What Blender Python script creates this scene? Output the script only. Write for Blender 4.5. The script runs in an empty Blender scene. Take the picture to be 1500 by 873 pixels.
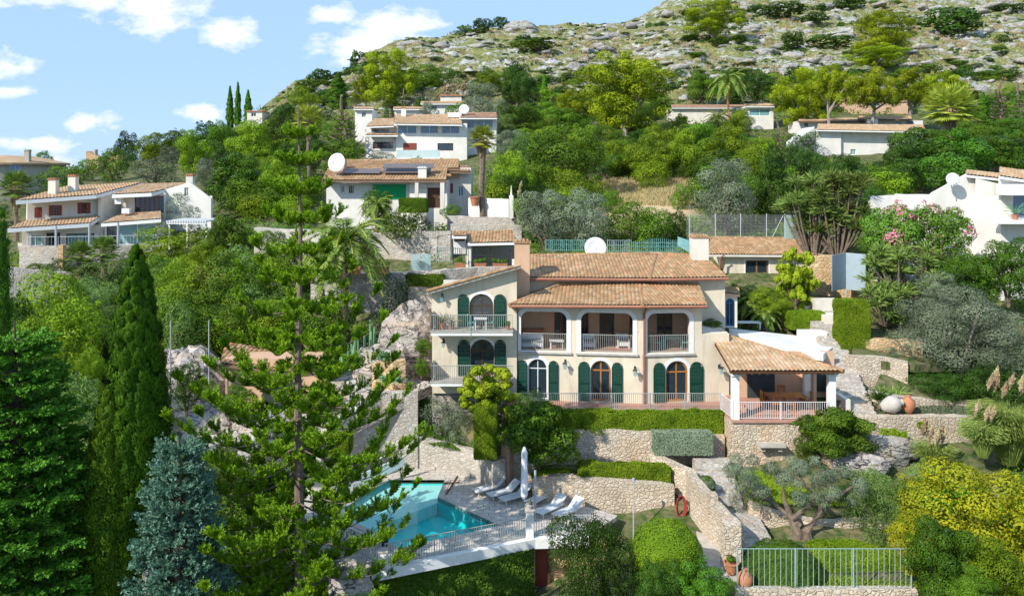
import bpy, math, random
import numpy as np
from mathutils import Vector, Matrix
from mathutils.geometry import tessellate_polygon
random.seed(7)
NR = np.random.RandomState(11)
SC = bpy.context.scene
COL = SC.collection
F = 1200.0; HY = 250.0            # the lens in photo pixels, and the row of the horizon; camera at the origin looks along +Y

def X(px, d): return (px - 750.0) / F * d
def Z(py, d): return (HY - py) / F * d
def P(px, py, d): return Vector((X(px, d), d, Z(py, d)))

# ---------------------------------------------------------------- objects
def tag(o, label=None, cat=None, group=None, kind=None):
    if label: o['label'] = label
    if cat: o['category'] = cat
    if group: o['group'] = group
    if kind: o['kind'] = kind
    return o

def thing(name, label, cat, loc=(0, 0, 0), group=None, rz=0.0):
    o = bpy.data.objects.new(name, None); COL.objects.link(o)
    o.empty_display_size = .3
    o.location = loc; o.rotation_euler = (0, 0, rz)
    return tag(o, label, cat, group)

def root_of(o):
    off = Vector((0, 0, 0))
    while o is not None:
        off += o.location; o = o.parent
    return off

class MB:
    """collects shapes; build() links them as one mesh object"""
    def __init__(s, T=None):
        s.v = []; s.f = []; s.c = []; s.T = T
    def add(s, vs, fs, c=None):
        b = len(s.v)
        if s.T: vs = [s.T(*p) for p in vs]
        s.v.extend([tuple(p) for p in vs])
        s.f.extend([tuple(b + i for i in f) for f in fs])
        cc = random.random() if c is None else c
        s.c.extend([cc] * len(fs))
        return s
    def box(s, x0, x1, y0, y1, z0, z1, c=None):
        vs = [(x0,y0,z0),(x1,y0,z0),(x1,y1,z0),(x0,y1,z0),(x0,y0,z1),(x1,y0,z1),(x1,y1,z1),(x0,y1,z1)]
        return s.add(vs, [(0,3,2,1),(4,5,6,7),(0,1,5,4),(1,2,6,5),(2,3,7,6),(3,0,4,7)], c)
    def prism(s, poly, z0, z1, c=None):
        n = len(poly)
        z0 = z0 if isinstance(z0, (list, tuple)) else [z0] * n
        z1 = z1 if isinstance(z1, (list, tuple)) else [z1] * n
        vs = [(p[0], p[1], z0[i]) for i, p in enumerate(poly)] + [(p[0], p[1], z1[i]) for i, p in enumerate(poly)]
        return s.add(vs, [tuple(range(n))[::-1], tuple(range(n, 2*n))] + [(i, (i+1) % n, n + (i+1) % n, n + i) for i in range(n)], c)
    def slab(s, pts, t, c=None):
        """3D polygon given thickness t straight down"""
        n = len(pts)
        vs = [tuple(p) for p in pts] + [(p[0], p[1], p[2] - t) for p in pts]
        return s.add(vs, [tuple(range(n)), tuple(range(n, 2*n))[::-1]] + [(i, n+i, n+(i+1) % n, (i+1) % n) for i in range(n)], c)
    def tube(s, pts, rad, n=6, c=None, cap=True):
        pts = [Vector(p) for p in pts]
        if not isinstance(rad, (list, tuple)): rad = [rad] * len(pts)
        vs = []; fs = []
        up = Vector((0, 0, 1))
        for i, p in enumerate(pts):
            t = (pts[min(i+1, len(pts)-1)] - pts[max(i-1, 0)])
            if t.length < 1e-9: t = up.copy()
            t.normalize()
            a = t.cross(Vector((1, 0, 0)) if abs(t.z) > .9 else up).normalized(); b = t.cross(a)
            for k in range(n):
                w = 2*math.pi*k/n
                vs.append(p + (a*math.cos(w) + b*math.sin(w)) * rad[i])
        for i in range(len(pts)-1):
            for k in range(n):
                fs.append((i*n+k, i*n+(k+1) % n, (i+1)*n+(k+1) % n, (i+1)*n+k))
        if cap:
            fs.append(tuple(range(n))[::-1]); fs.append(tuple(range((len(pts)-1)*n, len(pts)*n)))
        return s.add(vs, fs, c)
    def lathe(s, cx, cy, prof, n=12, c=None, sx=1, sy=1):
        vs = []; fs = []
        for r, z in prof:
            for k in range(n):
                w = 2*math.pi*k/n; vs.append((cx + sx*r*math.cos(w), cy + sy*r*math.sin(w), z))
        for i in range(len(prof)-1):
            for k in range(n):
                fs.append((i*n+k, i*n+(k+1) % n, (i+1)*n+(k+1) % n, (i+1)*n+k))
        fs.append(tuple(range(n))[::-1]); fs.append(tuple(range((len(prof)-1)*n, len(prof)*n)))
        return s.add(vs, fs, c)
    def panel(s, outer, holes, t0, t1, c=None):
        """wall of (s,z) outline with holes between depths t0 (front) and t1"""
        loops = [outer] + list(holes)
        flat = [p for l in loops for p in l]
        tris = tessellate_polygon([[Vector((p[0], p[1], 0)) for p in l] for l in loops])
        n = len(flat)
        vs = [(p[0], t0, p[1]) for p in flat] + [(p[0], t1, p[1]) for p in flat]
        fs = [tuple(t) for t in tris] + [tuple(i+n for i in t)[::-1] for t in tris]
        b = 0
        for l in loops:
            m = len(l)
            for i in range(m):
                j = (i+1) % m; fs.append((b+i, b+j, n+b+j, n+b+i))
            b += m
        return s.add(vs, fs, c)
    def build(s, name, mat, parent=None, smooth=False, label=None, fixn=True):
        me = bpy.data.meshes.new(name)
        off = root_of(parent)
        me.from_pydata([(v[0]-off.x, v[1]-off.y, v[2]-off.z) for v in s.v], [], s.f)
        at = me.attributes.new('var', 'FLOAT', 'FACE'); at.data.foreach_set('value', s.c)
        me.materials.append(mat)
        if fixn:
            import bmesh
            bm = bmesh.new(); bm.from_mesh(me); bmesh.ops.recalc_face_normals(bm, faces=bm.faces); bm.to_mesh(me); bm.free()
        if smooth: me.polygons.foreach_set('use_smooth', [True]*len(me.polygons))
        o = bpy.data.objects.new(name, me); COL.objects.link(o)
        if parent: o.parent = parent
        if label: o['label'] = label
        return o

def frame(ax, ay, bx, by):
    """local frame of a facade: s runs from a to b, t goes away from the camera side, z is world"""
    L = math.hypot(bx-ax, by-ay); ux, uy = (bx-ax)/L, (by-ay)/L
    nx, ny = -uy, ux
    def T(s_, t, z): return (ax + ux*s_ + nx*t, ay + uy*s_ + ny*t, z)
    T.L = L; T.u = (ux, uy); T.o = (ax, ay)
    def sp(px):  # the s at which the facade meets the column px
        k = (px - 750)/F
        return (k*ay - ax)/(ux - k*uy)
    T.sp = sp
    return T

def arch(s0, s1, z0, z1, n=12, flat=None):
    """arched opening outline; flat = corner radius for a flat-topped opening with round corners"""
    if flat:
        r = flat; pts = [(s0, z0), (s1, z0)]
        for i in range(n+1):
            a = math.pi/2*i/n; pts.append((s1-r+r*math.cos(a), z1-r+r*math.sin(a)))
        for i in range(n+1):
            a = math.pi/2*(1+i/n); pts.append((s0+r+r*math.cos(a), z1-r+r*math.sin(a)))
        return pts
    r = (s1-s0)/2; cs = (s0+s1)/2; pts = [(s0, z0), (s1, z0)]
    for i in range(n+1):
        a = math.pi*i/n; pts.append((cs+r*math.cos(a), z1-r+r*math.sin(a)))
    return pts
def rect(s0, s1, z0, z1): return [(s0, z0), (s1, z0), (s1, z1), (s0, z1)]

def npmesh(name, verts, quads, mat, var=None, smooth=False, tri=False):
    me = bpy.data.meshes.new(name)
    k = quads.shape[1]; nf = quads.shape[0]
    me.vertices.add(len(verts)); me.vertices.foreach_set('co', verts.astype(np.float32).ravel())
    me.loops.add(nf*k); me.loops.foreach_set('vertex_index', quads.astype(np.int32).ravel())
    me.polygons.add(nf); me.polygons.foreach_set('loop_start', np.arange(0, nf*k, k, dtype=np.int32))
    try: me.polygons.foreach_set('loop_total', np.full(nf, k, dtype=np.int32))
    except Exception: pass
    if smooth: me.polygons.foreach_set('use_smooth', np.ones(nf, dtype=bool))
    me.update(calc_edges=True)
    if var is not None:
        at = me.attributes.new('var', 'FLOAT', 'FACE'); at.data.foreach_set('value', var.astype(np.float32))
    me.materials.append(mat)
    return me
def meshobj(name, me, parent=None):
    o = bpy.data.objects.new(name, me); COL.objects.link(o)
    if parent: o.parent = parent
    return o

# ---------------------------------------------------------------- materials
def nmat(name):
    m = bpy.data.materials.new(name); m.use_nodes = True
    nt = m.node_tree; nt.nodes.clear()
    out = nt.nodes.new('ShaderNodeOutputMaterial')
    return m, nt, out
def N(nt, t, **kw):
    n = nt.nodes.new(t)
    for k, v in kw.items():
        if k.startswith('i_'):
            key = k[2:]
            n.inputs[int(key) if key.isdigit() else key.replace('_', ' ')].default_value = v
        else: setattr(n, k, v)
    return n
def mixc(nt, a, b, fac, blend='MIX'):
    n = nt.nodes.new('ShaderNodeMix'); n.data_type = 'RGBA'; n.blend_type = blend
    for sock, val in ((n.inputs[0], fac), (n.inputs[6], a), (n.inputs[7], b)):
        if hasattr(val, 'is_output') or isinstance(val, bpy.types.NodeSocket): nt.links.new(val, sock)
        elif isinstance(val, (int, float)): sock.default_value = val
        else: sock.default_value = (*val[:3], 1)
    return n.outputs[2]
def ramp(nt, fac, stops):
    n = nt.nodes.new('ShaderNodeValToRGB'); e = n.color_ramp.elements
    while len(e) < len(stops): e.new(.5)
    for i, (p, c) in enumerate(stops):
        e[i].position = p; e[i].color = (c, c, c, 1) if isinstance(c, (int, float)) else (*c, 1)
    nt.links.new(fac, n.inputs[0]); return n.outputs[0]
def noise(nt, vec, scale, detail=4, rough=.55):
    n = N(nt, 'ShaderNodeTexNoise'); n.inputs['Scale'].default_value = scale
    n.inputs['Detail'].default_value = detail; n.inputs['Roughness'].default_value = rough
    nt.links.new(vec, n.inputs['Vector']); return n.outputs['Fac']
def pos(nt): return N(nt, 'ShaderNodeNewGeometry').outputs['Position']
def attr(nt, name): 
    n = N(nt, 'ShaderNodeAttribute'); n.attribute_name = name; return n.outputs['Fac']
def math_(nt, op, a, b=None):
    n = nt.nodes.new('ShaderNodeMath'); n.operation = op
    for i, v in enumerate((a, b)):
        if v is None: continue
        if isinstance(v, (int, float)): n.inputs[i].default_value = v
        else: nt.links.new(v, n.inputs[i])
    return n.outputs[0]
def bsdf(nt, out, color, rough=.8, bump=None, bstr=.5, bdist=.02, spec=.3, metal=0):
    p = nt.nodes.new('ShaderNodeBsdfPrincipled')
    if isinstance(color, bpy.types.NodeSocket): nt.links.new(color, p.inputs['Base Color'])
    else: p.inputs['Base Color'].default_value = (*color, 1)
    p.inputs['Roughness'].default_value = rough; p.inputs['Metallic'].default_value = metal
    p.inputs['Specular IOR Level'].default_value = spec
    if bump is not None:
        b = nt.nodes.new('ShaderNodeBump'); b.inputs['Strength'].default_value = bstr; b.inputs['Distance'].default_value = bdist
        nt.links.new(bump, b.inputs['Height']); nt.links.new(b.outputs[0], p.inputs['Normal'])
    nt.links.new(p.outputs[0], out.inputs[0]); return p

def m_plain(name, c, rough=.6, var=.12, scale=3, spec=.3, metal=0, bump=.3):
    m, nt, out = nmat(name); ps = pos(nt)
    f = noise(nt, ps, scale, 5)
    f2 = noise(nt, ps, scale*9, 3)
    col = mixc(nt, [x*(1-var*1.6) for x in c], [min(1, x*(1+var)) for x in c], ramp(nt, math_(nt, 'ADD', math_(nt, 'MULTIPLY', f, .7), math_(nt, 'MULTIPLY', f2, .3)), [(.3, 0), (.7, 1)]))
    bsdf(nt, out, col, rough, f2, bump, .01, spec, metal); return m
def m_stucco(name, c, stain=(.32, .27, .2), amt=.35):
    m, nt, out = nmat(name); ps = pos(nt)
    mp = N(nt, 'ShaderNodeMapping'); mp.inputs['Scale'].default_value = (1.6, 1.6, .35); nt.links.new(ps, mp.inputs[0])
    streak = noise(nt, mp.outputs[0], 1.6, 6, .65); pat = noise(nt, ps, .7, 5); fine = noise(nt, ps, 14, 4)
    c1 = mixc(nt, [x*.9 for x in c], [min(1, x*1.05) for x in c], ramp(nt, pat, [(.35, 0), (.65, 1)]))
    fac = math_(nt, 'MULTIPLY', ramp(nt, streak, [(.5, 0), (.78, 1)]), amt)
    col = mixc(nt, c1, stain, fac)
    col = mixc(nt, col, [x*.8 for x in c], math_(nt, 'MULTIPLY', ramp(nt, fine, [(.55, 0), (.8, 1)]), .3))
    bsdf(nt, out, col, .9, fine, .35, .02, .15); return m
def m_stone(name, c1, c2, mortar, size=3.0, bstr=.65):
    m, nt, out = nmat(name); ps = pos(nt)
    mp = N(nt, 'ShaderNodeMapping'); mp.inputs['Scale'].default_value = (1, 1, 1.35); nt.links.new(ps, mp.inputs[0])
    dn = N(nt, 'ShaderNodeTexNoise'); dn.inputs['Scale'].default_value = 1.8; nt.links.new(mp.outputs[0], dn.inputs['Vector'])
    vm = N(nt, 'ShaderNodeVectorMath', operation='MULTIPLY_ADD'); nt.links.new(dn.outputs['Color'], vm.inputs[0]); vm.inputs[1].default_value = (.25, .25, .25); nt.links.new(mp.outputs[0], vm.inputs[2])
    v = N(nt, 'ShaderNodeTexVoronoi', feature='DISTANCE_TO_EDGE'); v.inputs['Scale'].default_value = size; nt.links.new(vm.outputs[0], v.inputs['Vector'])
    vc = N(nt, 'ShaderNodeTexVoronoi'); vc.inputs['Scale'].default_value = size; nt.links.new(vm.outputs[0], vc.inputs['Vector'])
    sep = N(nt, 'ShaderNodeSeparateColor'); nt.links.new(vc.outputs['Color'], sep.inputs[0])
    big = noise(nt, ps, .45, 5); fine = noise(nt, ps, 11, 5)
    col = mixc(nt, c1, c2, ramp(nt, math_(nt, 'ADD', math_(nt, 'MULTIPLY', sep.outputs[0], .6), math_(nt, 'MULTIPLY', big, .45)), [(.2, 0), (.85, 1)]))
    col = mixc(nt, col, [x*.55 for x in c1], math_(nt, 'MULTIPLY', ramp(nt, sep.outputs[1], [(.7, 0), (1, 1)]), .5))
    col = mixc(nt, col, [x*.6 for x in c2], math_(nt, 'MULTIPLY', ramp(nt, fine, [(.45, 0), (.75, 1)]), .45))
    stn = noise(nt, mp.outputs[0], .28, 6, .65); col = mixc(nt, col, [x*.5 for x in c1], math_(nt, 'MULTIPLY', ramp(nt, stn, [(.5, 0), (.7, 1)]), .55))
    col = mixc(nt, col, (.62, .36, .16), math_(nt, 'MULTIPLY', ramp(nt, noise(nt, ps, .5, 3), [(.55, 0), (.75, 1)]), .4))
    edge = ramp(nt, v.outputs['Distance'], [(.0, 0), (.09, 1)])
    col = mixc(nt, mixc(nt, col, mortar, .8), col, edge)
    h = math_(nt, 'ADD', ramp(nt, v.outputs['Distance'], [(0, 0), (.16, 1)]), math_(nt, 'MULTIPLY', fine, .4))
    bsdf(nt, out, col, .92, h, bstr, .06, .15); return m
def m_tile(name, c1, c2, c3):
    m, nt, out = nmat(name); ps = pos(nt)
    a = attr(nt, 'var'); big = noise(nt, ps, .8, 5, .6); fine = noise(nt, ps, 9, 4)
    col = mixc(nt, c1, c2, ramp(nt, math_(nt, 'ADD', math_(nt, 'MULTIPLY', a, .45), math_(nt, 'MULTIPLY', big, .65)), [(.15, 0), (.85, 1)]))
    col = mixc(nt, col, c3, math_(nt, 'MULTIPLY', ramp(nt, math_(nt, 'ADD', math_(nt, 'MULTIPLY', a, .25), math_(nt, 'MULTIPLY', big, .8)), [(.52, 0), (.75, 1)]), .7))
    col = mixc(nt, col, [x*.45 for x in c1], math_(nt, 'MULTIPLY', ramp(nt, fine, [(.5, 0), (.75, 1)]), .6))
    col = mixc(nt, col, (.17, .13, .09), math_(nt, 'MULTIPLY', ramp(nt, noise(nt, ps, 1.7, 6, .7), [(.52, 0), (.68, 1)]), .55))
    col = mixc(nt, col, (.50, .20, .10), math_(nt, 'MULTIPLY', ramp(nt, a, [(.93, 0), (.95, 1)]), .6))
    bsdf(nt, out, col, .88, fine, .4, .02, .2); return m
def m_leaf(name, dark, light, tr=.35, patch=None, rough=.55, hue=.5):
    m, nt, out = nmat(name)
    a = attr(nt, 'var'); oi = N(nt, 'ShaderNodeObjectInfo').outputs['Random']
    f = math_(nt, 'ADD', math_(nt, 'MULTIPLY', a, .75), math_(nt, 'MULTIPLY', oi, .3))
    col = mixc(nt, dark, light, ramp(nt, f, [(.05, 0), (.95, 1)]))
    if patch: col = mixc(nt, col, patch[0], ramp(nt, a, [(patch[1], 0), (min(1, patch[1]+.03), 1)]))
    hs = N(nt, 'ShaderNodeHueSaturation'); nt.links.new(col, hs.inputs['Color'])
    nt.links.new(math_(nt, 'ADD', math_(nt, 'MULTIPLY', oi, .03), .482), hs.inputs['Hue'])
    nt.links.new(math_(nt, 'ADD', math_(nt, 'MULTIPLY', oi, .5*hue), 1-.25*hue), hs.inputs['Value'])
    p = bsdf(nt, out, hs.outputs[0], rough, None, spec=.1)
    t = nt.nodes.new('ShaderNodeBsdfTranslucent')
    tc = mixc(nt, hs.outputs[0], (1.0, 1.0, .35), .35, 'MULTIPLY'); nt.links.new(tc, t.inputs[0])
    mx = nt.nodes.new('ShaderNodeMixShader'); mx.inputs[0].default_value = tr*.55
    nt.links.new(p.outputs[0], mx.inputs[1]); nt.links.new(t.outputs[0], mx.inputs[2]); nt.links.new(mx.outputs[0], out.inputs[0])
    return m
def m_glass(name, tint, refl=.25, transp=.5):
    m, nt, out = nmat(name)
    p = nt.nodes.new('ShaderNodeBsdfPrincipled'); p.inputs['Base Color'].default_value = (*tint, 1); p.inputs['Roughness'].default_value = .05
    p.inputs['Specular IOR Level'].default_value = .5 + refl
    t = nt.nodes.new('ShaderNodeBsdfTransparent'); mx = nt.nodes.new('ShaderNodeMixShader'); mx.inputs[0].default_value = transp
    nt.links.new(p.outputs[0], mx.inputs[1]); nt.links.new(t.outputs[0], mx.inputs[2]); nt.links.new(mx.outputs[0], out.inputs[0]); return m

M = {}
M['cream'] = m_stucco('cream_stucco', (.70, .61, .46), (.36, .30, .22), .6)
M['peach'] = m_stucco('peach_stucco', (.62, .40, .26))
M['white'] = m_stucco('white_render', (.75, .715, .65), (.5, .46, .4), .3)
M['offwhite'] = m_stucco('offwhite_render', (.70, .65, .56), (.4, .35, .28), .35)
M['grey_render'] = m_stucco('grey_render', (.42, .38, .31), (.2, .18, .15), .5)
M['trim'] = m_plain('white_trim', (.78, .77, .74), .7, .06, 5)
M['stone'] = m_stone('rubble_stone', (.58, .46, .33), (.70, .60, .47), (.42, .34, .25), 4.4)
M['stone_grey'] = m_stone('pale_stone', (.46, .40, .33), (.62, .57, .50), (.40, .36, .30), 3.8, .5)
M['stone_warm'] = m_stone('ochre_stone', (.56, .34, .16), (.70, .52, .31), (.44, .32, .19), 3.4)
M['tile'] = m_tile('clay_tiles', (.29, .165, .08), (.45, .285, .145), (.53, .40, .25))
M['tile_pale'] = m_tile('pale_clay_tiles', (.38, .24, .13), (.56, .39, .23), (.60, .49, .35))
M['tile_dark'] = m_tile('dull_clay_tiles', (.26, .14, .08), (.40, .25, .16), (.45, .36, .26))
M['terracotta'] = m_plain('terracotta', (.48, .20, .10), .75, .2, 4)
M['rust'] = m_plain('rust_paint', (.33, .12, .07), .6, .15, 4)
M['shutter'] = m_plain('green_shutter_paint', (.006, .052, .033), .6, .25, 8, spec=.12)
M['shutter_bright'] = m_plain('bright_green_paint', (.0, .36, .11), .5, .08, 8)
M['redwood'] = m_plain('red_brown_wood', (.24, .055, .035), .55, .2, 6)
M['wood'] = m_plain('orange_wood', (.42, .16, .04), .5, .2, 9)
M['darkwood'] = m_plain('dark_wood', (.10, .045, .02), .6, .2, 9)
M['beam'] = m_plain('weathered_beam', (.22, .14, .09), .8, .25, 6)
M['rail'] = m_plain('grey_painted_steel', (.36, .37, .34), .5, .12, 12)
M['rail_teal'] = m_plain('teal_painted_steel', (.16, .36, .32), .5, .15, 12)
M['rail_blue'] = m_plain('blue_grey_painted_steel', (.28, .40, .37), .5, .12, 12)
M['rail_white'] = m_plain('white_painted_steel', (.7, .7, .68), .5, .1, 12)
M['iron'] = m_plain('dark_iron', (.04, .05, .055), .55, .2, 12)
M['galv'] = m_plain('galvanised_steel', (.42, .44, .45), .5, .1, 7)
M['panelblue'] = m_plain('blue_grey_panel', (.33, .41, .45), .55, .07, 2)
def m_paving(name, c):
    m, nt, out = nmat(name); ps = pos(nt)
    br = N(nt, 'ShaderNodeTexBrick'); br.inputs['Scale'].default_value = 1; br.inputs['Brick Width'].default_value = .62; br.inputs['Row Height'].default_value = .42; br.inputs['Mortar Size'].default_value = .022
    br.inputs['Color1'].default_value = (*c, 1); br.inputs['Color2'].default_value = (c[0]*.84, c[1]*.83, c[2]*.82, 1); br.inputs['Mortar'].default_value = (c[0]*.45, c[1]*.42, c[2]*.38, 1); nt.links.new(ps, br.inputs['Vector'])
    n1 = noise(nt, ps, .9, 6, .65); n2 = noise(nt, ps, 7, 4)
    col = mixc(nt, br.outputs['Color'], [x*.6 for x in c], math_(nt, 'MULTIPLY', ramp(nt, n1, [(.5, 0), (.72, 1)]), .6))
    bsdf(nt, out, col, .75, n2, .3, .01, .25); return m
M['paving'] = m_paving('pale_paving', (.60, .545, .48))
M['clayfloor'] = m_plain('clay_floor', (.48, .26, .19), .7, .15, 4)
M['concrete'] = m_plain('concrete', (.50, .45, .39), .85, .18, 2)
M['plastic'] = m_plain('white_plastic', (.66, .66, .65), .4, .04, 6)
M['canvas'] = m_plain('white_canvas', (.74, .74, .76), .8, .08, 6)
M['curtain'] = m_plain('curtain_cloth', (.62, .60, .56), .9, .1, 10)
M['cushion'] = m_plain('grey_cushion', (.35, .37, .36), .9, .1, 8)
M['blue'] = m_plain('blue_paint', (.03, .18, .42), .5, .1, 8)
M['hose'] = m_plain('red_hose', (.35, .04, .04), .5, .1, 8)
M['yellow'] = m_plain('yellow_cloth', (.75, .5, .03), .8, .1, 8)
M['glass'] = m_glass('window_glass', (.025, .045, .06), .4, .25)
M['glass_blue'] = m_glass('blue_window_glass', (.05, .13, .24), .6, .05)
M['glass_teal'] = m_glass('teal_glass', (.25, .50, .52), .3, .45)
M['balglass'] = m_glass('balustrade_glass', (.45, .62, .62), .3, .5)
M['bark'] = m_plain('grey_brown_bark', (.20, .15, .11), .9, .35, 4, bump=1)
M['bark_pale'] = m_plain('pale_bark', (.34, .29, .24), .9, .35, 5, bump=1)
M['bark_dark'] = m_plain('dark_bark', (.09, .065, .05), .9, .35, 5, bump=1)
M['deadfrond'] = m_plain('dead_frond', (.36, .25, .15), .9, .3, 6)
M['solar'] = m_plain('solar_panel', (.15, .12, .11), .3, .2, 3)
M['l_mid'] = m_leaf('leaf_mid', (0.017, 0.058, 0.006), (0.155, 0.27, 0.018))
M['l_bright'] = m_leaf('leaf_bright', (0.05, 0.12, 0.006), (0.28, 0.4, 0.02), .4)
M['l_dark'] = m_leaf('leaf_dark', (0.01, 0.038, 0.006), (0.072, 0.145, 0.018))
M['l_glossy'] = m_leaf('leaf_glossy', (0.013, 0.055, 0.006), (0.11, 0.24, 0.018), .25, rough=.35)
M['l_olive'] = m_leaf('leaf_olive', (0.055, 0.08, 0.04), (0.25, 0.3, 0.19), .2)
M['l_willow'] = m_leaf('leaf_willow', (0.05, 0.12, 0.02), (0.25, 0.38, 0.1), .25)
M['l_pine'] = m_leaf('leaf_pine', (.045, .10, .004), (.38, .46, .012), .35)
M['l_cyp'] = m_leaf('leaf_cypress', (0.014, 0.06, 0.006), (0.125, 0.26, 0.018), .2)
M['l_cypb'] = m_leaf('leaf_cypress_bright', (0.03, 0.1, 0.01), (0.17, 0.3, 0.02), .25)
M['l_norfolk'] = m_leaf('leaf_norfolk', (0.038, 0.115, 0.006), (0.28, 0.44, 0.018), .3)
M['l_cedar'] = m_leaf('leaf_blue_cedar', (0.08, 0.19, 0.13), (0.3, 0.49, 0.37), .2)
M['l_fir'] = m_leaf('leaf_dark_conifer', (0.018, 0.075, 0.008), (0.13, 0.28, 0.025), .25)
M['l_lime'] = m_leaf('leaf_lime', (0.15, 0.25, 0.01), (0.42, 0.5, 0.03), .45)
M['l_yellow'] = m_leaf('leaf_yellow', (0.11, 0.17, 0.01), (0.56, 0.5, 0.02), .4, patch=((.08, .19, .01), .72))
M['l_hedge'] = m_leaf('leaf_hedge', (0.055, 0.13, 0.006), (0.25, 0.37, 0.02), .3, hue=.2)
M['l_hedgeg'] = m_leaf('leaf_grey_hedge', (0.16, 0.21, 0.13), (0.3, 0.37, 0.24), .2, hue=.2)
M['l_ivy'] = m_leaf('leaf_ivy', (0.02, 0.06, 0.008), (0.11, 0.2, 0.018), .2, hue=.2)
M['l_grass'] = m_leaf('leaf_grass', (0.14, 0.24, 0.012), (0.32, 0.44, 0.03), .3)
M['l_dry'] = m_leaf('leaf_dry', (.30, .22, .10), (.52, .42, .22), .3)
M['l_reed'] = m_leaf('leaf_reed', (0.14, 0.23, 0.04), (0.36, 0.46, 0.12), .35)
M['l_plume'] = m_leaf('leaf_plume', (0.38, 0.28, 0.15), (0.6, 0.48, 0.3), .4)
M['l_palm'] = m_leaf('leaf_palm', (0.06, 0.14, 0.022), (0.26, 0.36, 0.07), .25)
M['l_palmy'] = m_leaf('leaf_palm_yellow', (0.17, 0.25, 0.02), (0.48, 0.5, 0.08), .3)
M['l_yucca'] = m_leaf('leaf_yucca', (0.05, 0.11, 0.02), (0.24, 0.31, 0.07), .25)
M['l_agave'] = m_leaf('leaf_agave', (.08, .22, .10), (.22, .42, .2), .15)
M['l_pink'] = m_leaf('leaf_pink', (0.04, 0.11, 0.015), (0.17, 0.3, 0.03), .3, patch=((.74, .20, .38), .75))
M['l_rust'] = m_leaf('leaf_russet', (.16, .13, .05), (.30, .22, .10), .3)
M['orange'] = m_plain('orange_fruit', (.75, .30, .01), .7, .2, 8)
def m_water():
    m, nt, out = nmat('pool_water'); ps = pos(nt)
    mp = N(nt, 'ShaderNodeMapping'); mp.inputs['Scale'].default_value = (1, .7, 1); nt.links.new(ps, mp.inputs[0])
    w = noise(nt, mp.outputs[0], 2.4, 3)
    b = nt.nodes.new('ShaderNodeBump'); b.inputs['Strength'].default_value = .25; b.inputs['Distance'].default_value = .05; nt.links.new(w, b.inputs['Height'])
    g = nt.nodes.new('ShaderNodeBsdfGlossy'); g.inputs['Roughness'].default_value = .03; nt.links.new(b.outputs[0], g.inputs['Normal'])
    t = nt.nodes.new('ShaderNodeBsdfTransparent'); t.inputs[0].default_value = (.86, .995, .99, 1)
    lw = nt.nodes.new('ShaderNodeLayerWeight'); lw.inputs[0].default_value = .5; nt.links.new(b.outputs[0], lw.inputs['Normal']); fr_ = math_(nt, 'ADD', math_(nt, 'MULTIPLY', math_(nt, 'POWER', lw.outputs['Facing'], 5), .9), .02)
    mx = nt.nodes.new('ShaderNodeMixShader'); nt.links.new(fr_, mx.inputs[0])
    nt.links.new(t.outputs[0], mx.inputs[1]); nt.links.new(g.outputs[0], mx.inputs[2]); nt.links.new(mx.outputs[0], out.inputs[0]); return m
M['water'] = m_water()
def m_pooltile(name, c):
    m, nt, out = nmat(name); ps = pos(nt)
    br = N(nt, 'ShaderNodeTexBrick'); br.offset = 0; br.inputs['Scale'].default_value = 4
    br.inputs['Color1'].default_value = (*c, 1); br.inputs['Color2'].default_value = (c[0]*.8, c[1]*.93, c[2]*.95, 1); br.inputs['Mortar'].default_value = (min(1,c[0]*1.3+.05), min(1,c[1]*1.1), min(1,c[2]*1.1), 1)
    br.inputs['Brick Width'].default_value = .5; br.inputs['Row Height'].default_value = .5; br.inputs['Mortar Size'].default_value = .015
    nt.links.new(ps, br.inputs['Vector'])
    w = N(nt, 'ShaderNodeTexVoronoi', feature='DISTANCE_TO_EDGE'); w.inputs['Scale'].default_value = 1.1; nt.links.new(ps, w.inputs['Vector'])
    bsdf(nt, out, br.outputs['Color'], .5); return m
M['pool_deep'] = m_pooltile('deep_pool_tile', (.01, .56, .54))
M['pool_light'] = m_pooltile('shallow_pool_tile', (.40, .70, .67))
# ---------------------------------------------------------------- foliage generators
def nrm(a): return a/np.maximum(1e-9, np.linalg.norm(a, axis=-1, keepdims=True))
def rdir(n, r=NR): return nrm(r.normal(size=(n, 3)))
def leafquads(C, nr, L, W, dirs=None, r=NR):
    n = len(C)
    if dirs is None: u = nrm(np.cross(nr, rdir(n, r)))
    else: u = nrm(dirs)
    w = nrm(np.cross(nr, u))
    L = np.broadcast_to(L, (n,))[:, None]; W = np.broadcast_to(W, (n,))[:, None]
    v = np.stack([C-u*L*.5, C+w*W*.5, C+u*L*.5, C-w*W*.5], 1).reshape(-1, 3)
    return v, np.arange(4*n).reshape(-1, 4)
class LF:
    """accumulates leaves"""
    def __init__(s): s.V = []; s.var = []
    def add(s, C, nr, L, W, var, dirs=None):
        v, q = leafquads(C, nr, L, W, dirs); s.V.append(v); s.var.append(np.broadcast_to(var, (len(C),)))
    def mesh(s, name, mat, T=None):
        V = np.concatenate(s.V); 
        if T is not None: V = T(V)
        return npmesh(name, V, np.arange(len(V)).reshape(-1, 4), mat, np.concatenate(s.var))

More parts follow.
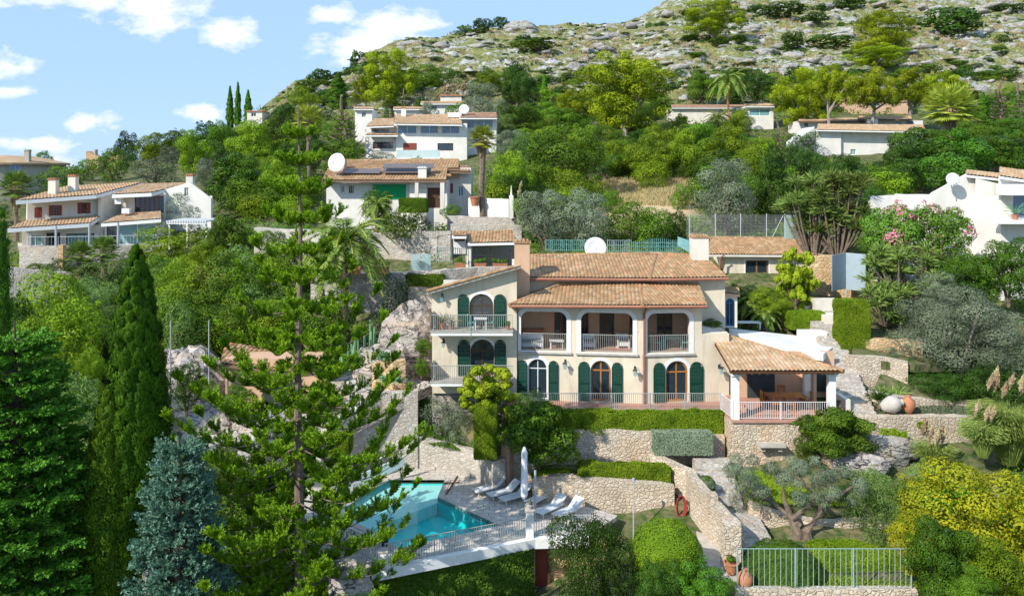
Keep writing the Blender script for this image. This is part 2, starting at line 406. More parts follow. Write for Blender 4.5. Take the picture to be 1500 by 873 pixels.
def clumps(lf, cen, rad, n, L, W, up=.25, jit=.42, squash=.8, cvar=None, r=NR, drop=None, vamp=.6, cull=.78):
    """leaves on the skins of overlapping clumps"""
    K = len(cen); rad = np.broadcast_to(rad, (K,))
    w = rad**2; idx = r.choice(K, n, p=w/w.sum())
    d = rdir(n, r); d[:, 2] += up; d = nrm(d)
    rr = rad[idx]*r.uniform(.55, 1.08, n)**.6
    sq = np.array([1, 1, squash])
    C = cen[idx] + d*rr[:, None]*sq
    if cull:
        keep = np.ones(n, bool)
        for k in range(K):
            q = (C-cen[k])/sq; dd = np.einsum('ij,ij->i', q, q)
            keep &= ~((dd < (cull*rad[k])**2) & (idx != k))
        C = C[keep]; d = d[keep]; idx = idx[keep]
    n = len(C)
    if cvar is None: cvar = r.uniform(0, 1, K)
    var = np.clip(cvar[idx]*vamp + r.uniform(0, 1, n)*(1-vamp), 0, 1)
    nn = nrm(d + rdir(n, r)*jit)
    lf.add(C, nn, L*r.uniform(.6, 1.3, n), W*r.uniform(.6, 1.3, n), var, None if drop is None else nrm(rdir(n, r)*.5+np.array(drop)))
def ball_centres(K, r, flat=1.0, pw=.45, zmin=-1, ell=(1, 1, 1)):
    out = []
    while len(out) < K:
        d = rdir(1, r)[0]*r.uniform(0, 1)**pw
        if d[2] < zmin: continue
        out.append(d*np.array(ell))
    return np.array(out)

def trunk_mb(pts, rads, limbs, n=7):
    m = MB(); m.tube(pts, rads, n)
    for lp, lr in limbs: m.tube(lp, lr, 5)
    return m
def mb_mesh(m, name, mat):
    o = m.build(name, mat); me = o.data; bpy.data.objects.remove(o); return me

PROTO = {}
def proto(kind, parts): PROTO.setdefault(kind, []).append(parts)

def p_bush(kind, mat, seed, K=26, rc=(.16, .27), n=9000, leaf=.045, asp=.6, pw=.5, drop=None, squash=.8, stems=True, vamp=.6):
    r = np.random.RandomState(seed)
    cen = ball_centres(K, r, pw=pw*.75, zmin=-.95)*np.array([.40, .40, .42]) + np.array([0, 0, .46])
    # lobed outline
    rad = r.uniform(rc[0], rc[1], K)
    lf = LF(); clumps(lf, cen, rad, n, leaf, leaf*asp, r=r, squash=squash, drop=drop, vamp=vamp)
    # small twigs poking out make the outline uneven
    c2 = cen[r.choice(K, K)] + rdir(K, r)*rad[:, None]*1.05
    clumps(lf, c2, .05, n//12, leaf, leaf*asp, r=r, cull=0)
    parts = [('foliage', lf.mesh('foliage', M[mat]))]
    m = MB()
    for i in range(4):
        a = r.uniform(0, 6.28); m.tube([(0, 0, -.1), (.08*math.cos(a), .08*math.sin(a), .2), (.25*math.cos(a), .25*math.sin(a), .55)], [.025, .02, .008], 5)
    parts.append(('stem', mb_mesh(m, 'stem', M['bark'])))
    proto(kind, parts)

def p_tree(kind, mat, seed, bark='bark', K=34, rc=(.12, .22), n=10000, leaf=.04, asp=.6, z0=.22, pw=.5, spread=.43, drop=None, umbrella=0, vamp=.6, lean=.03):
    r = np.random.RandomState(seed)
    cen = ball_centres(K, r, pw=pw*.75, zmin=-.9 if not umbrella else -.35)
    hz = (1-z0)/2
    cen = cen*np.array([spread, spread, hz*.85]) + np.array([0, 0, z0+hz])
    if umbrella: 
        rr = np.hypot(cen[:, 0], cen[:, 1]); cen[:, 2] -= rr*umbrella
    rad = r.uniform(rc[0], rc[1], K)
    lf = LF(); clumps(lf, cen, rad, n, leaf, leaf*asp, r=r, squash=.72, drop=drop, vamp=vamp)
    c2 = cen[r.choice(K, K)] + rdir(K, r)*rad[:, None]*1.05
    clumps(lf, c2, .045, n//14, leaf, leaf*asp, r=r, cull=0)
    dx, dy = r.uniform(-lean, lean, 2)
    pts = [(0, 0, -.12), (dx*.5, dy*.5, z0*.6), (dx, dy, z0+.1), (dx*1.5, dy*1.2, z0+hz)]
    limbs = []
    for i in range(9):
        c = cen[r.randint(K)]
        limbs.append(([(dx, dy, z0+.02+.05*i*hz), tuple((np.array([dx, dy, z0])+c)/2+np.array([0, 0, .04])), tuple(c)], [.016, .011, .004]))
    m = trunk_mb(pts, [.036, .030, .024, .010], limbs)
    proto(kind, [('crown', lf.mesh('crown', M[mat])), ('trunk', mb_mesh(m, 'trunk', M[bark]))])

def p_cypress(kind, mat, seed, n=9000, leaf=.012, K=110, w=.5, wob=.10):
    """height 1, radius .5 (scaled apart)"""
    r = np.random.RandomState(seed)
    z = r.uniform(.02, .99, K); prof = lambda z: (np.minimum(1, (1.02-z)*3.0)**.75)*(np.minimum(1, .55+z*2))
    a = r.uniform(0, 6.283, K); R = w*prof(z)*.74*r.uniform(.85, 1.12, K)
    cen = np.stack([R*np.cos(a), R*np.sin(a), z*.965], 1)
    idx = r.choice(K, n); d = rdir(n, r)
    C = cen[idx] + d*np.array([.17, .17, .035])*r.uniform(.5, 1, n)[:, None]*np.maximum(.35, prof(z)[idx])[:, None]
    out = C*np.array([1, 1, 0]); out = nrm(out+1e-6)
    nn = nrm(out + d*.8)
    var = np.clip(r.uniform(0, 1, K)[idx]*.55+r.uniform(0, 1, n)*.45, 0, 1)
    lf = LF(); lf.add(C, nn, leaf*r.uniform(.7, 1.3, n)*1.5, leaf*4.5*r.uniform(.7, 1.3, n), var, nrm(np.array([0, 0, 1.])+d*.35))
    # core leaves so that it is dense
    n2 = n//2; z2 = r.uniform(.01, .97, n2); a2 = r.uniform(0, 6.283, n2); R2 = w*prof(z2)*.7*np.sqrt(r.uniform(.3, 1, n2))
    C2 = np.stack([R2*np.cos(a2), R2*np.sin(a2), z2], 1)
    lf.add(C2, nrm(np.stack([np.cos(a2), np.sin(a2), a2*0], 1)+rdir(n2, r)*.5), leaf*2, leaf*5, r.uniform(0, .5, n2), nrm(np.array([0, 0, 1.])+rdir(n2, r)*.3))
    m = MB(); m.tube([(0, 0, -.05), (0, 0, .9)], [.10, .01], 6)
    proto(kind, [('crown', lf.mesh('crown', M[mat])), ('trunk', mb_mesh(m, 'trunk', M['bark']))])

def conifer(mat, bark, seed, H, R, whorls, per, spray=.5, droop=-.1, upturn=.5, pts_per=26, nl=10, leaf=(.16, .03), prof=None, z0=.06, trunk_r=.3, brush='v', sub=1.0, jitter=.0):
    """tiered conifer in metres. returns (trunk mb, branch mb, leaf set)"""
    r = np.random.RandomState(seed)
    tm = MB(); tm.tube([(0, 0, -1)]+[(0.05*math.sin(i*1.3), 0.05*math.cos(i*.9), H*i/8) for i in range(9)], [trunk_r*1.1]+[trunk_r*(1-i/8)+.03 for i in range(9)], 9)
    bm_ = MB(); lf = LF()
    prof = prof or (lambda t: (1-t)**.8)
    for wi in range(whorls):
        t = z0 + (1-z0)*(wi + r.uniform(-.25, .25)*(1 if jitter else .3))/whorls
        t = min(.985, max(.01, t))
        a0 = r.uniform(0, 6.28)
        for b in range(per):
            a = a0 + 6.283*b/per + r.uniform(-.2, .2) + jitter*r.uniform(-.6, .6)
            Lb = R*prof(t)*r.uniform(.78, 1.08)
            if Lb < .15: continue
            nseg = 8; u = np.linspace(0, 1, nseg+1)
            zz = H*t + Lb*(droop*np.sin(u*math.pi*.8)*1.0 + upturn*u**2.2*.5) + jitter*r.uniform(-.5, .5)
            wig = .05*Lb*np.sin(u*3+r.uniform(0, 6))
            px_ = np.cos(a)*u*Lb - np.sin(a)*wig; py_ = np.sin(a)*u*Lb + np.cos(a)*wig
            path = np.stack([px_, py_, zz], 1)
            bm_.tube([tuple(p) for p in path], [max(.012, trunk_r*.20*(1-k)*min(1, Lb/R+.3)) for k in u], 5, cap=False)
            k = max(5, int(pts_per*Lb/R)); us = (r.uniform(.18, 1.0, k))**.8
            if brush == 'v':
                nc = max(3, int(Lb/.75)); cc_ = np.linspace(.16, 1, nc); us = np.clip(cc_[r.randint(0, nc, k)]+r.normal(0, .17/nc, k), .1, 1)
            pc = np.stack([np.interp(us, u, path[:, j]) for j in range(3)], 1)
            dirb = np.array([math.cos(a), math.sin(a), 0]); side = np.array([-math.sin(a), math.cos(a), 0])
            sg = r.choice([-1, 1], k)[:, None]
            if brush == 'v':   # upright two-ranked brushes
                bd = nrm(dirb*r.uniform(-.1, .7, (k, 1)) + side*sg*r.uniform(.0, .9, (k, 1)) + np.array([0, 0, 1.])*r.uniform(.5, 1.1, (k, 1)))
            elif brush == 'flat':
                bd = nrm(dirb*.7 + side*sg*r.uniform(.4, 1.0, (k, 1)) + np.array([0, 0, 1.])*r.uniform(-.15, .35, (k, 1)))
            else:
                bd = nrm(dirb*.6 + side*sg*r.uniform(.2, .8, (k, 1)) + np.array([0, 0, 1.])*r.uniform(.0, .8, (k, 1)))
            bl = spray*(0.55+.45*np.sin(np.clip(us, 0, 1)*2.6))*r.uniform(.7, 1.2, k)*sub
            q = r.uniform(.05, 1, (k, nl))
            C = pc[:, None] + bd[:, None]*(bl[:, None]*q)[..., None]
            ax = np.repeat(bd, nl, 0); C = C.reshape(-1, 3)
            ou = nrm(np.cross(ax, rdir(len(C), r)))
            C = C + ou*leaf[0]*.28
            ld = nrm(ax*.9 + ou*.75)
            nn = nrm(np.cross(ld, rdir(len(C), r)))
            cv = np.repeat(r.uniform(0, 1, k)*.5, nl) + r.uniform(0, .5, len(C))
            lf.add(C, nn, leaf[0]*r.uniform(.7, 1.3, len(C)), leaf[1]*r.uniform(.7, 1.4, len(C)), cv, ld)
    return tm, bm_, lf
def place_conifer(name, label, px, d, zb, **kw):
    tm, bm_, lf = conifer(**kw)
    x = X(px, d); t = thing(name, label, 'tree', (x, d, zb))
    tm.f += [tuple(i+len(tm.v) for i in f) for f in bm_.f]; tm.v += bm_.v; tm.c += bm_.c
    meshobj('trunk', mb_mesh(tm, 'trunk', M[kw['bark']]), t)
    if kw.get('core'): pass
    meshobj('crown', lf.mesh('crown', M[kw['mat']]), t)
    return t
def p_conifer(kind, mat, seed, **kw):
    tm, bm_, lf = conifer(mat=mat, bark='bark', seed=seed, H=1.0, R=.5, **kw)
    tm.f += [tuple(i+len(tm.v) for i in f) for f in bm_.f]; tm.v += bm_.v; tm.c += bm_.c
    proto(kind, [('crown', lf.mesh('crown', M[mat])), ('trunk', mb_mesh(tm, 'trunk', M['bark']))])

def frond(lf, base, az, L, rise, sag, nl, leafL, leafW, r, flat=.35, tm=None):
    """feather frond: rachis arc with leaflets on both sides"""
    u = np.linspace(0, 1, nl)
    h = np.array([math.cos(az), math.sin(az), 0.])
    pth = base + np.outer(u*L*(1-.15*u), h) + np.outer(L*(rise*u - sag*u**2), [0, 0, 1.])
    tg = nrm(np.gradient(pth, axis=0)); side = np.array([-math.sin(az), math.cos(az), 0.])
    for sg in (-1, 1):
        ll = leafL*np.sin(np.clip(u*2.9+.15, 0, 3.05))*r.uniform(.85, 1.1, nl)
        dr = nrm(tg*.75 + side*sg*1.0 + np.array([0, 0, flat])*r.uniform(-.9, .6, (nl, 1)))
        C = pth + dr*ll[:, None]*.5
        nn = nrm(np.cross(dr, tg)+rdir(nl, r)*.15)
        lf.add(C, nn, ll, leafW, r.uniform(0, 1, nl), dr)
    if tm is not None: tm.tube([tuple(p) for p in pth[::max(1, nl//6)]], L*.012, 4, cap=False)
def fan(lf, c, axis, up, R, nb, r, W):
    """fan leaf: blades radiating about axis"""
    side = nrm(np.cross(axis, up)); a = np.linspace(-1.75, 1.75, nb)
    dr = nrm(np.outer(np.cos(a), axis) + np.outer(np.sin(a), side) - np.outer(np.abs(a)*.12, [0, 0, 1]))
    ll = R*(1-.12*np.abs(a))*r.uniform(.85, 1.1, nb)
    C = c + dr*ll[:, None]*.5
    lf.add(C, nrm(np.cross(dr, side+rdir(nb, r)*.3)+np.array([0, 0, .2])), ll, W, r.uniform(0, 1, nb), dr)
def palm(kind_, seed, H, CR, mat='l_palm', trunk_r=.22, skirt=True, nf=34, fruit=False, bark='bark'):
    """in metres; returns parts list"""
    r = np.random.RandomState(seed)
    lf = LF(); st = MB(); top = np.array([0, 0, H])
    if kind_ == 'feather':
        for i in range(nf):
            az = i*2.4+r.uniform(-.2, .2); q = i/nf
            frond(lf, top, az, CR*r.uniform(.85, 1.1), 1.15-1.25*q, .75+.35*q, 46, CR*.23, CR*.022, r, tm=st)
    else:
        for i in range(nf):
            az = i*2.4+r.uniform(-.2, .2); q = i/nf
            el = 1.25-1.9*q+r.uniform(-.1, .1)
            ax = np.array([math.cos(az)*math.cos(el), math.sin(az)*math.cos(el), math.sin(el)])
            c = top + ax*CR*.5
            st.tube([tuple(top), tuple(c)], CR*.012, 4, cap=False)
            fan(lf, c, ax, np.array([0, 0, 1.])+ax*.01, CR*.55, 26, r, CR*.045)
    tr = MB(); k = 10
    tr.tube([(0, 0, -.5)]+[(.06*math.sin(j), .04*math.cos(j*1.7), H*j/k) for j in range(k+1)], [trunk_r*1.5]+[trunk_r*(1.25 if j == 0 else 1)*(1+.08*(j % 2)) for j in range(k+1)], 9)
    parts = [('crown', lf.mesh('crown', M[mat])), ('frond_stalks', mb_mesh(st, 'frond_stalks', M['l_palmy'])), ('trunk', mb_mesh(tr, 'trunk', M[bark]))]
    if skirt:
        l2 = LF(); n = 420
        a = r.uniform(0, 6.283, n); z = H - CR*r.uniform(0, .95, n); R = trunk_r + CR*.30*r.uniform(.2, 1, n)*(1-(H-z)/(CR*1.1))
        C = np.stack([R*np.cos(a), R*np.sin(a), z], 1)
        l2.add(C, nrm(np.stack([np.cos(a), np.sin(a), a*0], 1)+rdir(n, r)*.4), CR*.32, CR*.05, r.uniform(0, 1, n), nrm(np.array([0, 0, -1.])+rdir(n, r)*.25))
        parts.append(('dead_fronds', l2.mesh('dead_fronds', M['deadfrond'])))
    if fruit:
        l3 = LF(); n = 900; c = top+np.array([-.1, -.7, -.1]); d = rdir(n, r)
        l3.add(c+d*np.array([.75, .4, .5])*r.uniform(.3, 1, n)[:, None]+np.array([-.4, 0, -.1]), rdir(n, r), .14, .10, r.uniform(0, 1, n))
        parts.append(('fruit_cluster', l3.mesh('fruit_cluster', M['orange'])))
    return parts
def rosettes(cen, L, nb, W, r, up=.3, lf=None, axis=(0, 0, 1)):
    lf = lf or LF()
    for c in cen:
        d = rdir(nb, r); d[:, 2] = np.abs(d[:, 2])*1.0 + up*r.uniform(-.6, 1, nb); d = nrm(d + np.array(axis)*.15)
        ll = L*r.uniform(.75, 1.15, nb)
        nn = nrm(np.cross(d, rdir(nb, r)))
        # two segments: rising half and a drooping half
        C = c + d*ll[:, None]*.3
        v = r.uniform(0, 1, nb)
        lf.add(C, nn, ll*.66, W, v, d)
        d2 = nrm(d + np.array([0, 0, -.45]))
        lf.add(c + d*ll[:, None]*.5 + d2*ll[:, None]*.22, nn, ll*.55, W*.8, v, d2)
    return lf

def place(name, cat, label, parts, x, y, zb, sx=1, sy=1, sz=1, group=None, rz=None):
    t = thing(name, label, cat, (x, y, zb), group, random.uniform(0, 6.28) if rz is None else rz)
    t.scale = (sx, sy, sz)
    for pn, me in parts: meshobj(pn, me, t)
    return t

# ---------------------------------------------------------------- terrain
DK = np.array([14, 20, 30, 36, 41, 47, 50, 54, 58, 62, 66, 75, 85, 100, 125, 150, 200, 260, 330, 400, 500, 700], float)
TC = {
 -900:[2000,1450,1080,970,880,800,760,700,640,580,540,460,400,345,300,280,264,268,272,272,270,266],
 0:   [2000,1450,1050,940,860,770,730,670,600,540,500,430,370,300,272,262,258,264,268,268,268,264],
 150: [2000,1450,1050,935,850,760,710,650,580,520,480,410,350,300,272,256,247,255,262,265,265,262],
 300: [2000,1450,1050,930,845,745,700,640,520,460,430,385,340,300,262,236,206,200,222,245,255,258],
 450: [2000,1450,1050,925,880,800,740,640,520,455,430,370,330,288,245,210,168,132,126,165,205,240],
 600: [2000,1450,1050,925,880,800,740,610,520,460,430,365,320,278,238,205,160,112,66,64,110,200],
 750: [2000,1450,1050,920,870,800,720,620,560,470,425,350,312,275,225,190,150,105,68,43,62,150],
 900: [2000,1450,1050,900,830,700,645,600,560,470,400,350,315,280,225,195,150,108,70,40,47,130],
 1000:[2000,1450,1050,885,800,690,640,595,550,450,400,350,310,272,222,190,140,96,52,16,-2,100],
 1080:[2000,1450,1050,880,790,680,625,560,540,440,400,350,310,270,222,190,140,94,46,3,-25,80],
 1200:[2000,1450,1050,875,770,660,606,540,480,440,400,350,320,285,230,190,140,90,45,5,-30,50],
 1350:[2000,1450,1050,872,760,652,608,545,480,440,405,355,325,280,225,190,145,95,50,5,-40,50],
 1500:[2000,1450,1050,870,755,650,606,545,480,440,410,365,330,285,230,190,145,95,45,0,-50,40],
 2600:[2000,1450,1050,860,750,640,600,540,480,440,410,365,330,290,235,195,150,100,50,0,-60,40]}
TPX = np.array(sorted(TC)); TPY = np.array([TC[k] for k in TPX], float)
def terr_py(px, d):
    px = np.clip(np.asarray(px, float), TPX[0], TPX[-1]); d = np.clip(np.asarray(d, float), DK[0], DK[-1])
    px, d = np.broadcast_arrays(px, d)
    i = np.clip(np.searchsorted(TPX, px)-1, 0, len(TPX)-2); a = (px-TPX[i])/(TPX[i+1]-TPX[i]); a = a*a*(3-2*a)
    j = np.clip(np.searchsorted(DK, d)-1, 0, len(DK)-2); b = (np.log(d)-np.log(DK[j]))/(np.log(DK[j+1])-np.log(DK[j]))
    return (TPY[i, j]*(1-b)+TPY[i, j+1]*b)*(1-a) + (TPY[i+1, j]*(1-b)+TPY[i+1, j+1]*b)*a
def vnoise(x, y, seed=0):
    xi = np.floor(x).astype(np.int64); yi = np.floor(y).astype(np.int64); fx = x-xi; fy = y-yi
    fx = fx*fx*(3-2*fx); fy = fy*fy*(3-2*fy)
    def h(a, b):
        n = (a*374761393 + b*668265263 + seed*1442695041) & 0xffffffff
        n = ((n ^ (n >> 13))*1274126177) & 0xffffffff
        return ((n ^ (n >> 16)) & 0xffff)/65535.0
    return (h(xi, yi)*(1-fx)+h(xi+1, yi)*fx)*(1-fy)+(h(xi, yi+1)*(1-fx)+h(xi+1, yi+1)*fx)*fy
def fbm(x, y, o=4, seed=0, g=.5):
    s = 0; a = 1; t = 0
    for k in range(o):
        s = s + a*vnoise(x*2**k, y*2**k, seed+k); t += a; a *= g
    return s/t
def rocky(px, d, py):
    """how bare the hillside is"""
    a = np.clip((d-135)/60, 0, 1)
    edge = np.interp(px, [0, 330, 420, 520, 640, 760, 850, 1000, 1120, 1300, 1500], [400, 300, 178, 190, 172, 160, 190, 162, 160, 150, 150])
    return np.clip((edge-py)/22, 0, 1)*np.clip((px-370)/60, 0, 1)*np.clip((d-120)/30, 0, 1)
def terr_z(x, y, detail=True):
    x = np.asarray(x, float); y = np.asarray(y, float)
    px = 750+F*x/np.maximum(y, 1); py = terr_py(px, y); z = (HY-py)/F*y
    if detail:
        rk = rocky(px, y, py)
        n = fbm(x/9, y/9, 5, 3, .55)-.5
        st = fbm(x/30, y/12, 3, 9)      # ledges that follow the contour
        q = z/4.2 + st*2.4 + (fbm(x/4, y/4, 3, 5)-.5)*.9; fq = q-np.floor(q)
        ledge = (np.clip(fq*2.6, 0, 1)-fq)
        z = z + rk*(n*4.2 + ledge*3.4 + (fbm(x/1.9, y/1.9, 3, 15)-.5)*.8) + (1-rk)*n*np.clip((y-60)/60, .0, 1)*1.2
    return z
DS = np.exp(np.linspace(math.log(24), math.log(640), 2200))
LUT = terr_py(np.arange(-200, 1800, 3)[:, None]+1.5, DS[None, :])
def hit(px, py):
    """depth at which the ray through (px,py) meets the ground"""
    t = LUT[int(min(max((px+200)//3, 0), LUT.shape[0]-1))]
    k = np.argmax(t <= py)
    return float(DS[k]) if t[k] <= py else 400.0
def ground(x, y): return float(terr_z(x, y))
# ---------------------------------------------------------------- terrain mesh, sky, light, camera
def m_terrain():
    m, nt, out = nmat('hillside_ground'); ps = pos(nt)
    rk = attr(nt, 'rock')
    n1 = noise(nt, ps, .12, 6, .6); n2 = noise(nt, ps, .55, 6, .62); n3 = noise(nt, ps, 2.2, 5, .6)
    mp = N(nt, 'ShaderNodeMapping'); mp.inputs['Scale'].default_value = (.5, .5, 2.2); nt.links.new(ps, mp.inputs[0])
    st = noise(nt, mp.outputs[0], .26, 7, .62)
    v = N(nt, 'ShaderNodeTexVoronoi', feature='DISTANCE_TO_EDGE'); v.inputs['Scale'].default_value = .33; nt.links.new(mp.outputs[0], v.inputs['Vector'])
    rock = mixc(nt, (.23, .22, .20), (.50, .485, .45), ramp(nt, st, [(.32, 0), (.62, 1)]))
    rock = mixc(nt, (.20, .185, .165), rock, ramp(nt, v.outputs['Distance'], [(0, 0), (.06, 1)]))
    rock = mixc(nt, rock, (.48, .39, .27), ramp(nt, n1, [(.58, 0), (.78, .5)]))
    grass = mixc(nt, (.34, .28, .12), (.12, .15, .045), ramp(nt, n2, [(.35, 0), (.65, 1)]))
    grass = mixc(nt, grass, (.08, .12, .03), ramp(nt, n3, [(.46, 0), (.60, 1)]))
    gm = ramp(nt, math_(nt, 'ADD', math_(nt, 'MULTIPLY', n2, .42), math_(nt, 'MULTIPLY', n1, .62)), [(.455, 0), (.52, 1)])
    up = mixc(nt, rock, grass, gm)
    soil = mixc(nt, (.13, .12, .06), (.30, .24, .14), ramp(nt, n2, [(.4, 0), (.7, 1)]))
    low = mixc(nt, soil, (.05, .09, .02), ramp(nt, n3, [(.4, 0), (.6, 1)]))
    dry = attr(nt, 'dry')
    low = mixc(nt, low, mixc(nt, (.50, .33, .16), (.60, .50, .32), n3), dry)
    col = mixc(nt, low, up, rk)
    bsdf(nt, out, col, .95, math_(nt, 'ADD', n3, math_(nt, 'MULTIPLY', st, .8)), .7, .25, .1); return m
M['terrain'] = m_terrain()
def build_terrain():
    pxs = np.concatenate([np.linspace(-2400, -80, 60), np.arange(-60, 1560, 3.2), np.linspace(1580, 4000, 60)])
    ds = np.concatenate([np.exp(np.linspace(math.log(14), math.log(120), 120)), np.exp(np.linspace(math.log(121), math.log(520), 330)), np.linspace(530, 1200, 24)])
    PX, D = np.meshgrid(pxs, ds); Xw = (PX-750)/F*D
    Zw = terr_z(Xw, D)
    Zw = np.where(D > 700, Zw[np.argmin(np.abs(ds-700))][None, :]*np.clip(1-(D-700)/300, 0, 1) - (D-700)*.08*(D > 700), Zw)
    py = terr_py(PX, D)
    V = np.stack([Xw, D, Zw], -1).reshape(-1, 3)
    h, w = PX.shape; i = np.arange(h*w).reshape(h, w)
    Q = np.stack([i[:-1, :-1], i[:-1, 1:], i[1:, 1:], i[1:, :-1]], -1).reshape(-1, 4)
    me = npmesh('hillside', V, Q, M['terrain'])
    a = me.attributes.new('rock', 'FLOAT', 'POINT'); a.data.foreach_set('value', rocky(PX, D, py).astype(np.float32).ravel())
    dr = np.clip(1-np.hypot((PX-950)/95, (py-298)/40), 0, 1)*2.5 + np.clip(1-np.hypot((PX-860)/60, (py-315)/40), 0, 1)
    dr = np.clip(dr, 0, 1)*(D > 70)
    a = me.attributes.new('dry', 'FLOAT', 'POINT'); a.data.foreach_set('value', dr.astype(np.float32).ravel())
    tag(meshobj('hillside', me), kind='structure')
    g = MB(); g.add([(-4000, -600, -62), (4000, -600, -62), (4000, 6000, -62), (-4000, 6000, -62)], [(0, 1, 2, 3)])
    tag(g.build('valley_ground', M['terrain']), kind='structure')
    g = MB(); g.prism([(-60, -30), (60, -30), (40, 14.2), (-40, 14.2)], [-62, -62, -50, -50], [-45, -45, -20.6, -20.6])
    tag(g.build('lower_slope', M['terrain']), kind='structure')
build_terrain()

SUN = Vector((-.92, -.86, .95)).normalized()
el = math.asin(SUN.z); az = math.atan2(SUN.x, SUN.y)
w = bpy.data.worlds.new('World'); SC.world = w; w.use_nodes = True
nt = w.node_tree; nt.nodes.clear()
wo = nt.nodes.new('ShaderNodeOutputWorld'); bg = nt.nodes.new('ShaderNodeBackground'); bg.inputs[1].default_value = .095
sky = nt.nodes.new('ShaderNodeTexSky'); sky.sky_type = 'NISHITA'; sky.sun_disc = False
sky.sun_elevation = el; sky.sun_rotation = az % (2*math.pi); sky.altitude = 200; sky.air_density = .9; sky.dust_density = .25; sky.ozone_density = 1.2
tc = nt.nodes.new('ShaderNodeTexCoord'); sp = nt.nodes.new('ShaderNodeSeparateXYZ'); nt.links.new(tc.outputs['Generated'], sp.inputs[0])
yy = math_(nt, 'MAXIMUM', sp.outputs[1], .05)
cb = nt.nodes.new('ShaderNodeCombineXYZ'); nt.links.new(math_(nt, 'DIVIDE', sp.outputs[0], yy), cb.inputs[0]); nt.links.new(math_(nt, 'DIVIDE', sp.outputs[2], yy), cb.inputs[1])
nz = nt.nodes.new('ShaderNodeTexNoise'); nz.inputs['Scale'].default_value = 26; nz.inputs['Detail'].default_value = 7; nz.inputs['Roughness'].default_value = .6
mp = nt.nodes.new('ShaderNodeMapping'); mp.inputs['Scale'].default_value = (1, 1.9, 1); nt.links.new(cb.outputs[0], mp.inputs[0]); nt.links.new(mp.outputs[0], nz.inputs['Vector'])
best = None
for cx, cy, rx, ry, amp in [(215,8,95,30,1),(155,2,70,26,.9),(336,48,46,26,1),(238,30,50,26,.9),(580,34,70,24,1.15),(535,66,70,30,1.15),(492,24,40,17,.85),(610,60,46,16,.8),(12,96,42,22,.8),(20,134,40,12,.55),(125,178,48,14,.75),(55,212,75,14,.8),(302,165,34,16,.95),(30,5,50,14,.6),(-150,120,120,40,.9),(95,235,80,10,.4)]:
    sb = nt.nodes.new('ShaderNodeVectorMath'); sb.operation = 'SUBTRACT'; nt.links.new(cb.outputs[0], sb.inputs[0]); sb.inputs[1].default_value = ((cx-750)/F, (HY-cy)/F, 0)
    sc_ = nt.nodes.new('ShaderNodeVectorMath'); sc_.operation = 'MULTIPLY'; nt.links.new(sb.outputs[0], sc_.inputs[0]); sc_.inputs[1].default_value = (F/rx, F/ry, 0)
    ln = nt.nodes.new('ShaderNodeVectorMath'); ln.operation = 'LENGTH'; nt.links.new(sc_.outputs[0], ln.inputs[0])
    v_ = math_(nt, 'MULTIPLY', math_(nt, 'SUBTRACT', 1.25, ln.outputs['Value']), amp)
    best = v_ if best is None else math_(nt, 'MAXIMUM', best, v_)
n_ = math_(nt, 'MULTIPLY', math_(nt, 'SUBTRACT', nz.outputs['Fac'], .5), 2.6)
nzb = math_(nt, 'MAXIMUM', best, -.6)
cm = ramp(nt, math_(nt, 'ADD', nzb, n_), [(.17, 0), (1.1, .95)])
cc = ramp(nt, math_(nt, 'ADD', nzb, math_(nt, 'MULTIPLY', n_, .8)), [(.3, .78), (1.0, 1)])
cm2 = math_(nt, 'MULTIPLY', cm, math_(nt, 'GREATER_THAN', sp.outputs[1], .06))
cloudc = mixc(nt, (9.6, 10.0, 10.8), (11.4, 11.4, 11.4), cc)
skyc = mixc(nt, sky.outputs[0], (4.9, 7.6, 11.8), .75)
fin = mixc(nt, skyc, cloudc, cm2)
nt.links.new(fin, bg.inputs[0]); nt.links.new(bg.outputs[0], wo.inputs[0])
sl = bpy.data.lights.new('sun', 'SUN'); sl.energy = 5; sl.angle = math.radians(.53); sl.color = (1, .955, .87)
so = bpy.data.objects.new('sun', sl); COL.objects.link(so); so.rotation_euler = (-SUN).to_track_quat('-Z', 'Y').to_euler()
so.location = (-60, -60, 90)

cam = bpy.data.cameras.new('camera'); co = bpy.data.objects.new('camera', cam); COL.objects.link(co); SC.camera = co
cam.sensor_width = 36; cam.lens = F/1500*36; cam.shift_y = (HY-436.5)/1500; cam.clip_end = 8000; cam.clip_start = .5
co.location = (0, 0, 0); co.rotation_euler = (math.pi/2, 0, 0)
SC.view_settings.view_transform = 'Standard'; SC.view_settings.look = 'None'; SC.view_settings.exposure = 0.2; SC.view_settings.gamma = 1
SC.view_settings.use_curve_mapping = False
SC.cycles.max_bounces = 6; SC.cycles.diffuse_bounces = 2; SC.cycles.transparent_max_bounces = 8; SC.cycles.caustics_reflective = False; SC.cycles.caustics_refractive = False
SC.cycles.sample_clamp_indirect = 4
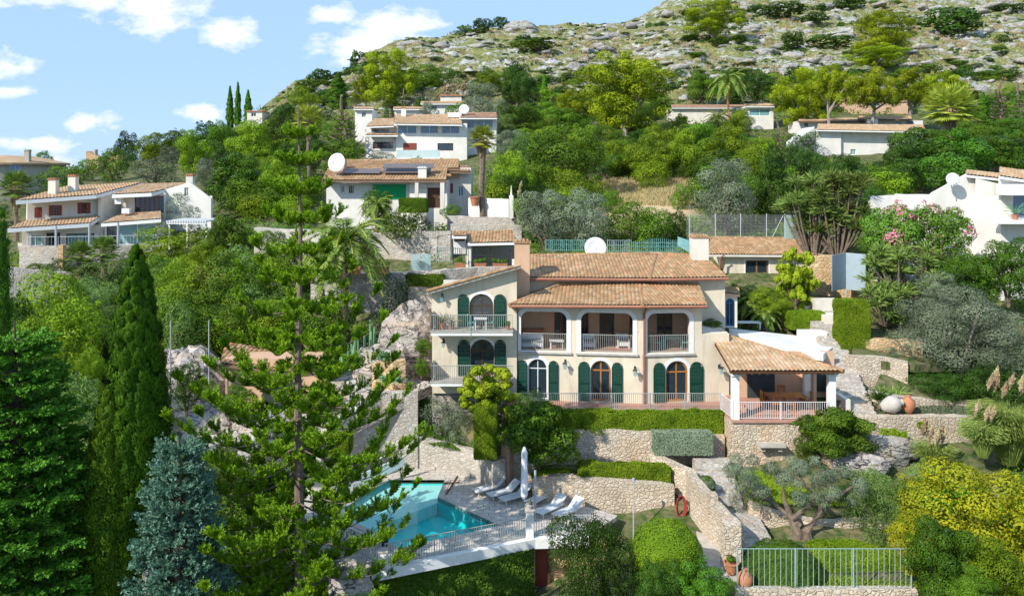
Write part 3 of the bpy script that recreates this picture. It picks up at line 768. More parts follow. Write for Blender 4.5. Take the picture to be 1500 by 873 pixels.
# ---------------------------------------------------------------- building helpers
def tiled(m, A, B, C, D, tile=.24, row=.42, amp=.055, thick=.12, sub=6, m2=None, closed=True):
    """barrel-tiled plane, eave A->B, top D->C; m takes the tiles, m2 the slab under them"""
    A, B, C, D = map(Vector, (A, B, C, D))
    U = (B-A).normalized(); Nn = U.cross((D+C)*.5-A).normalized()
    if Nn.z < 0: Nn = -Nn
    V = Nn.cross(U).normalized()
    if V.dot(D-A) < 0: V = -V
    A, B, C, D = [p - Nn*(p-A).dot(Nn) for p in (A, B, C, D)]
    poly = [((p-A).dot(U), (p-A).dot(V)) for p in (A, B, C, D)]
    def vr(u):
        vs = []
        for i in range(4):
            (a, b), (c, d) = poly[i], poly[(i+1) % 4]
            if abs(a-c) < 1e-9:
                if abs(u-a) < 1e-6: vs += [b, d]
                continue
            t = (u-a)/(c-a)
            if -1e-6 <= t <= 1+1e-6: vs.append(b+(d-b)*t)
        return (min(vs), max(vs)) if vs else (0, 0)
    us = [p[0] for p in poly]; u0, u1 = min(us)+1e-4, max(us)-1e-4
    nt_ = max(1, round((u1-u0)/tile)); tw = (u1-u0)/nt_
    vmax = max(p[1] for p in poly); nr_ = max(1, int(math.ceil(vmax/row)))
    rows = []
    for k in range(nr_): rows += [(k*row, .035, k), (min((k+1)*row-.012, vmax), .0, k)]
    cols = [(u0+tw*(i/sub), i//sub, abs(math.sin(math.pi*(i % sub)/sub))) for i in range(nt_*sub+1)]
    rnd = {}
    vs = []
    for (u, ti, s_) in cols:
        lo, hi = vr(u)
        for (v, h, k) in rows:
            vv = min(max(v, lo), hi)
            vs.append(A + U*u + V*vv + Nn*(h + amp*s_))
    R_ = len(rows); b = len(m.v); m.v.extend([tuple(p) for p in vs])
    for i in range(len(cols)-1):
        ti = cols[i][1]
        for j in range(R_-1):
            k = rows[j][2]
            q = (b+i*R_+j, b+(i+1)*R_+j, b+(i+1)*R_+j+1, b+i*R_+j+1)
            p0, p2 = vs[q[0]-b], vs[q[2]-b]
            if (p0-p2).length < tw/sub*1.02 and abs((p0-p2).dot(V)) < 1e-4: continue
            c = rnd.setdefault((ti, k), random.random())
            m.f.append(q); m.c.append(c)
    if m2 is not None:
        m2.slab([p - Nn*.03 for p in (A, B, C, D)] if (D-C).length > 1e-4 else [p - Nn*.03 for p in (A, B, C)], thick)
def ridge_line(m, p, q, r=.11, step=.4):
    p, q = Vector(p), Vector(q); L = (q-p).length; n = max(1, int(L/step))
    for i in range(n):
        a = p+(q-p)*(i/n); b = p+(q-p)*((i+1.08)/n)
        m.tube([a, b], [r*1.12, r*.9], 8)
def roof(name, planes, ridges, parent, mat='tile', under='peach', tile=.24, row=.42, thick=.14, sub=6, amp=.055):
    m = MB(); m2 = MB()
    for pl in planes: tiled(m, *pl, tile=tile, row=row, sub=sub, m2=m2, thick=thick, amp=amp)
    r = m.build(name, M[mat], parent, fixn=False)
    m2.build('eaves_slab', M[under], r)
    if ridges:
        mm = MB()
        for a, b in ridges: ridge_line(mm, a, b)
        mm.build('ridge_tiles', M[mat], r)
    return r
def railing(parent, pts, h, name='railing', mat='rail', bar=.11, post=None, rad=.011, label=None, root=False, top=.022, postr=.03):
    """rail through floor points; balusters, handrail, posts"""
    pts = [Vector(p) for p in pts]
    hr = MB(); bl = MB()
    up = Vector((0, 0, 1))
    for a, b in zip(pts[:-1], pts[1:]):
        L = (b-a).length; n = max(1, int(L/bar))
        hr.tube([a+up*h, b+up*h], top, 5); hr.tube([a+up*.08, b+up*.08], top*.7, 4)
        for i in range(1, n):
            p = a+(b-a)*(i/n); bl.tube([p+up*.08, p+up*h], rad, 4, cap=False)
    r = parent if root else None
    o = hr.build(name if not root else 'handrail', M[mat], parent)
    bl.build('balusters', M[mat], parent if root else o)
    ps = list(pts) if post is None else []
    if post:
        for a, b in zip(pts[:-1], pts[1:]):
            L = (b-a).length; n = max(1, round(L/post))
            for i in range(n): ps.append(a+(b-a)*(i/n))
        ps.append(pts[-1])
    for p in ps:
        q = MB(); q.tube([p, p+up*(h+.03)], postr, 6); q.build('post', M[mat], parent if root else o)
    return o
def on(T, pxs, pxe, t=0):  # s range between photo columns
    return T.sp(pxs), T.sp(pxe)
def window(T, s0, s1, z0, z1, parent, frame='trim', glass='glass', t=.12, mull=1, bars=0, curtain=None, name='window', arch_=False, fw=.07):
    f = MB(T); o = rect(s0, s1, z0, z1) if not arch_ else arch(s0, s1, z0, z1)
    n = mull+1; W = (s1-s0-fw*(n+1))/n
    f.box(s0, s0+fw, t, t+.07, z0, z1 if not arch_ else z1-(s1-s0)/2); f.box(s1-fw, s1, t, t+.07, z0, z1 if not arch_ else z1-(s1-s0)/2)
    f.box(s0+fw, s1-fw, t, t+.07, z0, z0+fw)
    if arch_:
        r = (s1-s0)/2; cs = (s0+s1)/2; zc = z1-r
        f.panel([(cs+r*math.cos(a), zc+r*math.sin(a)) for a in [math.pi*i/12 for i in range(13)]] + [(cs+(r-fw)*math.cos(a), zc+(r-fw)*math.sin(a)) for a in [math.pi*(12-i)/12 for i in range(13)]], [], t, t+.07)
        f.box(s0+fw, s1-fw, t+.004, t+.066, zc-fw/2, zc+fw/2)
        for i in range(1, n): x = s0+fw+i*(W+fw)-fw; f.box(x, x+fw, t, t+.07, z0+fw, z1-.02)
    else:
        f.box(s0+fw, s1-fw, t, t+.07, z1-fw, z1)
        for i in range(1, n): x = s0+fw+i*(W+fw)-fw; f.box(x, x+fw, t, t+.07, z0+fw, z1-fw)
    for k in range(bars):
        z = z0+(z1-z0)*(k+1)/(bars+1); f.box(s0+fw, s1-fw, t+.01, t+.06, z-.02, z+.02)
    fo = f.build(name, M[frame], parent)
    g = MB(T)
    inner = rect(s0+fw*.5, s1-fw*.5, z0+fw*.5, z1-fw*.5) if not arch_ else arch(s0+fw*.5, s1-fw*.5, z0+fw*.5, z1-fw*.5)
    g.panel(inner, [], t+.03, t+.04); g.build('pane', M[glass], fo)
    if curtain:
        c = MB(T)
        for a, b in ((s0+fw, s0+(s1-s0)*.36), (s1-(s1-s0)*.36, s1-fw)):
            k = 14
            for i in range(k):
                x0 = a+(b-a)*i/k; x1 = a+(b-a)*(i+1)/k; tt = t+.14+.03*(i % 2)
                c.add([(x0, t+.14+.03*(i % 2), z0+.05), (x1, t+.14+.03*((i+1) % 2), z0+.05), (x1, t+.14+.03*((i+1) % 2), z1-.08), (x0, tt, z1-.08)], [(0, 1, 2, 3)])
        c.build('curtain', M[curtain], fo)
    return fo
def shutter(T, s0, s1, z0, z1, parent, mat='shutter', arched='r', t=-.06, n=26):
    """louvred leaf, half-arched head when arched"""
    W = s1-s0
    def top(s):
        if not arched: return z1
        u = (s-s0)/W if arched == 'r' else (s1-s)/W   # height falls toward the outer edge for 'l'
        u = max(0, min(1, u)); return z1-W*.95+W*.95*math.sqrt(max(0, 1-(1-u)**2)) if arched == 'l' else z1-W*.95+W*.95*math.sqrt(max(0, 1-u**2))
    def top2(s):
        u = abs(s-(s0+s1)/2)/(W/2); r = W*.5
        return z1-r+r*math.sqrt(max(0, 1-u*u))
    tp = top2 if arched else top
    m = MB(T); k = 10; ss = [s0+W*i/k for i in range(k+1)]
    outer = [(s0, z0), (s1, z0)] + [(s, tp(s)) for s in ss[::-1]]
    fw = .06; ss2 = [s0+fw+(W-2*fw)*i/k for i in range(k+1)]
    zm = z0+(z1-z0)*.45
    hole1 = [(s0+fw, z0+.1), (s1-fw, z0+.1), (s1-fw, zm-.04), (s0+fw, zm-.04)]
    hole2 = [(s0+fw, zm+.04), (s1-fw, zm+.04)] + [(s, max(zm+.1, tp(s)-fw)) for s in ss2[::-1]]
    m.panel(outer, [hole1, hole2], t-.045, t)
    o = m.build('shutter', M[mat], parent)
    sl_ = MB(T); z = z0+.12
    while z < z1-.1:
        if not (zm-.05 < z < zm+.05):
            xs = [s for s in [s0+fw*.8+(W-1.6*fw)*i/12 for i in range(13)] if tp(s)-.05 > z+.06]
            if len(xs) > 1: sl_.add([(xs[0], t-.036, z), (xs[-1], t-.036, z), (xs[-1], t-.01, z+.065), (xs[0], t-.01, z+.065), (xs[0], t-.030, z), (xs[-1], t-.030, z), (xs[-1], t-.004, z+.065), (xs[0], t-.004, z+.065)], [(0, 1, 2, 3), (7, 6, 5, 4), (0, 4, 5, 1), (3, 2, 6, 7)])
        z += .085
    b = MB(T); 
    sl_.build('louvres', M[mat], o)
    return o
def lantern(T, s, z, parent, k=1.0):
    a = MB(T); a.tube([(s, -.02, z+.15), (s, -.2*k, z+.32*k), (s, -.34*k, z+.2*k)], .018, 5); a.box(s-.06, s+.06, -.03, -.003, z, z+.25)
    o = a.build('wall_lantern', M['iron'], parent)
    c = MB(T); n = 6
    b = MB(T)
    def ring(r, zz): return [(s+r*math.cos(2*math.pi*i/n), -.34*k+r*math.sin(2*math.pi*i/n), zz) for i in range(n)]
    R0, R1, R2 = ring(.07*k, z-.22*k), ring(.13*k, z+.08*k), ring(.02*k, z+.2*k)
    b.add(R0+R1, [(i, (i+1) % n, n+(i+1) % n, n+i) for i in range(n)]+[tuple(range(n))]); b.build('lamp_glass', M['glass_teal'], o)
    c.add(ring(.15*k, z+.08*k)+R2, [(i, (i+1) % n, n+(i+1) % n, n+i) for i in range(n)]+[tuple(range(n))]); c.build('lamp_cap', M['iron'], o)
def chimney(x, y, z0, z1, w, d, parent, mat='offwhite', cap='tile', label=None):
    m = MB(); m.box(x-w/2, x+w/2, y-d/2, y+d/2, z0, z1-.12); o = m.build('chimney', M[mat], parent, label=label)
    c = MB(); c.box(x-w/2-.08, x+w/2+.08, y-d/2-.08, y+d/2+.08, z1-.12, z1-.04)
    n = max(2, int(w/.22))
    for i in range(n):
        xx = x-w/2+w*(i+.5)/n; c.tube([(xx, y-d/2-.1, z1-.01), (xx, y+d/2+.1, z1-.01)], .09, 8)
    c.build('cap', M[cap], o); return o
def dish(x, y, z, r, label, facing=(0, -1, .25), parent=None, post=.8):
    t = thing('satellite_dish', label, 'satellite dish', (x, y, z-post-r*.2))
    fz = Vector(facing).normalized(); q = fz.to_track_quat('Z', 'Y').to_matrix()
    m = MB(lambda a, b, c: tuple(q @ Vector((a, b, c)) + Vector((x, y, z))))
    m.lathe(0, 0, [(.001, -.0), (r*.35, .03*r), (r*.7, .12*r), (r, .26*r), (r*.99, .30*r), (r*.68, .16*r), (r*.3, .07*r), (.001, .04*r)], 28)
    o = m.build('reflector', M['plastic'], t, smooth=True)
    a = MB(lambda a_, b, c: tuple(q @ Vector((a_, b, c)) + Vector((x, y, z))))
    a.tube([(0, -r*.95, r*.25), (0, -r*.1, r*.95)], .02, 5); a.tube([(0, -r*.1, r*.9), (0, -r*.1, r*1.05)], .05, 8); a.build('feed_arm', M['galv'], t)
    p = MB(); p.tube([(x, y+.1, z-post-r*.3), (x, y+.12, z)], .035, 6); p.build('mast', M['galv'], t)
    return t
def pot(x, y, z, r, h, label, plant='l_mid', pr=.3, group=None, mat='terracotta', kind='bush'):
    t = thing('potted_plant', label, 'potted plant', (x, y, z), group)
    m = MB(); m.lathe(x, y, [(r*.6, z), (r*.8, z+h*.5), (r*.95, z+h*.9), (r*1.08, z+h*.9), (r*1.08, z+h), (r*.9, z+h), (r*.85, z+h*.8)], 14); m.build('pot', M[mat], t)
    rr = np.random.RandomState(int(abs(x*100)) % 9999); lf = LF()
    if kind == 'spiky': rosettes(np.array([[0, 0, h+.05]]), pr*1.6, 50, .04, rr, .5, lf)
    else:
        cen = ball_centres(7, rr)*pr*.6+np.array([0, 0, h+pr*.7]); clumps(lf, cen, pr*.45, 700, .07, .045, r=rr)
    meshobj('foliage', lf.mesh('foliage', M[plant]), t); return t
def planter_box(x0, x1, y0, y1, z0, z1, label, plant='l_dark', group=None, hh=.4, mat='terracotta'):
    t = thing('planter_box', label, 'planter', ((x0+x1)/2, (y0+y1)/2, z0), group)
    m = MB(); m.box(x0, x1, y0, y1, z0, z1-.05); m.box(x0-.03, x1+.03, y0-.03, y1+.03, z1-.05, z1); m.build('box', M[mat], t)
    rr = np.random.RandomState(int(abs(x0*77)) % 9999); lf = LF(); k = max(3, int((x1-x0)/.25))
    cen = np.stack([np.linspace(x0+.1, x1-.1, k)-(x0+x1)/2, rr.uniform(-.1, .1, k), z1-z0+hh*rr.uniform(.2, .7, k)], 1)
    clumps(lf, cen, hh*.45, 160*k, .08, .05, r=rr); meshobj('foliage', lf.mesh('foliage', M[plant]), t); return t

# ================================================================ MAIN VILLA
FL = -14.2
V = thing('villa', 'large cream villa with arched green shutters and two-tiered clay tiled roof above the pool', 'house', (X(900, 52), 52, FL))
A0 = (X(755, 50.9), 50.9); B0 = (X(941, 50.0), 50.0); C0 = (X(1068, 50.6), 50.6)
TA = frame(*A0, *B0); TB = frame(*B0, *C0)
zu0, zu1 = Z(516, 50.3), Z(458, 50.3)
def openings(T, items): return items
up = [(TA, 763, 830), (TA, 851, 927), (TB, 948, 1010)]
dn = [(TA, 773, 802), (TA, 865, 895), (TB, 975, 1008)]
ztopf = Z(447, 50)
for T, nm in ((TA, 'a'), (TB, 'b')):
    holes = []
    for (t, a, b) in up:
        if t is T: holes.append(arch(T.sp(a), T.sp(b), zu0, zu1, flat=.5))
    for (t, a, b) in dn:
        if t is T: holes.append(arch(T.sp(a), T.sp(b), FL+.03, Z(528, 50.3)))
    m = MB(T)
    if T is TA: outer = rect(0, T.L, FL-1.2, ztopf)
    else:
        s1 = T.sp(1028); outer = [(0, FL-1.2), (T.L, FL-1.2), (T.L, Z(489, 50.5)), (s1, Z(489, 50.5)), (s1, ztopf), (0, ztopf)]
    m.panel(outer, holes, 0, .32); m.build('wall', M['cream'], V)
# side walls of the front block and the flat piece right of the loggia
m = MB()
xe = X(1028, 50.4); m.box(xe-.3, xe, 50.85, 53.6, Z(489, 50.5), ztopf); m.build('wall', M['cream'], V); m = MB(); m.box(C0[0]-.3, C0[0], 50.9, 54, FL-1.2, Z(489, 50.5)); m.build('wall', M['cream'], V); m = MB(); m.box(A0[0]+.0, A0[0]+.3, 51.3, 53.8, FL-1.2, ztopf)
m.build('wall', M['cream'], V)
m = MB(); m.prism([(xe+.003, 50.85), (C0[0]-.02, 50.93), (C0[0]-.02, 53.5), (xe+.003, 53.5)], Z(489, 50.5)-.15, Z(489, 50.5)-.02); m.build('flat_roof', M['offwhite'], V)
# floors and interior back walls
zf = zu0-.05
m = MB(); m.prism([(A0[0]+.31, A0[1]+.36), (B0[0], B0[1]+.36), (xe-.31, 50.75), (xe-.31, 53.6), (A0[0]+.31, 53.6)], zf-.25, zf); m.build('loggia_floor', M['clayfloor'], V)
m = MB(); m.prism([(A0[0]+.31, A0[1]+.36), (B0[0], B0[1]+.36), (xe-.31, 50.75), (xe-.31, 53.6), (A0[0]+.31, 53.6)], ztopf-.16, ztopf-.1); m.build('loggia_ceiling', M['offwhite'], V)
m = MB(); m.prism([(A0[0]+.31, A0[1]+.36), (B0[0], B0[1]+.36), (C0[0]-.31, 51), (C0[0]-.31, 57), (A0[0]+.31, 57)], FL-.2, FL+.02); m.build('ground_floor', M['clayfloor'], V)
TL = frame(A0[0], 53.1, X(1060, 53.1), 53.1)
lh = [(772, 800), (812, 832), (850, 862), (878, 900), (922, 940), (962, 985)]
m = MB(TL); m.panel(rect(.3, xe-A0[0]-.3, zf, ztopf-.16), [rect(TL.sp(a), TL.sp(b), zf+.0, zf+2.15) for a, b in lh[1:] if b < 1010], 0, .2); m.build('loggia_back_wall', M['peach'], V)
for a, b in lh[1:]: window(TL, TL.sp(a), TL.sp(b), zf+.01, zf+2.15, V, frame='redwood', t=.05, mull=1, name='loggia_door')
m = MB()
for pxx in (840, 938): m = MB(); m.box(X(pxx, 51.6)-.12, X(pxx, 51.6)+.12, 50.8, 53.1, zf, ztopf-.16); m.build('loggia_partition', M['cream'], V)
# room behind the ground arches
m = MB(); m.box(A0[0]+.3, C0[0]-.3, 55.5, 55.6, FL, zf-.25)
for pxx in (835, 940): m.box(X(pxx, 52)-.1, X(pxx, 52)+.1, 50.9, 55.5, FL+.02, zf-.25)
m.build('inner_wall', M['offwhite'], V)
# white bands round the loggia openings, sills, railings
for T, a, b in up:
    s0, s1 = T.sp(a), T.sp(b); w_ = .27
    m = MB(T); m.panel(arch(s0-w_, s1+w_, zu0-.05, zu1+w_*.9, flat=.72), [arch(s0+.002, s1-.002, zu0+.0, zu1-.002, flat=.5)], -.03, .006); m.build('opening_surround', M['trim'], V)
    m = MB(T); m.box(s0-.32, s1+.32, -.14, .1, zu0-.16, zu0-.052); m.build('sill', M['concrete'], V)
    q = [T(s0+.02, .12, zu0), T(s1-.02, .12, zu0)]
    railing(V, q, 1.05, mat='rail', bar=.125, rad=.014)
for i, (T, a, b) in enumerate(dn):
    s0, s1 = T.sp(a), T.sp(b); zt = Z(528, 50.3); w_ = .2
    m = MB(T); m.panel(arch(s0-w_, s1+w_, FL+.05, zt+w_), [arch(s0+.002, s1-.002, FL+.05, zt-.002)], -.02, .006); m.build('opening_surround', M['trim'], V)
    window(T, s0+.02, s1-.02, FL+.06, zt-.02, V, frame='trim' if i == 0 else 'wood', arch_=True, t=.14, mull=1, name='arched_door', fw=.09 if i else .05, curtain='curtain' if i == 2 else None)
    if i:   # an open leaf standing inside the doorway
        m = MB(T); m.box((s0+s1)/2-.06, (s0+s1)/2+.10, .25, .95, FL+.06, zt-.35); m.build('door_leaf', M['wood'], V)
for T, a, b, arr in ((TA, 757, 772.3, 'r'), (TA, 803.5, 818, 'l'), (TA, 847, 864, 'l'), (TA, 896, 912, 'r'), (TB, 957, 974, 'l'), (TB, 1010, 1030, 'r')):
    shutter(T, T.sp(a), T.sp(b), FL+.06, Z(530, 50.3), V, arched=arr, t=-.03)
for T, px_, py_ in ((TA, 828, 534), (TA, 930, 541), (TB, 1053, 541)): lantern(T, T.sp(px_), Z(py_, 50.3), V, 1.15)
# furniture in the loggia
def armchair(x, y, z, w_, label, rz=0, group=None, mat='plastic'):
    t = thing('armchair', label, 'armchair', (x, y, z), group)
    m = MB(); m.box(x-w_/2, x+w_/2, y-.3, y+.35, z+.12, z+.36); 
    for sx in (-w_/2+.05, w_/2-.05): m.box(x+sx-.05, x+sx+.05, y-.34, y+.38, z, z+.6)
    m.prism([(x-w_/2, y+.3), (x+w_/2, y+.3), (x+w_/2, y+.42), (x-w_/2, y+.42)], z+.1, z+.82); m.build('frame', M[mat], t)
    c = MB(); c.box(x-w_/2+.12, x+w_/2-.12, y-.28, y+.28, z+.365, z+.48); c.build('cushion', M['cushion'] if mat == 'plastic' else M['canvas'], t); return t
def table(x, y, z, w_, d_, h, label, mat='wood', n=4, cat='table', group=None):
    t = thing('table', label, cat, (x, y, z), group)
    m = MB(); m.box(x-w_/2, x+w_/2, y-d_/2, y+d_/2, z+h-.05, z+h); m.build('table_top', M[mat], t)
    for sx in (-1, 1):
        for sy in (-1, 1):
            q = MB(); q.box(x+sx*(w_/2-.08)-.035, x+sx*(w_/2-.08)+.035, y+sy*(d_/2-.08)-.035, y+sy*(d_/2-.08)+.035, z, z+h-.052); q.build('leg', M[mat], t)
    return t
def chair(x, y, z, label, rz=0, mat='wood', group=None, s=1.0):
    t = thing('chair', label, 'chair', (x, y, z), group)
    ca, sa = math.cos(rz), math.sin(rz)
    T = lambda a, b, c: (x+(a*ca-b*sa)*s, y+(a*sa+b*ca)*s, z+c*s)
    m = MB(T); m.box(-.22, .22, -.22, .22, .42, .46); m.build('seat', M[mat], t)
    m = MB(T); m.box(-.22, .22, .2, .235, .82, .95); 
    for i in range(4): m.box(-.17+i*.1, -.13+i*.1, .205, .23, .47, .82)
    m.build('backrest', M[mat], t)
    for a in (-.19, .19):
        for b in (-.19, .21):
            m = MB(T); m.box(a-.02, a+.02, b-.02, b+.02, 0, .419 if b < 0 else .95); m.build('leg', M[mat], t)
    return t
armchair(X(778, 51.8), 51.8, zf, 1.5, 'white two-seat sofa in the left loggia opening of the villa')
armchair(X(862, 51.8), 51.8, zf, .8, 'white armchair at the left of the middle loggia opening')
armchair(X(912, 52), 52, zf, .8, 'white armchair at the right of the middle loggia opening')
table(X(815, 51.7), 51.7, zf, .9, .6, .5, 'low white table beside the sofa in the left loggia opening', 'plastic')
table(X(985, 51.7), 51.7, zf, 1.3, .8, .72, 'grey-blue dining table inside the right loggia opening', 'rail_teal')
for k, (px_, r_) in enumerate(((962, 1.57), (1003, -1.57))): chair(X(px_, 51.5), 51.5, zf, ['grey-blue chair left of the table in the right loggia opening', 'grey-blue chair right of the table in the right loggia opening'][k], r_, 'rail_teal')
m = MB(); m.box(X(766, 53), X(797, 53), 52.75, 53.08, zf+.75, zf+1.0); m.box(X(768, 53), X(795, 53), 52.8, 53.05, zf, zf+.75); m.build('hearth', M['terracotta'], V)
armchair(X(795, 52.8), 52.8, FL+.02, .7, 'white chair inside the leftmost ground floor arch', mat='plastic')
m = MB(); m.lathe(X(788, 53), 53, [(.05, FL+.85), (.25, FL+.85), (.3, FL+1.1), (.22, FL+1.35), (.02, FL+1.4)], 12); tag(m.build('yellow_cushion', M['yellow']), 'round yellow cushion seen through the leftmost ground floor arch', 'cushion')
# front roof: two planes meeting over the bend
zr = Z(416, 53.5); e = .65
eA = (X(746, 50.1), 50.1, Z(446.5, 50.1)); eB = (X(941, 49.2), 49.2, Z(446.5, 49.3)-.02); eC = (X(1036, 49.8), 49.8, Z(447, 49.8))
rA = (X(822, 53.5), 53.5, zr); rB = (X(940, 53.5), 53.5, zr); rC = (X(1024, 53.5), 53.5, zr-.02)
roof('roof', [(eA, eB, rB, rA), (eB, eC, rC, rB)], [(eA, rA), (eB, rB), (rA, rC)], V)
m = MB(); m.slab([eA, rA, (X(752, 53.5), 53.5, eA[2])], .2); m.build('hip_end', M['tile'], V)
# gutter and rust-red downpipes
def gutter(pts, parent):
    m = MB(); m.tube(pts, .07, 6); m.build('gutter', M['rust'], parent)
gutter([(p[0], p[1]-.06, p[2]-.1) for p in (eA, eB, eC)], V)
for T, px_, z1_, z0_ in ((TB, 942, ztopf, FL), (TA, 757, ztopf, FL+1.5)):
    m = MB(T); s = max(.09, T.sp(px_)); m.tube([(s, -.55, z1_-.1), (s, -.1, z1_-.45), (s, -.1, z0_)], .07, 7); m.build('downpipe', M['rust'], V)
# back block
yb = 53.7; zb0 = Z(405, yb)
m = MB(); m.box(X(772, yb), X(1062, yb), yb, yb+.3, FL, zb0+.1); m.box(X(1062, yb)-.3, X(1062, yb), yb+.3, 60.5, FL, zb0+.1); m.build('wall', M['cream'], V); m = MB(); m.box(X(772, yb), X(772, yb)+.3, yb+.3, 60.5, FL, zb0+.1); m.build('wall', M['cream'], V)
m = MB(); m.box(X(772, yb)-.01, X(1062, yb)+.01, yb-.035, yb-.003, zb0-.22, zb0+.04); m.build('cornice', M['peach'], V)
e1 = (X(772, 53.1), 53.1, zb0); e2 = (X(952, 52.95), 52.95, zb0-.03); e3 = (X(1067, 53.2), 53.2, zb0)
t1 = (X(776, 58.8), 58.8, Z(374, 58.8)); t2 = (X(961, 58.8), 58.8, Z(371.5, 58.8)); t3 = (X(1030, 58.6), 58.6, Z(374, 58.6))
roof('roof', [(e1, e2, t2, t1), (e2, e3, t3, t2)], [(e2, t2), (t1, t2), (t2, t3)], V)
gutter([(p[0], p[1]-.06, p[2]-.1) for p in (e1, e2, e3)], V)
m = MB(); m.slab([(t1[0], 58.8, t1[2]), (t2[0], 58.8, t2[2]), (t3[0], 58.6, t3[2]), (e3[0], 63, e3[2]), (e1[0], 63, e1[2])], .15); m.build('rear_roof', M['tile'], V)
chimney(X(1024, 57.5), 57.5, Z(390, 57.5), Z(345, 57.5), 1.1, 1.1, V, 'offwhite')
chimney(X(764.5, 53.5), 53.2, Z(455, 53), Z(353, 53), .98, 1.2, V, 'peach')
m = MB(); m.slab([(X(1030,58), 58, Z(358,58)), (X(1034,58), 58, Z(385,58)), (X(1001,58), 60, Z(346,60)), (X(1001,58), 60, Z(360,60))], .03)
tag(m.build('glass_screen', M['glass_teal']), 'slanted pale glass screen on the villa roof left of its right chimney', 'glass screen')
dish(X(872, 61), 61, Z(364, 61), .82, 'large white satellite dish standing behind the ridge of the main villa roof')
# annex with white arch at the right rear corner
TN = frame(X(1060, 54.5), 54.5, X(1080, 54.5), 54.5)
m = MB(TN); m.panel(rect(0, TN.L, Z(480, 54.5), Z(428, 54.5)), [arch(.12, .72, Z(478, 54.5), Z(437, 54.5))], 0, .3); m.box(TN.L-.25, TN.L, .3, 3.5, Z(480, 54.5), Z(428, 54.5)); m.build('porch_wall', M['offwhite'], V)
window(TN, .14, .70, Z(478, 54.5), Z(438, 54.5), V, frame='blue', arch_=True, name='side_door')
roof('porch_roof', [((X(1059, 54.2), 54.2, Z(429, 54.2)), (X(1084, 54.2), 54.2, Z(431, 54.2)), (X(1082, 56), 56, Z(421, 56)), (X(1062, 56), 56, Z(421, 56)))], [], V)

# left wing
yw = 50.7
TW = frame(X(633, yw), yw, X(757, yw), yw)
zA, zB = Z(423, yw), Z(389, yw)
zlow = Z(576, yw)
ub = (TW.sp(687), TW.sp(723), Z(486, 49.2)+.02, Z(430.5, yw)); lb = (TW.sp(689), TW.sp(724), Z(560, 49.2)+.02, Z(497, yw))
m = MB(TW); m.panel([(0, zlow), (TW.L, zlow), (TW.L, zB), (0, zA)], [arch(*ub), arch(*lb)], 0, .3); m.build('wall', M['cream'], V)
m = MB(); x0, x1 = X(633, yw), X(757, yw)
m.prism([(x0, yw+.3), (x0+.3, yw+.3), (x0+.3, 60), (x0, 60)], zlow, zA-.75); m.build('wall', M['cream'], V); m = MB(); m.prism([(x1-.3, yw+.3), (x1, yw+.3), (x1, 60), (x1-.3, 60)], zlow, zB-.6); m.build('wall', M['cream'], V)
m = MB(); m.box(x0+.3, x1-.3, yw+.3, 57, ub[2]-.3, ub[2]-.02); m.build('floor_slab', M['clayfloor'], V); m = MB(); m.box(x0+.3, x1-.3, yw+.3, 57, lb[2]-.3, lb[2]-.02); m.build('floor_slab', M['clayfloor'], V)
m = MB(); m.box(x0+.3, x1-.3, 55.5, 55.6, lb[2]-.1, zA-.1); m.build('inner_wall', M['offwhite'], V)
for (s0, s1, z0_, z1_), dark in ((ub, 0), (lb, 1)):
    m = MB(TW); m.panel(arch(s0-.17, s1+.17, z0_+.05, z1_+.17), [arch(s0+.002, s1-.002, z0_+.05, z1_-.002)], -.02, .006); m.build('opening_surround', M['trim'], V)
    window(TW, s0+.02, s1-.02, z0_+.02, z1_-.02, V, frame='darkwood', arch_=True, t=.14, mull=1, bars=0, name='arched_door', curtain='curtain' if dark else None)
    shutter(TW, TW.sp(670.5), s0-.01, z0_+.03, z1_-.02, V, t=-.03); shutter(TW, s1+.01, TW.sp(741), z0_+.03, z1_-.02, V, t=-.03)
rE = Vector((X(625, 50.1), 50.1, zA-.06)); rF = Vector((X(762, 50.1), 50.1, zB+.10)); rG = Vector((X(762, 50.1), 53.4, zB-.45)); rH = Vector((X(625, 50.1), 53.4, zA-.61))
mt, ms = MB(), MB()
tiled(mt, rH, rE, rF, rG, m2=ms, thick=.16); r_ = mt.build('wing_roof', M['tile'], V, fixn=False); ms.build('eaves_slab', M['offwhite'], r_)
mm = MB(); ridge_line(mm, rE, rF, .10); mm.build('verge_tiles', M['tile'], r_)
lantern(TW, TW.sp(648), Z(436, yw), V); lantern(TW, TW.sp(650), Z(502, yw), V)
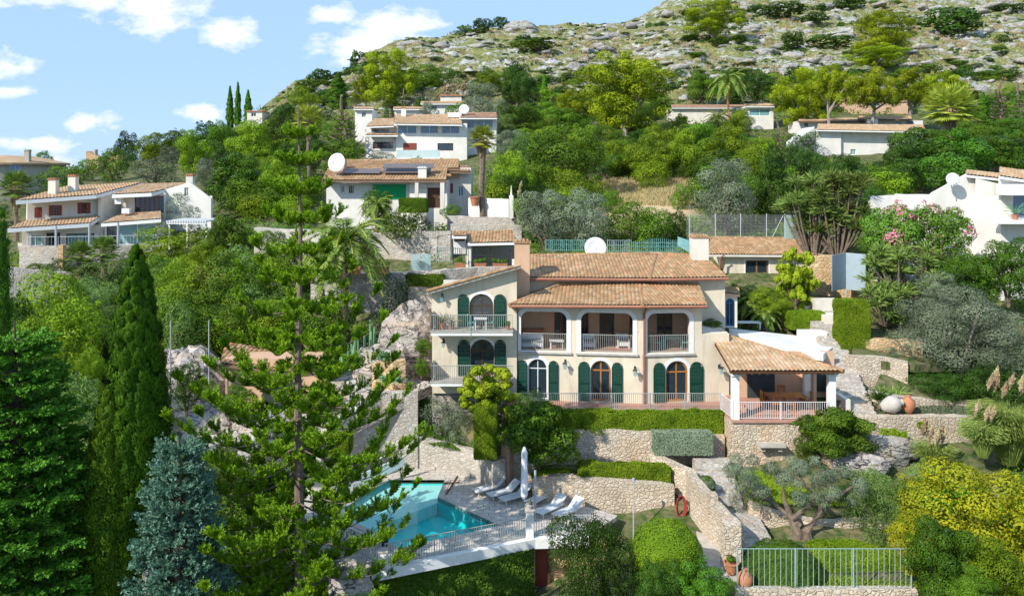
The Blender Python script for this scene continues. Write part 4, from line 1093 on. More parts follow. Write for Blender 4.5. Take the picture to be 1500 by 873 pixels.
def balcony(px0, px1, zt, yf=49.2):
    m = MB(); m.box(X(px0, yf), X(px1, yf), yf, yw-.02, zt-.24, zt-.03); s_ = m.build('balcony', M['trim'], V)
    m = MB(); m.box(X(px0, yf)-.05, X(px1, yf)+.02, yf-.05, yw-.022, zt-.03, zt); m.build('floor_edge', M['concrete'], s_)
    h = MB(); bl = MB(); a = (X(px0, yf)+.03, yf+.05); b = (X(px1, yf)-.03, yf+.05); c = (a[0], yw-.05)
    h.tube([(c[0], c[1], zt+1.0), (a[0], a[1], zt+1.0), (b[0], b[1], zt+1.0)], .025, 5)
    h.tube([(a[0], a[1], zt+.08), (b[0], b[1], zt+.08)], .018, 4)
    n = int((b[0]-a[0])/.125)
    for i in range(n+1): bl.tube([(a[0]+(b[0]-a[0])*i/n, a[1], zt), (a[0]+(b[0]-a[0])*i/n, a[1], zt+1.0)], .014, 4, cap=False)
    for i in range(11): bl.tube([(a[0], a[1]+(c[1]-a[1])*i/10, zt), (a[0], a[1]+(c[1]-a[1])*i/10, zt+1.0)], .014, 4, cap=False)
    ho = h.build('railing', M['rail'], s_); bl.build('balusters', M['rail'], ho)
    g = MB(); g.box(a[0]-.03, a[0]-.015, a[1]+.05, c[1], zt+.1, zt+.98); g.build('side_screen', M['shutter'], s_)
    q = MB(); q.tube([((a[0]+b[0])/2-.05, a[1]-.05, zt-.3), ((a[0]+b[0])/2-.05, a[1]-.05, zt+1.02)], .03, 6); q.build('post', M['rail_teal'], ho)
    return zt
zb1 = balcony(631, 751, Z(486, 49.2)); zb2 = balcony(631, 752, Z(560, 49.2))
m = MB(); m.lathe(0, 0, [(0.001, 0)], 3)
table(X(704, 49.9), 49.9, zb1, .8, .6, .7, 'small round-edged white table on the upper left balcony', 'plastic')
chair(X(690, 49.9), 49.9, zb1, 'pale teal chair left of the table on the upper left balcony', 1.57, 'rail_teal'); chair(X(718, 49.9), 49.9, zb1, 'pale teal chair right of the table on the upper left balcony', -1.57, 'rail_teal')
pot(X(648, 49.9), 49.9, zb1, .22, .42, 'terracotta pot with a tall spiky plant on the upper left balcony', 'l_yucca', .5, kind='spiky')
pot(X(661, 49.9), 49.9, zb1, .18, .3, 'pot with a feathery dry plant beside the spiky one on the upper left balcony', 'l_dry', .45, kind='spiky')
pot(X(744, 49.8), 49.8, zb1, .15, .25, 'small potted plant at the right end of the upper left balcony', 'l_mid', .22)

# terrace slab, clay floor and railing
yf0 = 48.5
pts = [(A0[0]-.5, A0[1]-.02), (A0[0]-.5, yf0), (X(1056, yf0), yf0), (X(1073, 46.6), 46.6), (X(1222, 46.6), 46.6), (X(1222, 46.6), 51.5), (C0[0]+.003, 51.5), (C0[0]+.003, C0[1]-.02), (B0[0], B0[1]-.02)]
m = MB(); m.prism(pts, FL-.14, FL-.01); TR = m.build('terrace', M['clayfloor']); tag(TR, kind='structure')
rt = thing('terrace_railing', 'long grey steel railing along the terrace before the three ground floor arches', 'railing', (X(900, 48.6), 48.6, FL))
railing(rt, [(A0[0]-.4, yf0+.08, FL), (X(1056, yf0)-.02, yf0+.08, FL)], 1.0, mat='rail', post=2.1, root=True, bar=.125, rad=.014)
rt = thing('terrace_railing', 'short pale railing around the front corner and edge of the covered dining terrace', 'railing', (X(1140, 46.7), 46.7, FL))
railing(rt, [(X(1056, yf0)+.02, yf0+.08, FL), (X(1073, 46.8)+.0, 46.75, FL), (X(1214, 46.8), 46.75, FL)], 1.0, mat='rail_white', post=3.0, root=True, bar=.125, rad=.014)

# dining porch
DP = thing('dining_porch', 'open dining porch with sloping tiled roof on white pillars at the villa\'s right end', 'porch', (X(1140, 49), 49, FL))
ze = Z(543, 46.3)
da, db_ = (X(1071, 46.2), 46.2, ze), (X(1236, 46.2), 46.2, ze)
dtop = 51.6; zt_ = Z(493, dtop); dc, dd = (X(1070, dtop), dtop, zt_), (X(1041, dtop), dtop, zt_)
mt, ms = MB(), MB(); tiled(mt, da, db_, dc, dd, m2=ms, thick=.10); r_ = mt.build('roof', M['tile_pale'], DP, fixn=False); ms.build('eaves_slab', M['darkwood'], r_)
mm = MB(); ridge_line(mm, db_, dc, .12); ridge_line(mm, dd, dc, .1); mm.build('ridge_tiles', M['tile'], r_)
m = MB()
for px_ in (1077, 1218): 
    x = X(px_, 46.9); m2_ = MB(); m2_.box(x-.2, x+.2, 46.75, 47.15, FL-.01, ze-.42); m2_.box(x-.27, x+.27, 46.68, 47.22, ze-.419, ze-.3); m2_.build('pillar', M['trim'], DP)
m2_ = MB(); x = X(1183, 49); m2_.box(x-.18, x+.18, 49, 49.36, FL, ze-.3); m2_.build('pillar', M['offwhite'], DP)
m = MB(); m.box(da[0]+.1, db_[0]-.2, 46.8, 47.05, ze-.298, ze-.12); m.build('beam', M['beam'], DP)
for i in range(14):
    x = da[0]+.3+i*(db_[0]-da[0]-.6)/13; m = MB(); m.box(x-.05, x+.05, 46.25, 46.79, ze-.2, ze-.13); m.build('rafter_end', M['beam'], DP)
m = MB(); m.box(C0[0]+.01, X(1222, 51.3), 51.3, 51.5, FL, ze-.02); m.box(X(1222, 46.6)-.18, X(1222, 46.6), 49.3, 51.29, FL, ze-.1); m.build('rear_wall', M['peach'], DP)
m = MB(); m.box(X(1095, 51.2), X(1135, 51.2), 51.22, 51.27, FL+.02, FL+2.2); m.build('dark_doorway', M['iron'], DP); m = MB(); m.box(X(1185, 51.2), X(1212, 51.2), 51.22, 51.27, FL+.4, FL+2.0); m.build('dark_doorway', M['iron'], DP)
m = MB(); m.prism([(X(1065, 49), 48.3), (X(1097, 48.3), 48.3), (X(1097, 48.3), 50.9), (X(1065, 49), 50.9)], FL, FL+.17); m.prism([(X(1065, 49), 48.6), (X(1090, 48.6), 48.6), (X(1090, 48.6), 50.9), (X(1065, 49), 50.9)], FL+.171, FL+.34); m.build('step', M['clayfloor'], DP)
table(X(1150, 49.2), 49.2, FL, 2.3, 1.1, .76, 'long orange wooden dining table under the covered porch', 'wood')
for k, (px_, y_, r_, lb_) in enumerate(((1121, 49.1, 1.57, 'wooden chair at the left end of the porch dining table'), (1136, 48.4, 3.14, 'wooden chair in front of the porch dining table, left one'), (1156, 48.4, 3.14, 'wooden chair in front of the porch dining table, right one'), (1182, 48.9, -1.57, 'wooden chair at the right end of the porch dining table'), (1146, 50.1, 0, 'wooden chair behind the porch dining table against the dark wall'))):
    chair(X(px_, y_), y_, FL, lb_, r_, s=1.1)
m = MB(); x = X(1238, 48); m.box(x-.15, x+.15, 47.6, 50.2, FL-1.2, FL+.9); m.build('side_pier', M['offwhite'], DP)
pot(X(1229, 47), 47.3, FL, .3, .5, 'terracotta pot with dark plant beside the right pillar of the dining porch', 'l_dark', .35)
# white roof terrace behind the porch
WT = thing('roof_terrace', 'bright white roof terrace and parapet behind the dining porch roof', 'terrace', (X(1130, 54), 54, -12.5))
m = MB(); m.prism([(X(1068, 54.2), 54.2), (X(1206, 50.5), 50.5), (X(1232, 56), 56), (X(1068, 57), 57)], [Z(522, 50)-.4]*4, [Z(489, 54.2), Z(519, 50.5), Z(490, 56)-.4, Z(470, 57)-.5]); m.build('sloping_slab', M['white'], WT)
m = MB(); m.box(X(1170, 55.5), X(1206, 55.5), 54.8, 55.9, Z(505, 55), Z(486, 55)); m.build('parapet', M['white'], WT)
table(X(1095, 57.5), 57.6, Z(478, 58)-.1, 1.8, .7, .5, 'white table among chairs on the roof terrace at the foot of the palms', 'plastic')

# ================================================================ rear annex with tiled roof and curtained window
AX = thing('annex', 'small cream annex with clay tiled roof and a curtained wooden window behind the villa', 'house', (X(1110, 66), 66, Z(420, 66)))
ya = 66; TX = frame(X(1062, ya), ya, X(1190, ya), ya)
wz0, wz1 = Z(406, ya), Z(381, ya); s0, s1 = TX.sp(1092), TX.sp(1126)
m = MB(TX); m.panel(rect(0, TX.L, Z(440, ya), Z(372, ya)), [rect(s0, s1, wz0, wz1)], 0, .3); m.box(0, .3, .3, 4, Z(440, ya), Z(372, ya)); m.box(TX.L-.3, TX.L, .3, 4, Z(440, ya), Z(372, ya)); m.build('wall', M['cream'], AX)
window(TX, s0+.01, s1-.01, wz0, wz1, AX, frame='wood', curtain='curtain', glass='glass', fw=.1)
m = MB(TX); m.box(0, TX.L, 3.9, 4.0, Z(440, ya), Z(372, ya)); m.build('inner_wall', M['offwhite'], AX)
m = MB(TX); m.panel(rect(s0-.12, s1+.12, wz0-.12, wz1+.12), [rect(s0, s1, wz0, wz1)], -.02, .004); m.build('window_surround', M['trim'], AX)
roof('roof', [((X(1035, 65.4), 65.4, Z(373, 65.4)), (X(1204, 65.4), 65.4, Z(374, 65.4)), (X(1195, 70), 70, Z(349.5, 70)), (X(1040, 70), 70, Z(348, 70)))], [((X(1040, 70), 70, Z(348, 70)), (X(1195, 70), 70, Z(349.5, 70)))], AX, 'tile', 'offwhite')
m = MB(); m.slab([(X(1040, 70), 70.02, Z(348, 70)), (X(1195, 70), 70.02, Z(349.5, 70)), (X(1204, 65.4), 74, Z(374, 65.4)), (X(1035, 65.4), 74, Z(373, 65.4))], .1); m.build('rear_roof', M['tile'], AX)
m = MB(); m.tube([(X(1062, 65), 65.2, Z(374, 65)), (X(1056, 65), 65.2, Z(378, 65)), (X(1056, 65), 65.3, Z(400, 65))], .08, 6); m.build('downpipe', M['rust'], AX)
# ================================================================ other houses
def facade(parent, px0, px1, pyt, pyb, d, wins=(), mat='white', th=.3, deep=0, d1=None, top=None, name='wall'):
    """frontal wall at depth d (to d1 at px1) with openings; wins: (px0,px1,pyt,pyb,kind)"""
    d1 = d1 or d
    T = frame(X(px0, d), d, X(px1, d1), d1)
    dm = (d+d1)/2
    zt, zb_ = Z(pyt, dm), Z(pyb, dm)
    zg = min(zb_, min(ground(X(px0, d), d), ground(X(px1, d1), d1), ground(X(px1, d1), d1+deep))-.4)
    holes = []; todo = []
    for w_ in wins:
        s0, s1 = T.sp(w_[0]), T.sp(w_[1]); dd = T.o[1]+T.u[1]*(s0+s1)/2
        z1_, z0_ = Z(w_[2], dd), max(Z(w_[3], dd), zb_+.02)
        holes.append(rect(s0, s1, z0_, z1_)); todo.append((s0, s1, z0_, z1_, w_[4]))
    outer = top(T) if top else rect(0, T.L, zg, zt)
    if top: outer = [(a, min(b, zg) if k < 2 else b) for k, (a, b) in enumerate(outer)]
    m = MB(T); m.panel(outer, holes, 0, th)
    o = m.build(name, M[mat], parent); m = MB(T)
    if deep and not top: m.panel([(0, zg), (T.L, zg), (T.L, zt-.01), (0, zt-.01)], [], deep, deep+.1); m.build('rear_wall', M[mat], parent)
    if deep:
        for s_ in ((0, .25), (T.L-.25, T.L)):
            m = MB(T); m.box(s_[0], s_[1], th, deep, zg, (zt if not top else Z(max(pyt, 287), dm))-.015); m.build(name, M[mat], parent)
    for s0, s1, z0_, z1_, k in todo:
        if k == 'green':
            m = MB(T); m.box(s0-.05, s1+.05, -.08, -.01, z0_-.05, z1_+.05)
            o2 = m.build('shutter', M['shutter_bright'], parent); l = MB(T); zz = z0_
            while zz < z1_: l.box(s0, s1, -.105, -.082, zz, zz+.05); zz += .12
            l.build('louvres', M['shutter_bright'], o2)
        elif k == 'rshut':
            m = MB(T); w3 = (s1-s0)
            m.box(s0-.03, s0+w3*.33, -.06, -.01, z0_, z1_); m.build('shutter', M['redwood'], parent)
            m = MB(T); m.box(s1-w3*.33, s1+.03, -.06, -.01, z0_, z1_); m.build('shutter', M['redwood'], parent)
            window(T, s0, s1, z0_, z1_, parent, frame='redwood', glass='glass', fw=.08)
        elif k == 'rclosed':
            m = MB(T); m.box(s0-.03, s1+.03, -.05, .02, z0_, z1_)
            for i in range(1, 2): m.box((s0+s1)/2-.02, (s0+s1)/2+.02, -.07, -.051, z0_, z1_)
            m.build('shutter', M['redwood'], parent)
        elif k == 'door':
            m = MB(T); m.box(s0+.02, s1-.02, .12, .2, z0_, z1_-.02); o2 = m.build('door', M['darkwood'], parent)
            m = MB(T); m.box(s1-.2, s1-.14, .07, .119, z0_+1, z0_+1.12); m.build('handle', M['galv'], o2)
        else:
            fr, gl, mu = {'blue': ('trim', 'glass_blue', 1), 'blue3': ('trim', 'glass_blue', 2), 'blue4': ('iron', 'glass_blue', 3), 'dark': ('trim', 'glass', 1), 'darkw': ('darkwood', 'glass', 1), 'teal': ('iron', 'glass_teal', 2), 'white': ('trim', 'glass_teal', 1), 'rglass': ('redwood', 'glass', 5)}[k]
            window(T, s0+.01, s1-.01, z0_+.01, z1_-.01, parent, frame=fr, glass=gl, mull=mu, fw=.07, curtain='curtain' if k in ('white',) else None)
    return T
def qroof(parent, pts, mat='tile', under='offwhite', ridge=False, thick=.18, name='roof', tile=.3, sub=4, amp=.07):
    """pts: (px,py,d) eave-left, eave-right, top-right, top-left"""
    q = [P(*p) for p in pts]
    mt, ms = MB(), MB(); tiled(mt, *q, tile=tile, row=.5, sub=sub, m2=ms, thick=thick, amp=amp)
    r_ = mt.build(name, M[mat], parent, fixn=False); ms.build('eaves_slab', M[under], r_)
    if ridge: mm = MB(); ridge_line(mm, q[3], q[2], .14); mm.build('ridge_tiles', M[mat], r_)
    return r_
def ch(px0, px1, pyt, pyb, d, parent, mat='offwhite', cap='terracotta'):
    return chimney(X((px0+px1)/2, d), d, Z(pyb, d)-.8, Z(pyt, d), (px1-px0)/F*d, (px1-px0)/F*d*.9, parent, mat, cap)
def pbox(m, px0, px1, d0, d1, pyt, pyb, dref=None):
    dr = dref or d0; m.box(X(px0, dr), X(px1, dr), d0, d1, Z(pyb, dr), Z(pyt, dr)); return m

# ---- long white and pink two-storey house on the left slope
H = thing('terraced_house', 'long pale two-storey house with brown shutters and glazed ground floor on the left slope', 'house', (X(130, 84), 84, Z(360, 84)))
facade(H, 40, 150, 289, 328, 80.5, [(51, 61, 304, 319, 'rclosed'), (72, 90, 301, 316, 'rshut'), (114, 132, 297, 313, 'rshut')], 'offwhite', d1=84, deep=5)
facade(H, 178, 242, 283, 322, 84.5, [(197, 240, 287, 312, 'rglass')], 'offwhite', d1=85, deep=4)
facade(H, 222, 309, 270, 352, 85.6, [(270, 276, 275, 287, 'dark')], 'white', deep=.5, top=lambda T: [(0, Z(352, 85.6)), (T.L, Z(352, 85.6)), (T.L, Z(291, 85.6)), (T.sp(278), Z(267, 85.6)), (0, Z(283, 85.6))])
m = MB(); a, b = P(148, 285, 83.2), P(212, 270, 90.5); m.prism([(a.x, a.y), (b.x, b.y), (b.x-.3, b.y), (a.x-.3, a.y)], Z(335, 84), [a.z, b.z, b.z, a.z]); m.build('wall', M['offwhite'], H)
qroof(H, [(23, 294, 78.5), (141, 285.5, 82), (210, 266.5, 90.5), (96, 274, 87.5)], 'tile_pale', 'trim', thick=.35)
qroof(H, [(164, 285, 83), (222, 282.5, 83.5), (279, 266.5, 90), (205, 271.5, 90)], 'tile_pale', 'trim', thick=.35)
qroof(H, [(11, 335, 77), (132, 327, 80), (150, 315, 84), (36, 323.5, 80.5)], 'tile_pale', 'trim', thick=.35)
qroof(H, [(148, 327.5, 80.7), (236, 321, 81.5), (236, 309.5, 85), (176, 313.5, 84.3)], 'tile_pale', 'trim', thick=.3)
facade(H, 32, 152, 331, 362, 79.5, [(42, 62, 344, 361, 'white'), (68, 88, 341, 361, 'darkw'), (97, 138, 342, 359, 'teal')], 'offwhite', d1=83, deep=4)
facade(H, 153, 232, 326, 360, 82.5, [(156, 172, 329, 358, 'darkw'), (173, 228, 328, 358, 'white')], 'offwhite', deep=4)
for c_ in ((73, 84, 262, 280, 82.5), (102, 113, 257, 277, 84), (274, 284, 256, 268, 88)): ch(*c_, H)
for px_, a_, b_ in ((45, 333, 366), (82, 331, 366), (131, 328, 364), (173, 326, 362)):
    m = MB(); x = X(px_, 78); m.tube([(x, 78, Z(b_, 78)), (x, 78, Z(a_, 78))], .1, 6); m.build('post', M['galv'], H)
m = MB(); pbox(m, 168, 177, 83.4, 84.0, 290, 299); m.tube([(X(172.5, 83.3), 83.38, Z(294.5, 83.3)), (X(172.5, 83.3), 83.42, Z(294.5, 83.3))], .2, 10); m.build('air_conditioner', M['trim'], H)
m = MB(); pbox(m, 178, 189, 83.0, 83.5, 306, 313); m.tube([(X(183, 82.9), 82.97, Z(309.5, 82.9)), (X(183, 82.9), 83.01, Z(309.5, 82.9))], .18, 10); m.build('air_conditioner', M['trim'], H)
def wall_line(label, nodes, th=.5, mat='stone', name='retaining_wall', cat='wall', jit=.05, cap=None, step=.6):
    """nodes: (px, d, py_top, py_bottom)"""
    t = None
    m = MB(); pts = []
    for (a, b) in zip(nodes[:-1], nodes[1:]):
        A = P(a[0], a[2], a[1]); B = P(b[0], b[2], b[1]); L = max(.01, (Vector((B.x, B.y))-Vector((A.x, A.y))).length); n = max(1, int(L/step))
        Ab, Bb = Z(a[3], a[1]), Z(b[3], b[1])
        for i in range(n+(b is nodes[-1])):
            u = i/n; p = A+(B-A)*u; jz = random.uniform(-jit, jit); jy = random.uniform(-jit, jit)*.6
            pts.append((p.x, p.y+jy, p.z+jz, min(Ab+(Bb-Ab)*u, ground(p.x, p.y)-.4)))
    n = len(pts); vs = []
    for i, p in enumerate(pts):
        q0 = pts[max(0, i-1)]; q1 = pts[min(n-1, i+1)]; dx, dy = q1[0]-q0[0], q1[1]-q0[1]; l = math.hypot(dx, dy) or 1
        nx, ny = -dy/l*th, dx/l*th
        vs += [(p[0], p[1], p[3]), (p[0], p[1], p[2]), (p[0]+nx, p[1]+ny, p[2]+random.uniform(-jit, jit)*.5), (p[0]+nx, p[1]+ny, p[3])]
    fs = []
    for i in range(n-1):
        a, b = 4*i, 4*i+4
        for k in range(4): fs.append((a+k, b+k, b+(k+1) % 4, a+(k+1) % 4))
    fs += [(0, 1, 2, 3), (4*n-1, 4*n-2, 4*n-3, 4*n-4)]
    m.add(vs, fs, .5)
    o = m.build(name, M[mat]); tag(o, label, cat); return o
def flat(name, pts, z=None, th=.3, mat='concrete', struct=True, label=None, cat=None):
    """pts (px,py,d) or (px,d) with z"""
    q = [P(*p) if z is None else Vector((X(p[0], p[1]), p[1], z)) for p in pts]
    m = MB(); m.slab(q, th); o = m.build(name, M[mat])
    tag(o, label, cat, kind='structure' if struct else None); return o
wall_line('pale terrace wall under the front of the left two-storey house', [(28, 77.6, 362, 392), (88, 77.6, 362, 392), (130, 78.5, 361, 385), (200, 80, 359, 380), (240, 81, 358, 376)], .5, 'stone_grey')
flat('house_terrace', [(26, 362, 77.7), (240, 358, 81), (240, 355, 86), (26, 356, 83)], th=.3, mat='paving')
r_ = thing('terrace_railing', 'thin pale railing along the terrace edge of the left two-storey house', 'railing', (X(100, 77.5), 77.5, Z(362, 77.5)))
railing(r_, [P(40, 362, 77.7), P(130, 361, 78.6), P(230, 358.5, 80.8)], .95, mat='rail_white', bar=.3, root=True, post=3)
wall_line('lower pale wall down the slope below the left house near the fenced yard', [(8, 72, 392, 460), (60, 73, 396, 455), (105, 74, 400, 440)], .5, 'stone_grey')
m = MB(); pbox(m, 84, 92, 76.8, 77.5, 359, 392); tag(m.build('chimney_stack', M['stone_warm']), 'square ochre stone pier standing against the terrace wall of the left house', 'pier')
for k, (a, b, yt) in enumerate(((20, 80, 418), (8, 70, 432))):
    r_ = thing('mesh_fence', ['upper bluish fence in front of the pale wall at the far left', 'lower bluish fence in front of the pale wall at the far left'][k], 'fence', (X((a+b)/2, 70-k), 70-k, Z(yt+10, 70)))
    railing(r_, [P(a, yt+12, 70-k), P(b, yt+12, 71-k)], .9, mat='rail_blue', bar=.15, root=True, post=1.6)
# pergola
t = thing('pergola', 'white framed pergola with slatted canopy right of the left two-storey house', 'pergola', (X(275, 76), 76, Z(360, 76)))
for px_, y_ in ((248, 75), (302, 75), (252, 78.5), (300, 78.5)):
    m = MB(); m.box(X(px_, 75)-.07, X(px_, 75)+.07, y_-.07, y_+.07, Z(372, 75), Z(328, 75)); m.build('post', M['trim'], t)
m = MB()
for i in range(16): x = X(247, 75)+i*(X(303, 75)-X(247, 75))/15; m.box(x-.05, x+.05, 74.6, 79, Z(325, 75)+.0, Z(325, 75)+.12)
m.box(X(246, 75), X(304, 75), 74.7, 74.85, Z(328, 75), Z(325, 75)-.002); m.box(X(246, 75), X(304, 75), 78.6, 78.75, Z(328, 75), Z(325, 75)-.002); m.build('canopy_slats', M['trim'], t)
# ---- round house
H = thing('round_house', 'round grey rendered house with shallow tiled roof and small blue window at the far left', 'house', (X(-8, 104), 104, Z(285, 104)))
cx, cy = X(-6, 108), 110; R = 7.2
m = MB(); m.lathe(cx, cy, [(R, Z(300, 102)), (R, Z(240, 102))], 40); m.build('wall', M['grey_render'], H)
m = MB(); m.lathe(cx, cy, [(R+.5, Z(239.5, 102)-.15), (R+.5, Z(239.5, 102)+.1), (R*.5, Z(229.5, 110)), (.3, Z(227.5, 110))], 48); m.build('roof', M['tile_pale'], H)
mw = MB(); ang = -.86; wx, wy = cx+R*math.cos(ang), cy+R*math.sin(ang)
Tw = frame(wx-.75, wy-.62, wx+.6, wy+.62); window(Tw, 0.2, 1.6, Z(253, 104), Z(242, 104), H, frame='concrete', glass='glass_blue', t=-.25)
ch(37, 44, 220, 232, 106, H, 'grey_render', 'concrete')
H = thing('ruined_tower', 'broken stone wall end of a ruined tower on the left skyline', 'ruin', (X(132, 150), 150, Z(245, 150)))
m = MB(); m.prism([(X(126, 150), 150), (X(144, 150), 150), (X(144, 150), 152), (X(126, 150), 152)], Z(252, 150), [Z(222, 150), Z(230, 150), Z(231, 150), Z(221, 150)]); m.build('wall', M['stone_warm'], H)
m = MB(); m.prism([(X(137, 151), 151), (X(139.5, 151), 151), (X(139.5, 151), 152), (X(137, 151), 152)], Z(240, 150), Z(219, 150)); m.build('wall_stub', M['stone_grey'], H)
m = MB(); m.prism([(X(156, 152), 152), (X(172, 152), 152), (X(172, 152), 154), (X(156, 152), 154)], Z(250, 150), [Z(233, 150), Z(227, 150), Z(227, 150), Z(234, 150)]); m.build('low_wall', M['stone_warm'], H)
# ---- house with the bright green shutter
H = thing('bungalow', 'white bungalow with bright green shutter, double tiled roof and dark entrance door', 'house', (X(580, 82), 82, Z(305, 82)))
facade(H, 478, 600, 268, 325, 81, [(499, 505, 272, 283, 'dark'), (511, 518, 272, 283, 'darkw'), (547, 594, 271, 291, 'green')], 'white', deep=6)
facade(H, 600, 655, 264, 306, 80.5, [(626, 646, 275, 305, 'door')], 'white', deep=6)
facade(H, 652, 690, 246, 322, 84.5, [(655, 663, 269, 283, 'rclosed'), (671, 679, 273, 288, 'blue')], 'offwhite', deep=4)
qroof(H, [(471, 264.5, 79.5), (654, 264.5, 79.5), (655, 248, 83.5), (480, 249, 83.5)], 'tile', 'beam', True)
qroof(H, [(504, 248, 84), (672, 247, 84), (672, 234.5, 89), (506, 235.5, 89)], 'tile', 'beam', True)
m = MB(); pbox(m, 504, 672, 84.3, 84.7, 248, 262, 84); m.build('upper_wall', M['peach'], H)
qroof(H, [(656, 251, 83.5), (688, 252, 83.5), (686, 243, 86.5), (660, 242, 86.5)], 'tile_dark', 'beam')
for (x0_, x1_, y0_, y1_) in ((500, 556, 257.5, 254), (560, 630, 257, 253.5), (560, 635, 250, 247.5)):
    a, b = P(x0_, y0_, 81), P(x1_, y0_, 81); m = MB(); up_ = Vector((0, 1.1, .42)); off = Vector((0, 0, .28))
    m.slab([a+off, b+off, b+off+up_, a+off+up_], .06); m.build('solar_panel', M['solar'], H)
m = MB(); pbox(m, 645, 651, 79.2, 79.6, 268, 312, 79.4); pbox(m, 608, 613, 79.2, 79.6, 268, 318, 79.4); m.build('porch_post', M['offwhite'], H)
ch(613, 625, 245, 262, 80.5, H, 'white', 'trim')
dish(X(495, 81), 81, Z(239, 81), .95, 'large white satellite dish on the left end of the bungalow roof', (-.35, -1, .2))
m = MB(); pbox(m, 482, 504, 83, 84.5, 234, 256); m.build('wall', M['peach'], H)
wall_line('pale garden wall right of the bungalow behind the tall fan palm', [(686, 80, 290, 322), (745, 78, 292, 322)], .4, 'white')
wall_line('long pale stone wall below the tall fan palm, upper tier', [(655, 76.5, 317, 332), (762, 75.5, 319, 334)], .5, 'stone_grey')
wall_line('long pale stone wall above the small tiled pavilion, lower tier', [(660, 73, 329, 345), (764, 73, 330, 345)], .5, 'stone_grey')
wall_line('rubble wall under the shrubs in front of the bungalow', [(470, 73, 345, 372), (560, 73, 340, 372), (660, 72, 338, 372)], .5, 'stone_grey')
m = MB(); pbox(m, 746, 752, 75, 75.4, 288, 320); m.lathe(X(749, 75.2), 75.2, [(.25, Z(288, 75)), (.1, Z(286, 75)), (.03, Z(272, 75))], 8); tag(m.build('gate_pier', M['white']), 'slim white pier with pointed finial beside the reeds right of the fan palm', 'pier')
pot(X(696, 79), 78.5, Z(302, 78.5), .5, .9, 'large terracotta pot on the wall right of the bungalow', 'l_mid', .6)
r_ = thing('steel_gate', 'dark grey gate at the foot of the bungalow steps', 'gate', (X(632, 71), 71, Z(347, 71)))
railing(r_, [P(618, 350, 71), P(643, 350, 71)], 1.4, mat='iron', bar=.14, root=True)
# ---- white modern villa
H = thing('white_villa', 'white hillside villa with three wide blue windows under a tiled roof and glass balustrade', 'house', (X(620, 126), 126, Z(240, 126)))
facade(H, 580, 684, 181, 246, 124, [(583, 610, 184, 196, 'blue'), (616, 642, 184, 196, 'blue'), (647, 673, 184, 196, 'blue'), (591, 610, 210, 220, 'rclosed'), (641, 664, 210, 221, 'darkw')], 'white', deep=9)
facade(H, 535, 582, 185, 240, 124.5, [(544, 571, 188, 194.5, 'dark'), (546, 576, 208, 218, 'rglass')], 'white', deep=8)
qroof(H, [(577, 181.5, 122.5), (677, 183, 122.5), (675, 169, 129), (578, 169.5, 129)], 'tile_pale', 'trim', True)
qroof(H, [(536, 186, 123), (577, 184.5, 123), (577, 172, 128), (548, 176, 128)], 'tile_pale', 'trim')
qroof(H, [(535, 198.5, 122.5), (583, 198.5, 122.5), (583, 195, 124.4), (540, 195, 124.4)], 'tile_pale', 'trim')
facade(H, 676, 727, 171, 235, 127, [(683, 722, 176, 188, 'blue3')], 'white', deep=8)
qroof(H, [(673, 173, 125.5), (728, 173, 125.5), (727, 166, 131), (676, 166, 131)], 'tile_dark', 'trim', True)
m = MB(); x0, x1 = X(581, 121), X(645, 121); m.box(x0, x1, 120.9, 124, Z(231, 121)-.3, Z(231, 121)); m.build('balcony', M['trim'], H)
m = MB(); m.box(x0, x1, 120.95, 121.0, Z(231, 121), Z(220, 121)); m.build('glass_balustrade', M['balglass'], H)
ch(588, 595, 158, 171, 128, H, 'white', 'terracotta')
dish(X(680, 128), 128, Z(161, 128), .8, 'white satellite dish on the roof of the white hillside villa')
m = MB(); pbox(m, 656, 676, 127, 130, 165, 172); m.build('roof_room', M['white'], H)
# ---- small houses above the white villa
def tiny(label, px0, px1, pyt, pyb, d, win=(), mat='white', rf='tile_pale', rise=5, depth=6, over=2, cat='house'):
    H_ = thing('hillside_house', label, cat, (X((px0+px1)/2, d), d, Z(pyb, d)))
    facade(H_, px0, px1, pyt, pyb, d, win, mat, deep=depth)
    if rf: qroof(H_, [(px0-over, pyt, d-.6), (px1+over, pyt, d-.6), (px1+over, pyt-rise, d+depth), (px0-over, pyt-rise, d+depth)], rf, 'trim', tile=.4, sub=3)
    else:
        m_ = MB(); pbox(m_, px0-1, px1+1, d-.3, d+depth, pyt-1.5, pyt, d); m_.build('flat_roof', M['terracotta'], H_)
    return H_
tiny('small white house with flat tiled edge above the white villa roof', 618, 678, 152, 166, 150, [(632, 640, 155, 161, 'dark')], rise=3)
tiny('pale cubic house partly hidden behind grey bushes above the white villa', 645, 676, 141, 156, 165, [], 'offwhite', None)
tiny('low white wall house left of the dark conifer above the white villa', 578, 620, 160, 176, 148, [], rise=3)
tiny('tiny white house with dark window beside the bougainvillea', 520, 545, 160, 186, 150, [(530, 536, 165, 172, 'dark')], rise=3)
tiny('tiny pale house beside the cypress trio on the left skyline', 362, 384, 164, 176, 205, [(368, 375, 166, 171, 'dark')], 'offwhite', None)
tiny('white house with shaded carport beside the tall feather palm', 1092, 1133, 156, 190, 150, [(1098, 1128, 160, 170, 'white')], rise=4)
tiny('long low cream house behind the feather palm on the right slope', 985, 1092, 158, 172, 158, [], 'offwhite', 'tile_dark', rise=4)
H = thing('low_white_house', 'long low white house with tiled roof edge and gabled left end on the right slope', 'house', (X(1260, 128), 128, Z(232, 128)))
facade(H, 1228, 1345, 191, 240, 126, [(1246, 1254, 219, 227, 'white')], 'white', deep=8)
qroof(H, [(1196, 190.5, 124.5), (1358, 193.5, 124.5), (1352, 184, 131), (1198, 183, 131)], 'tile_pale', 'trim', True)
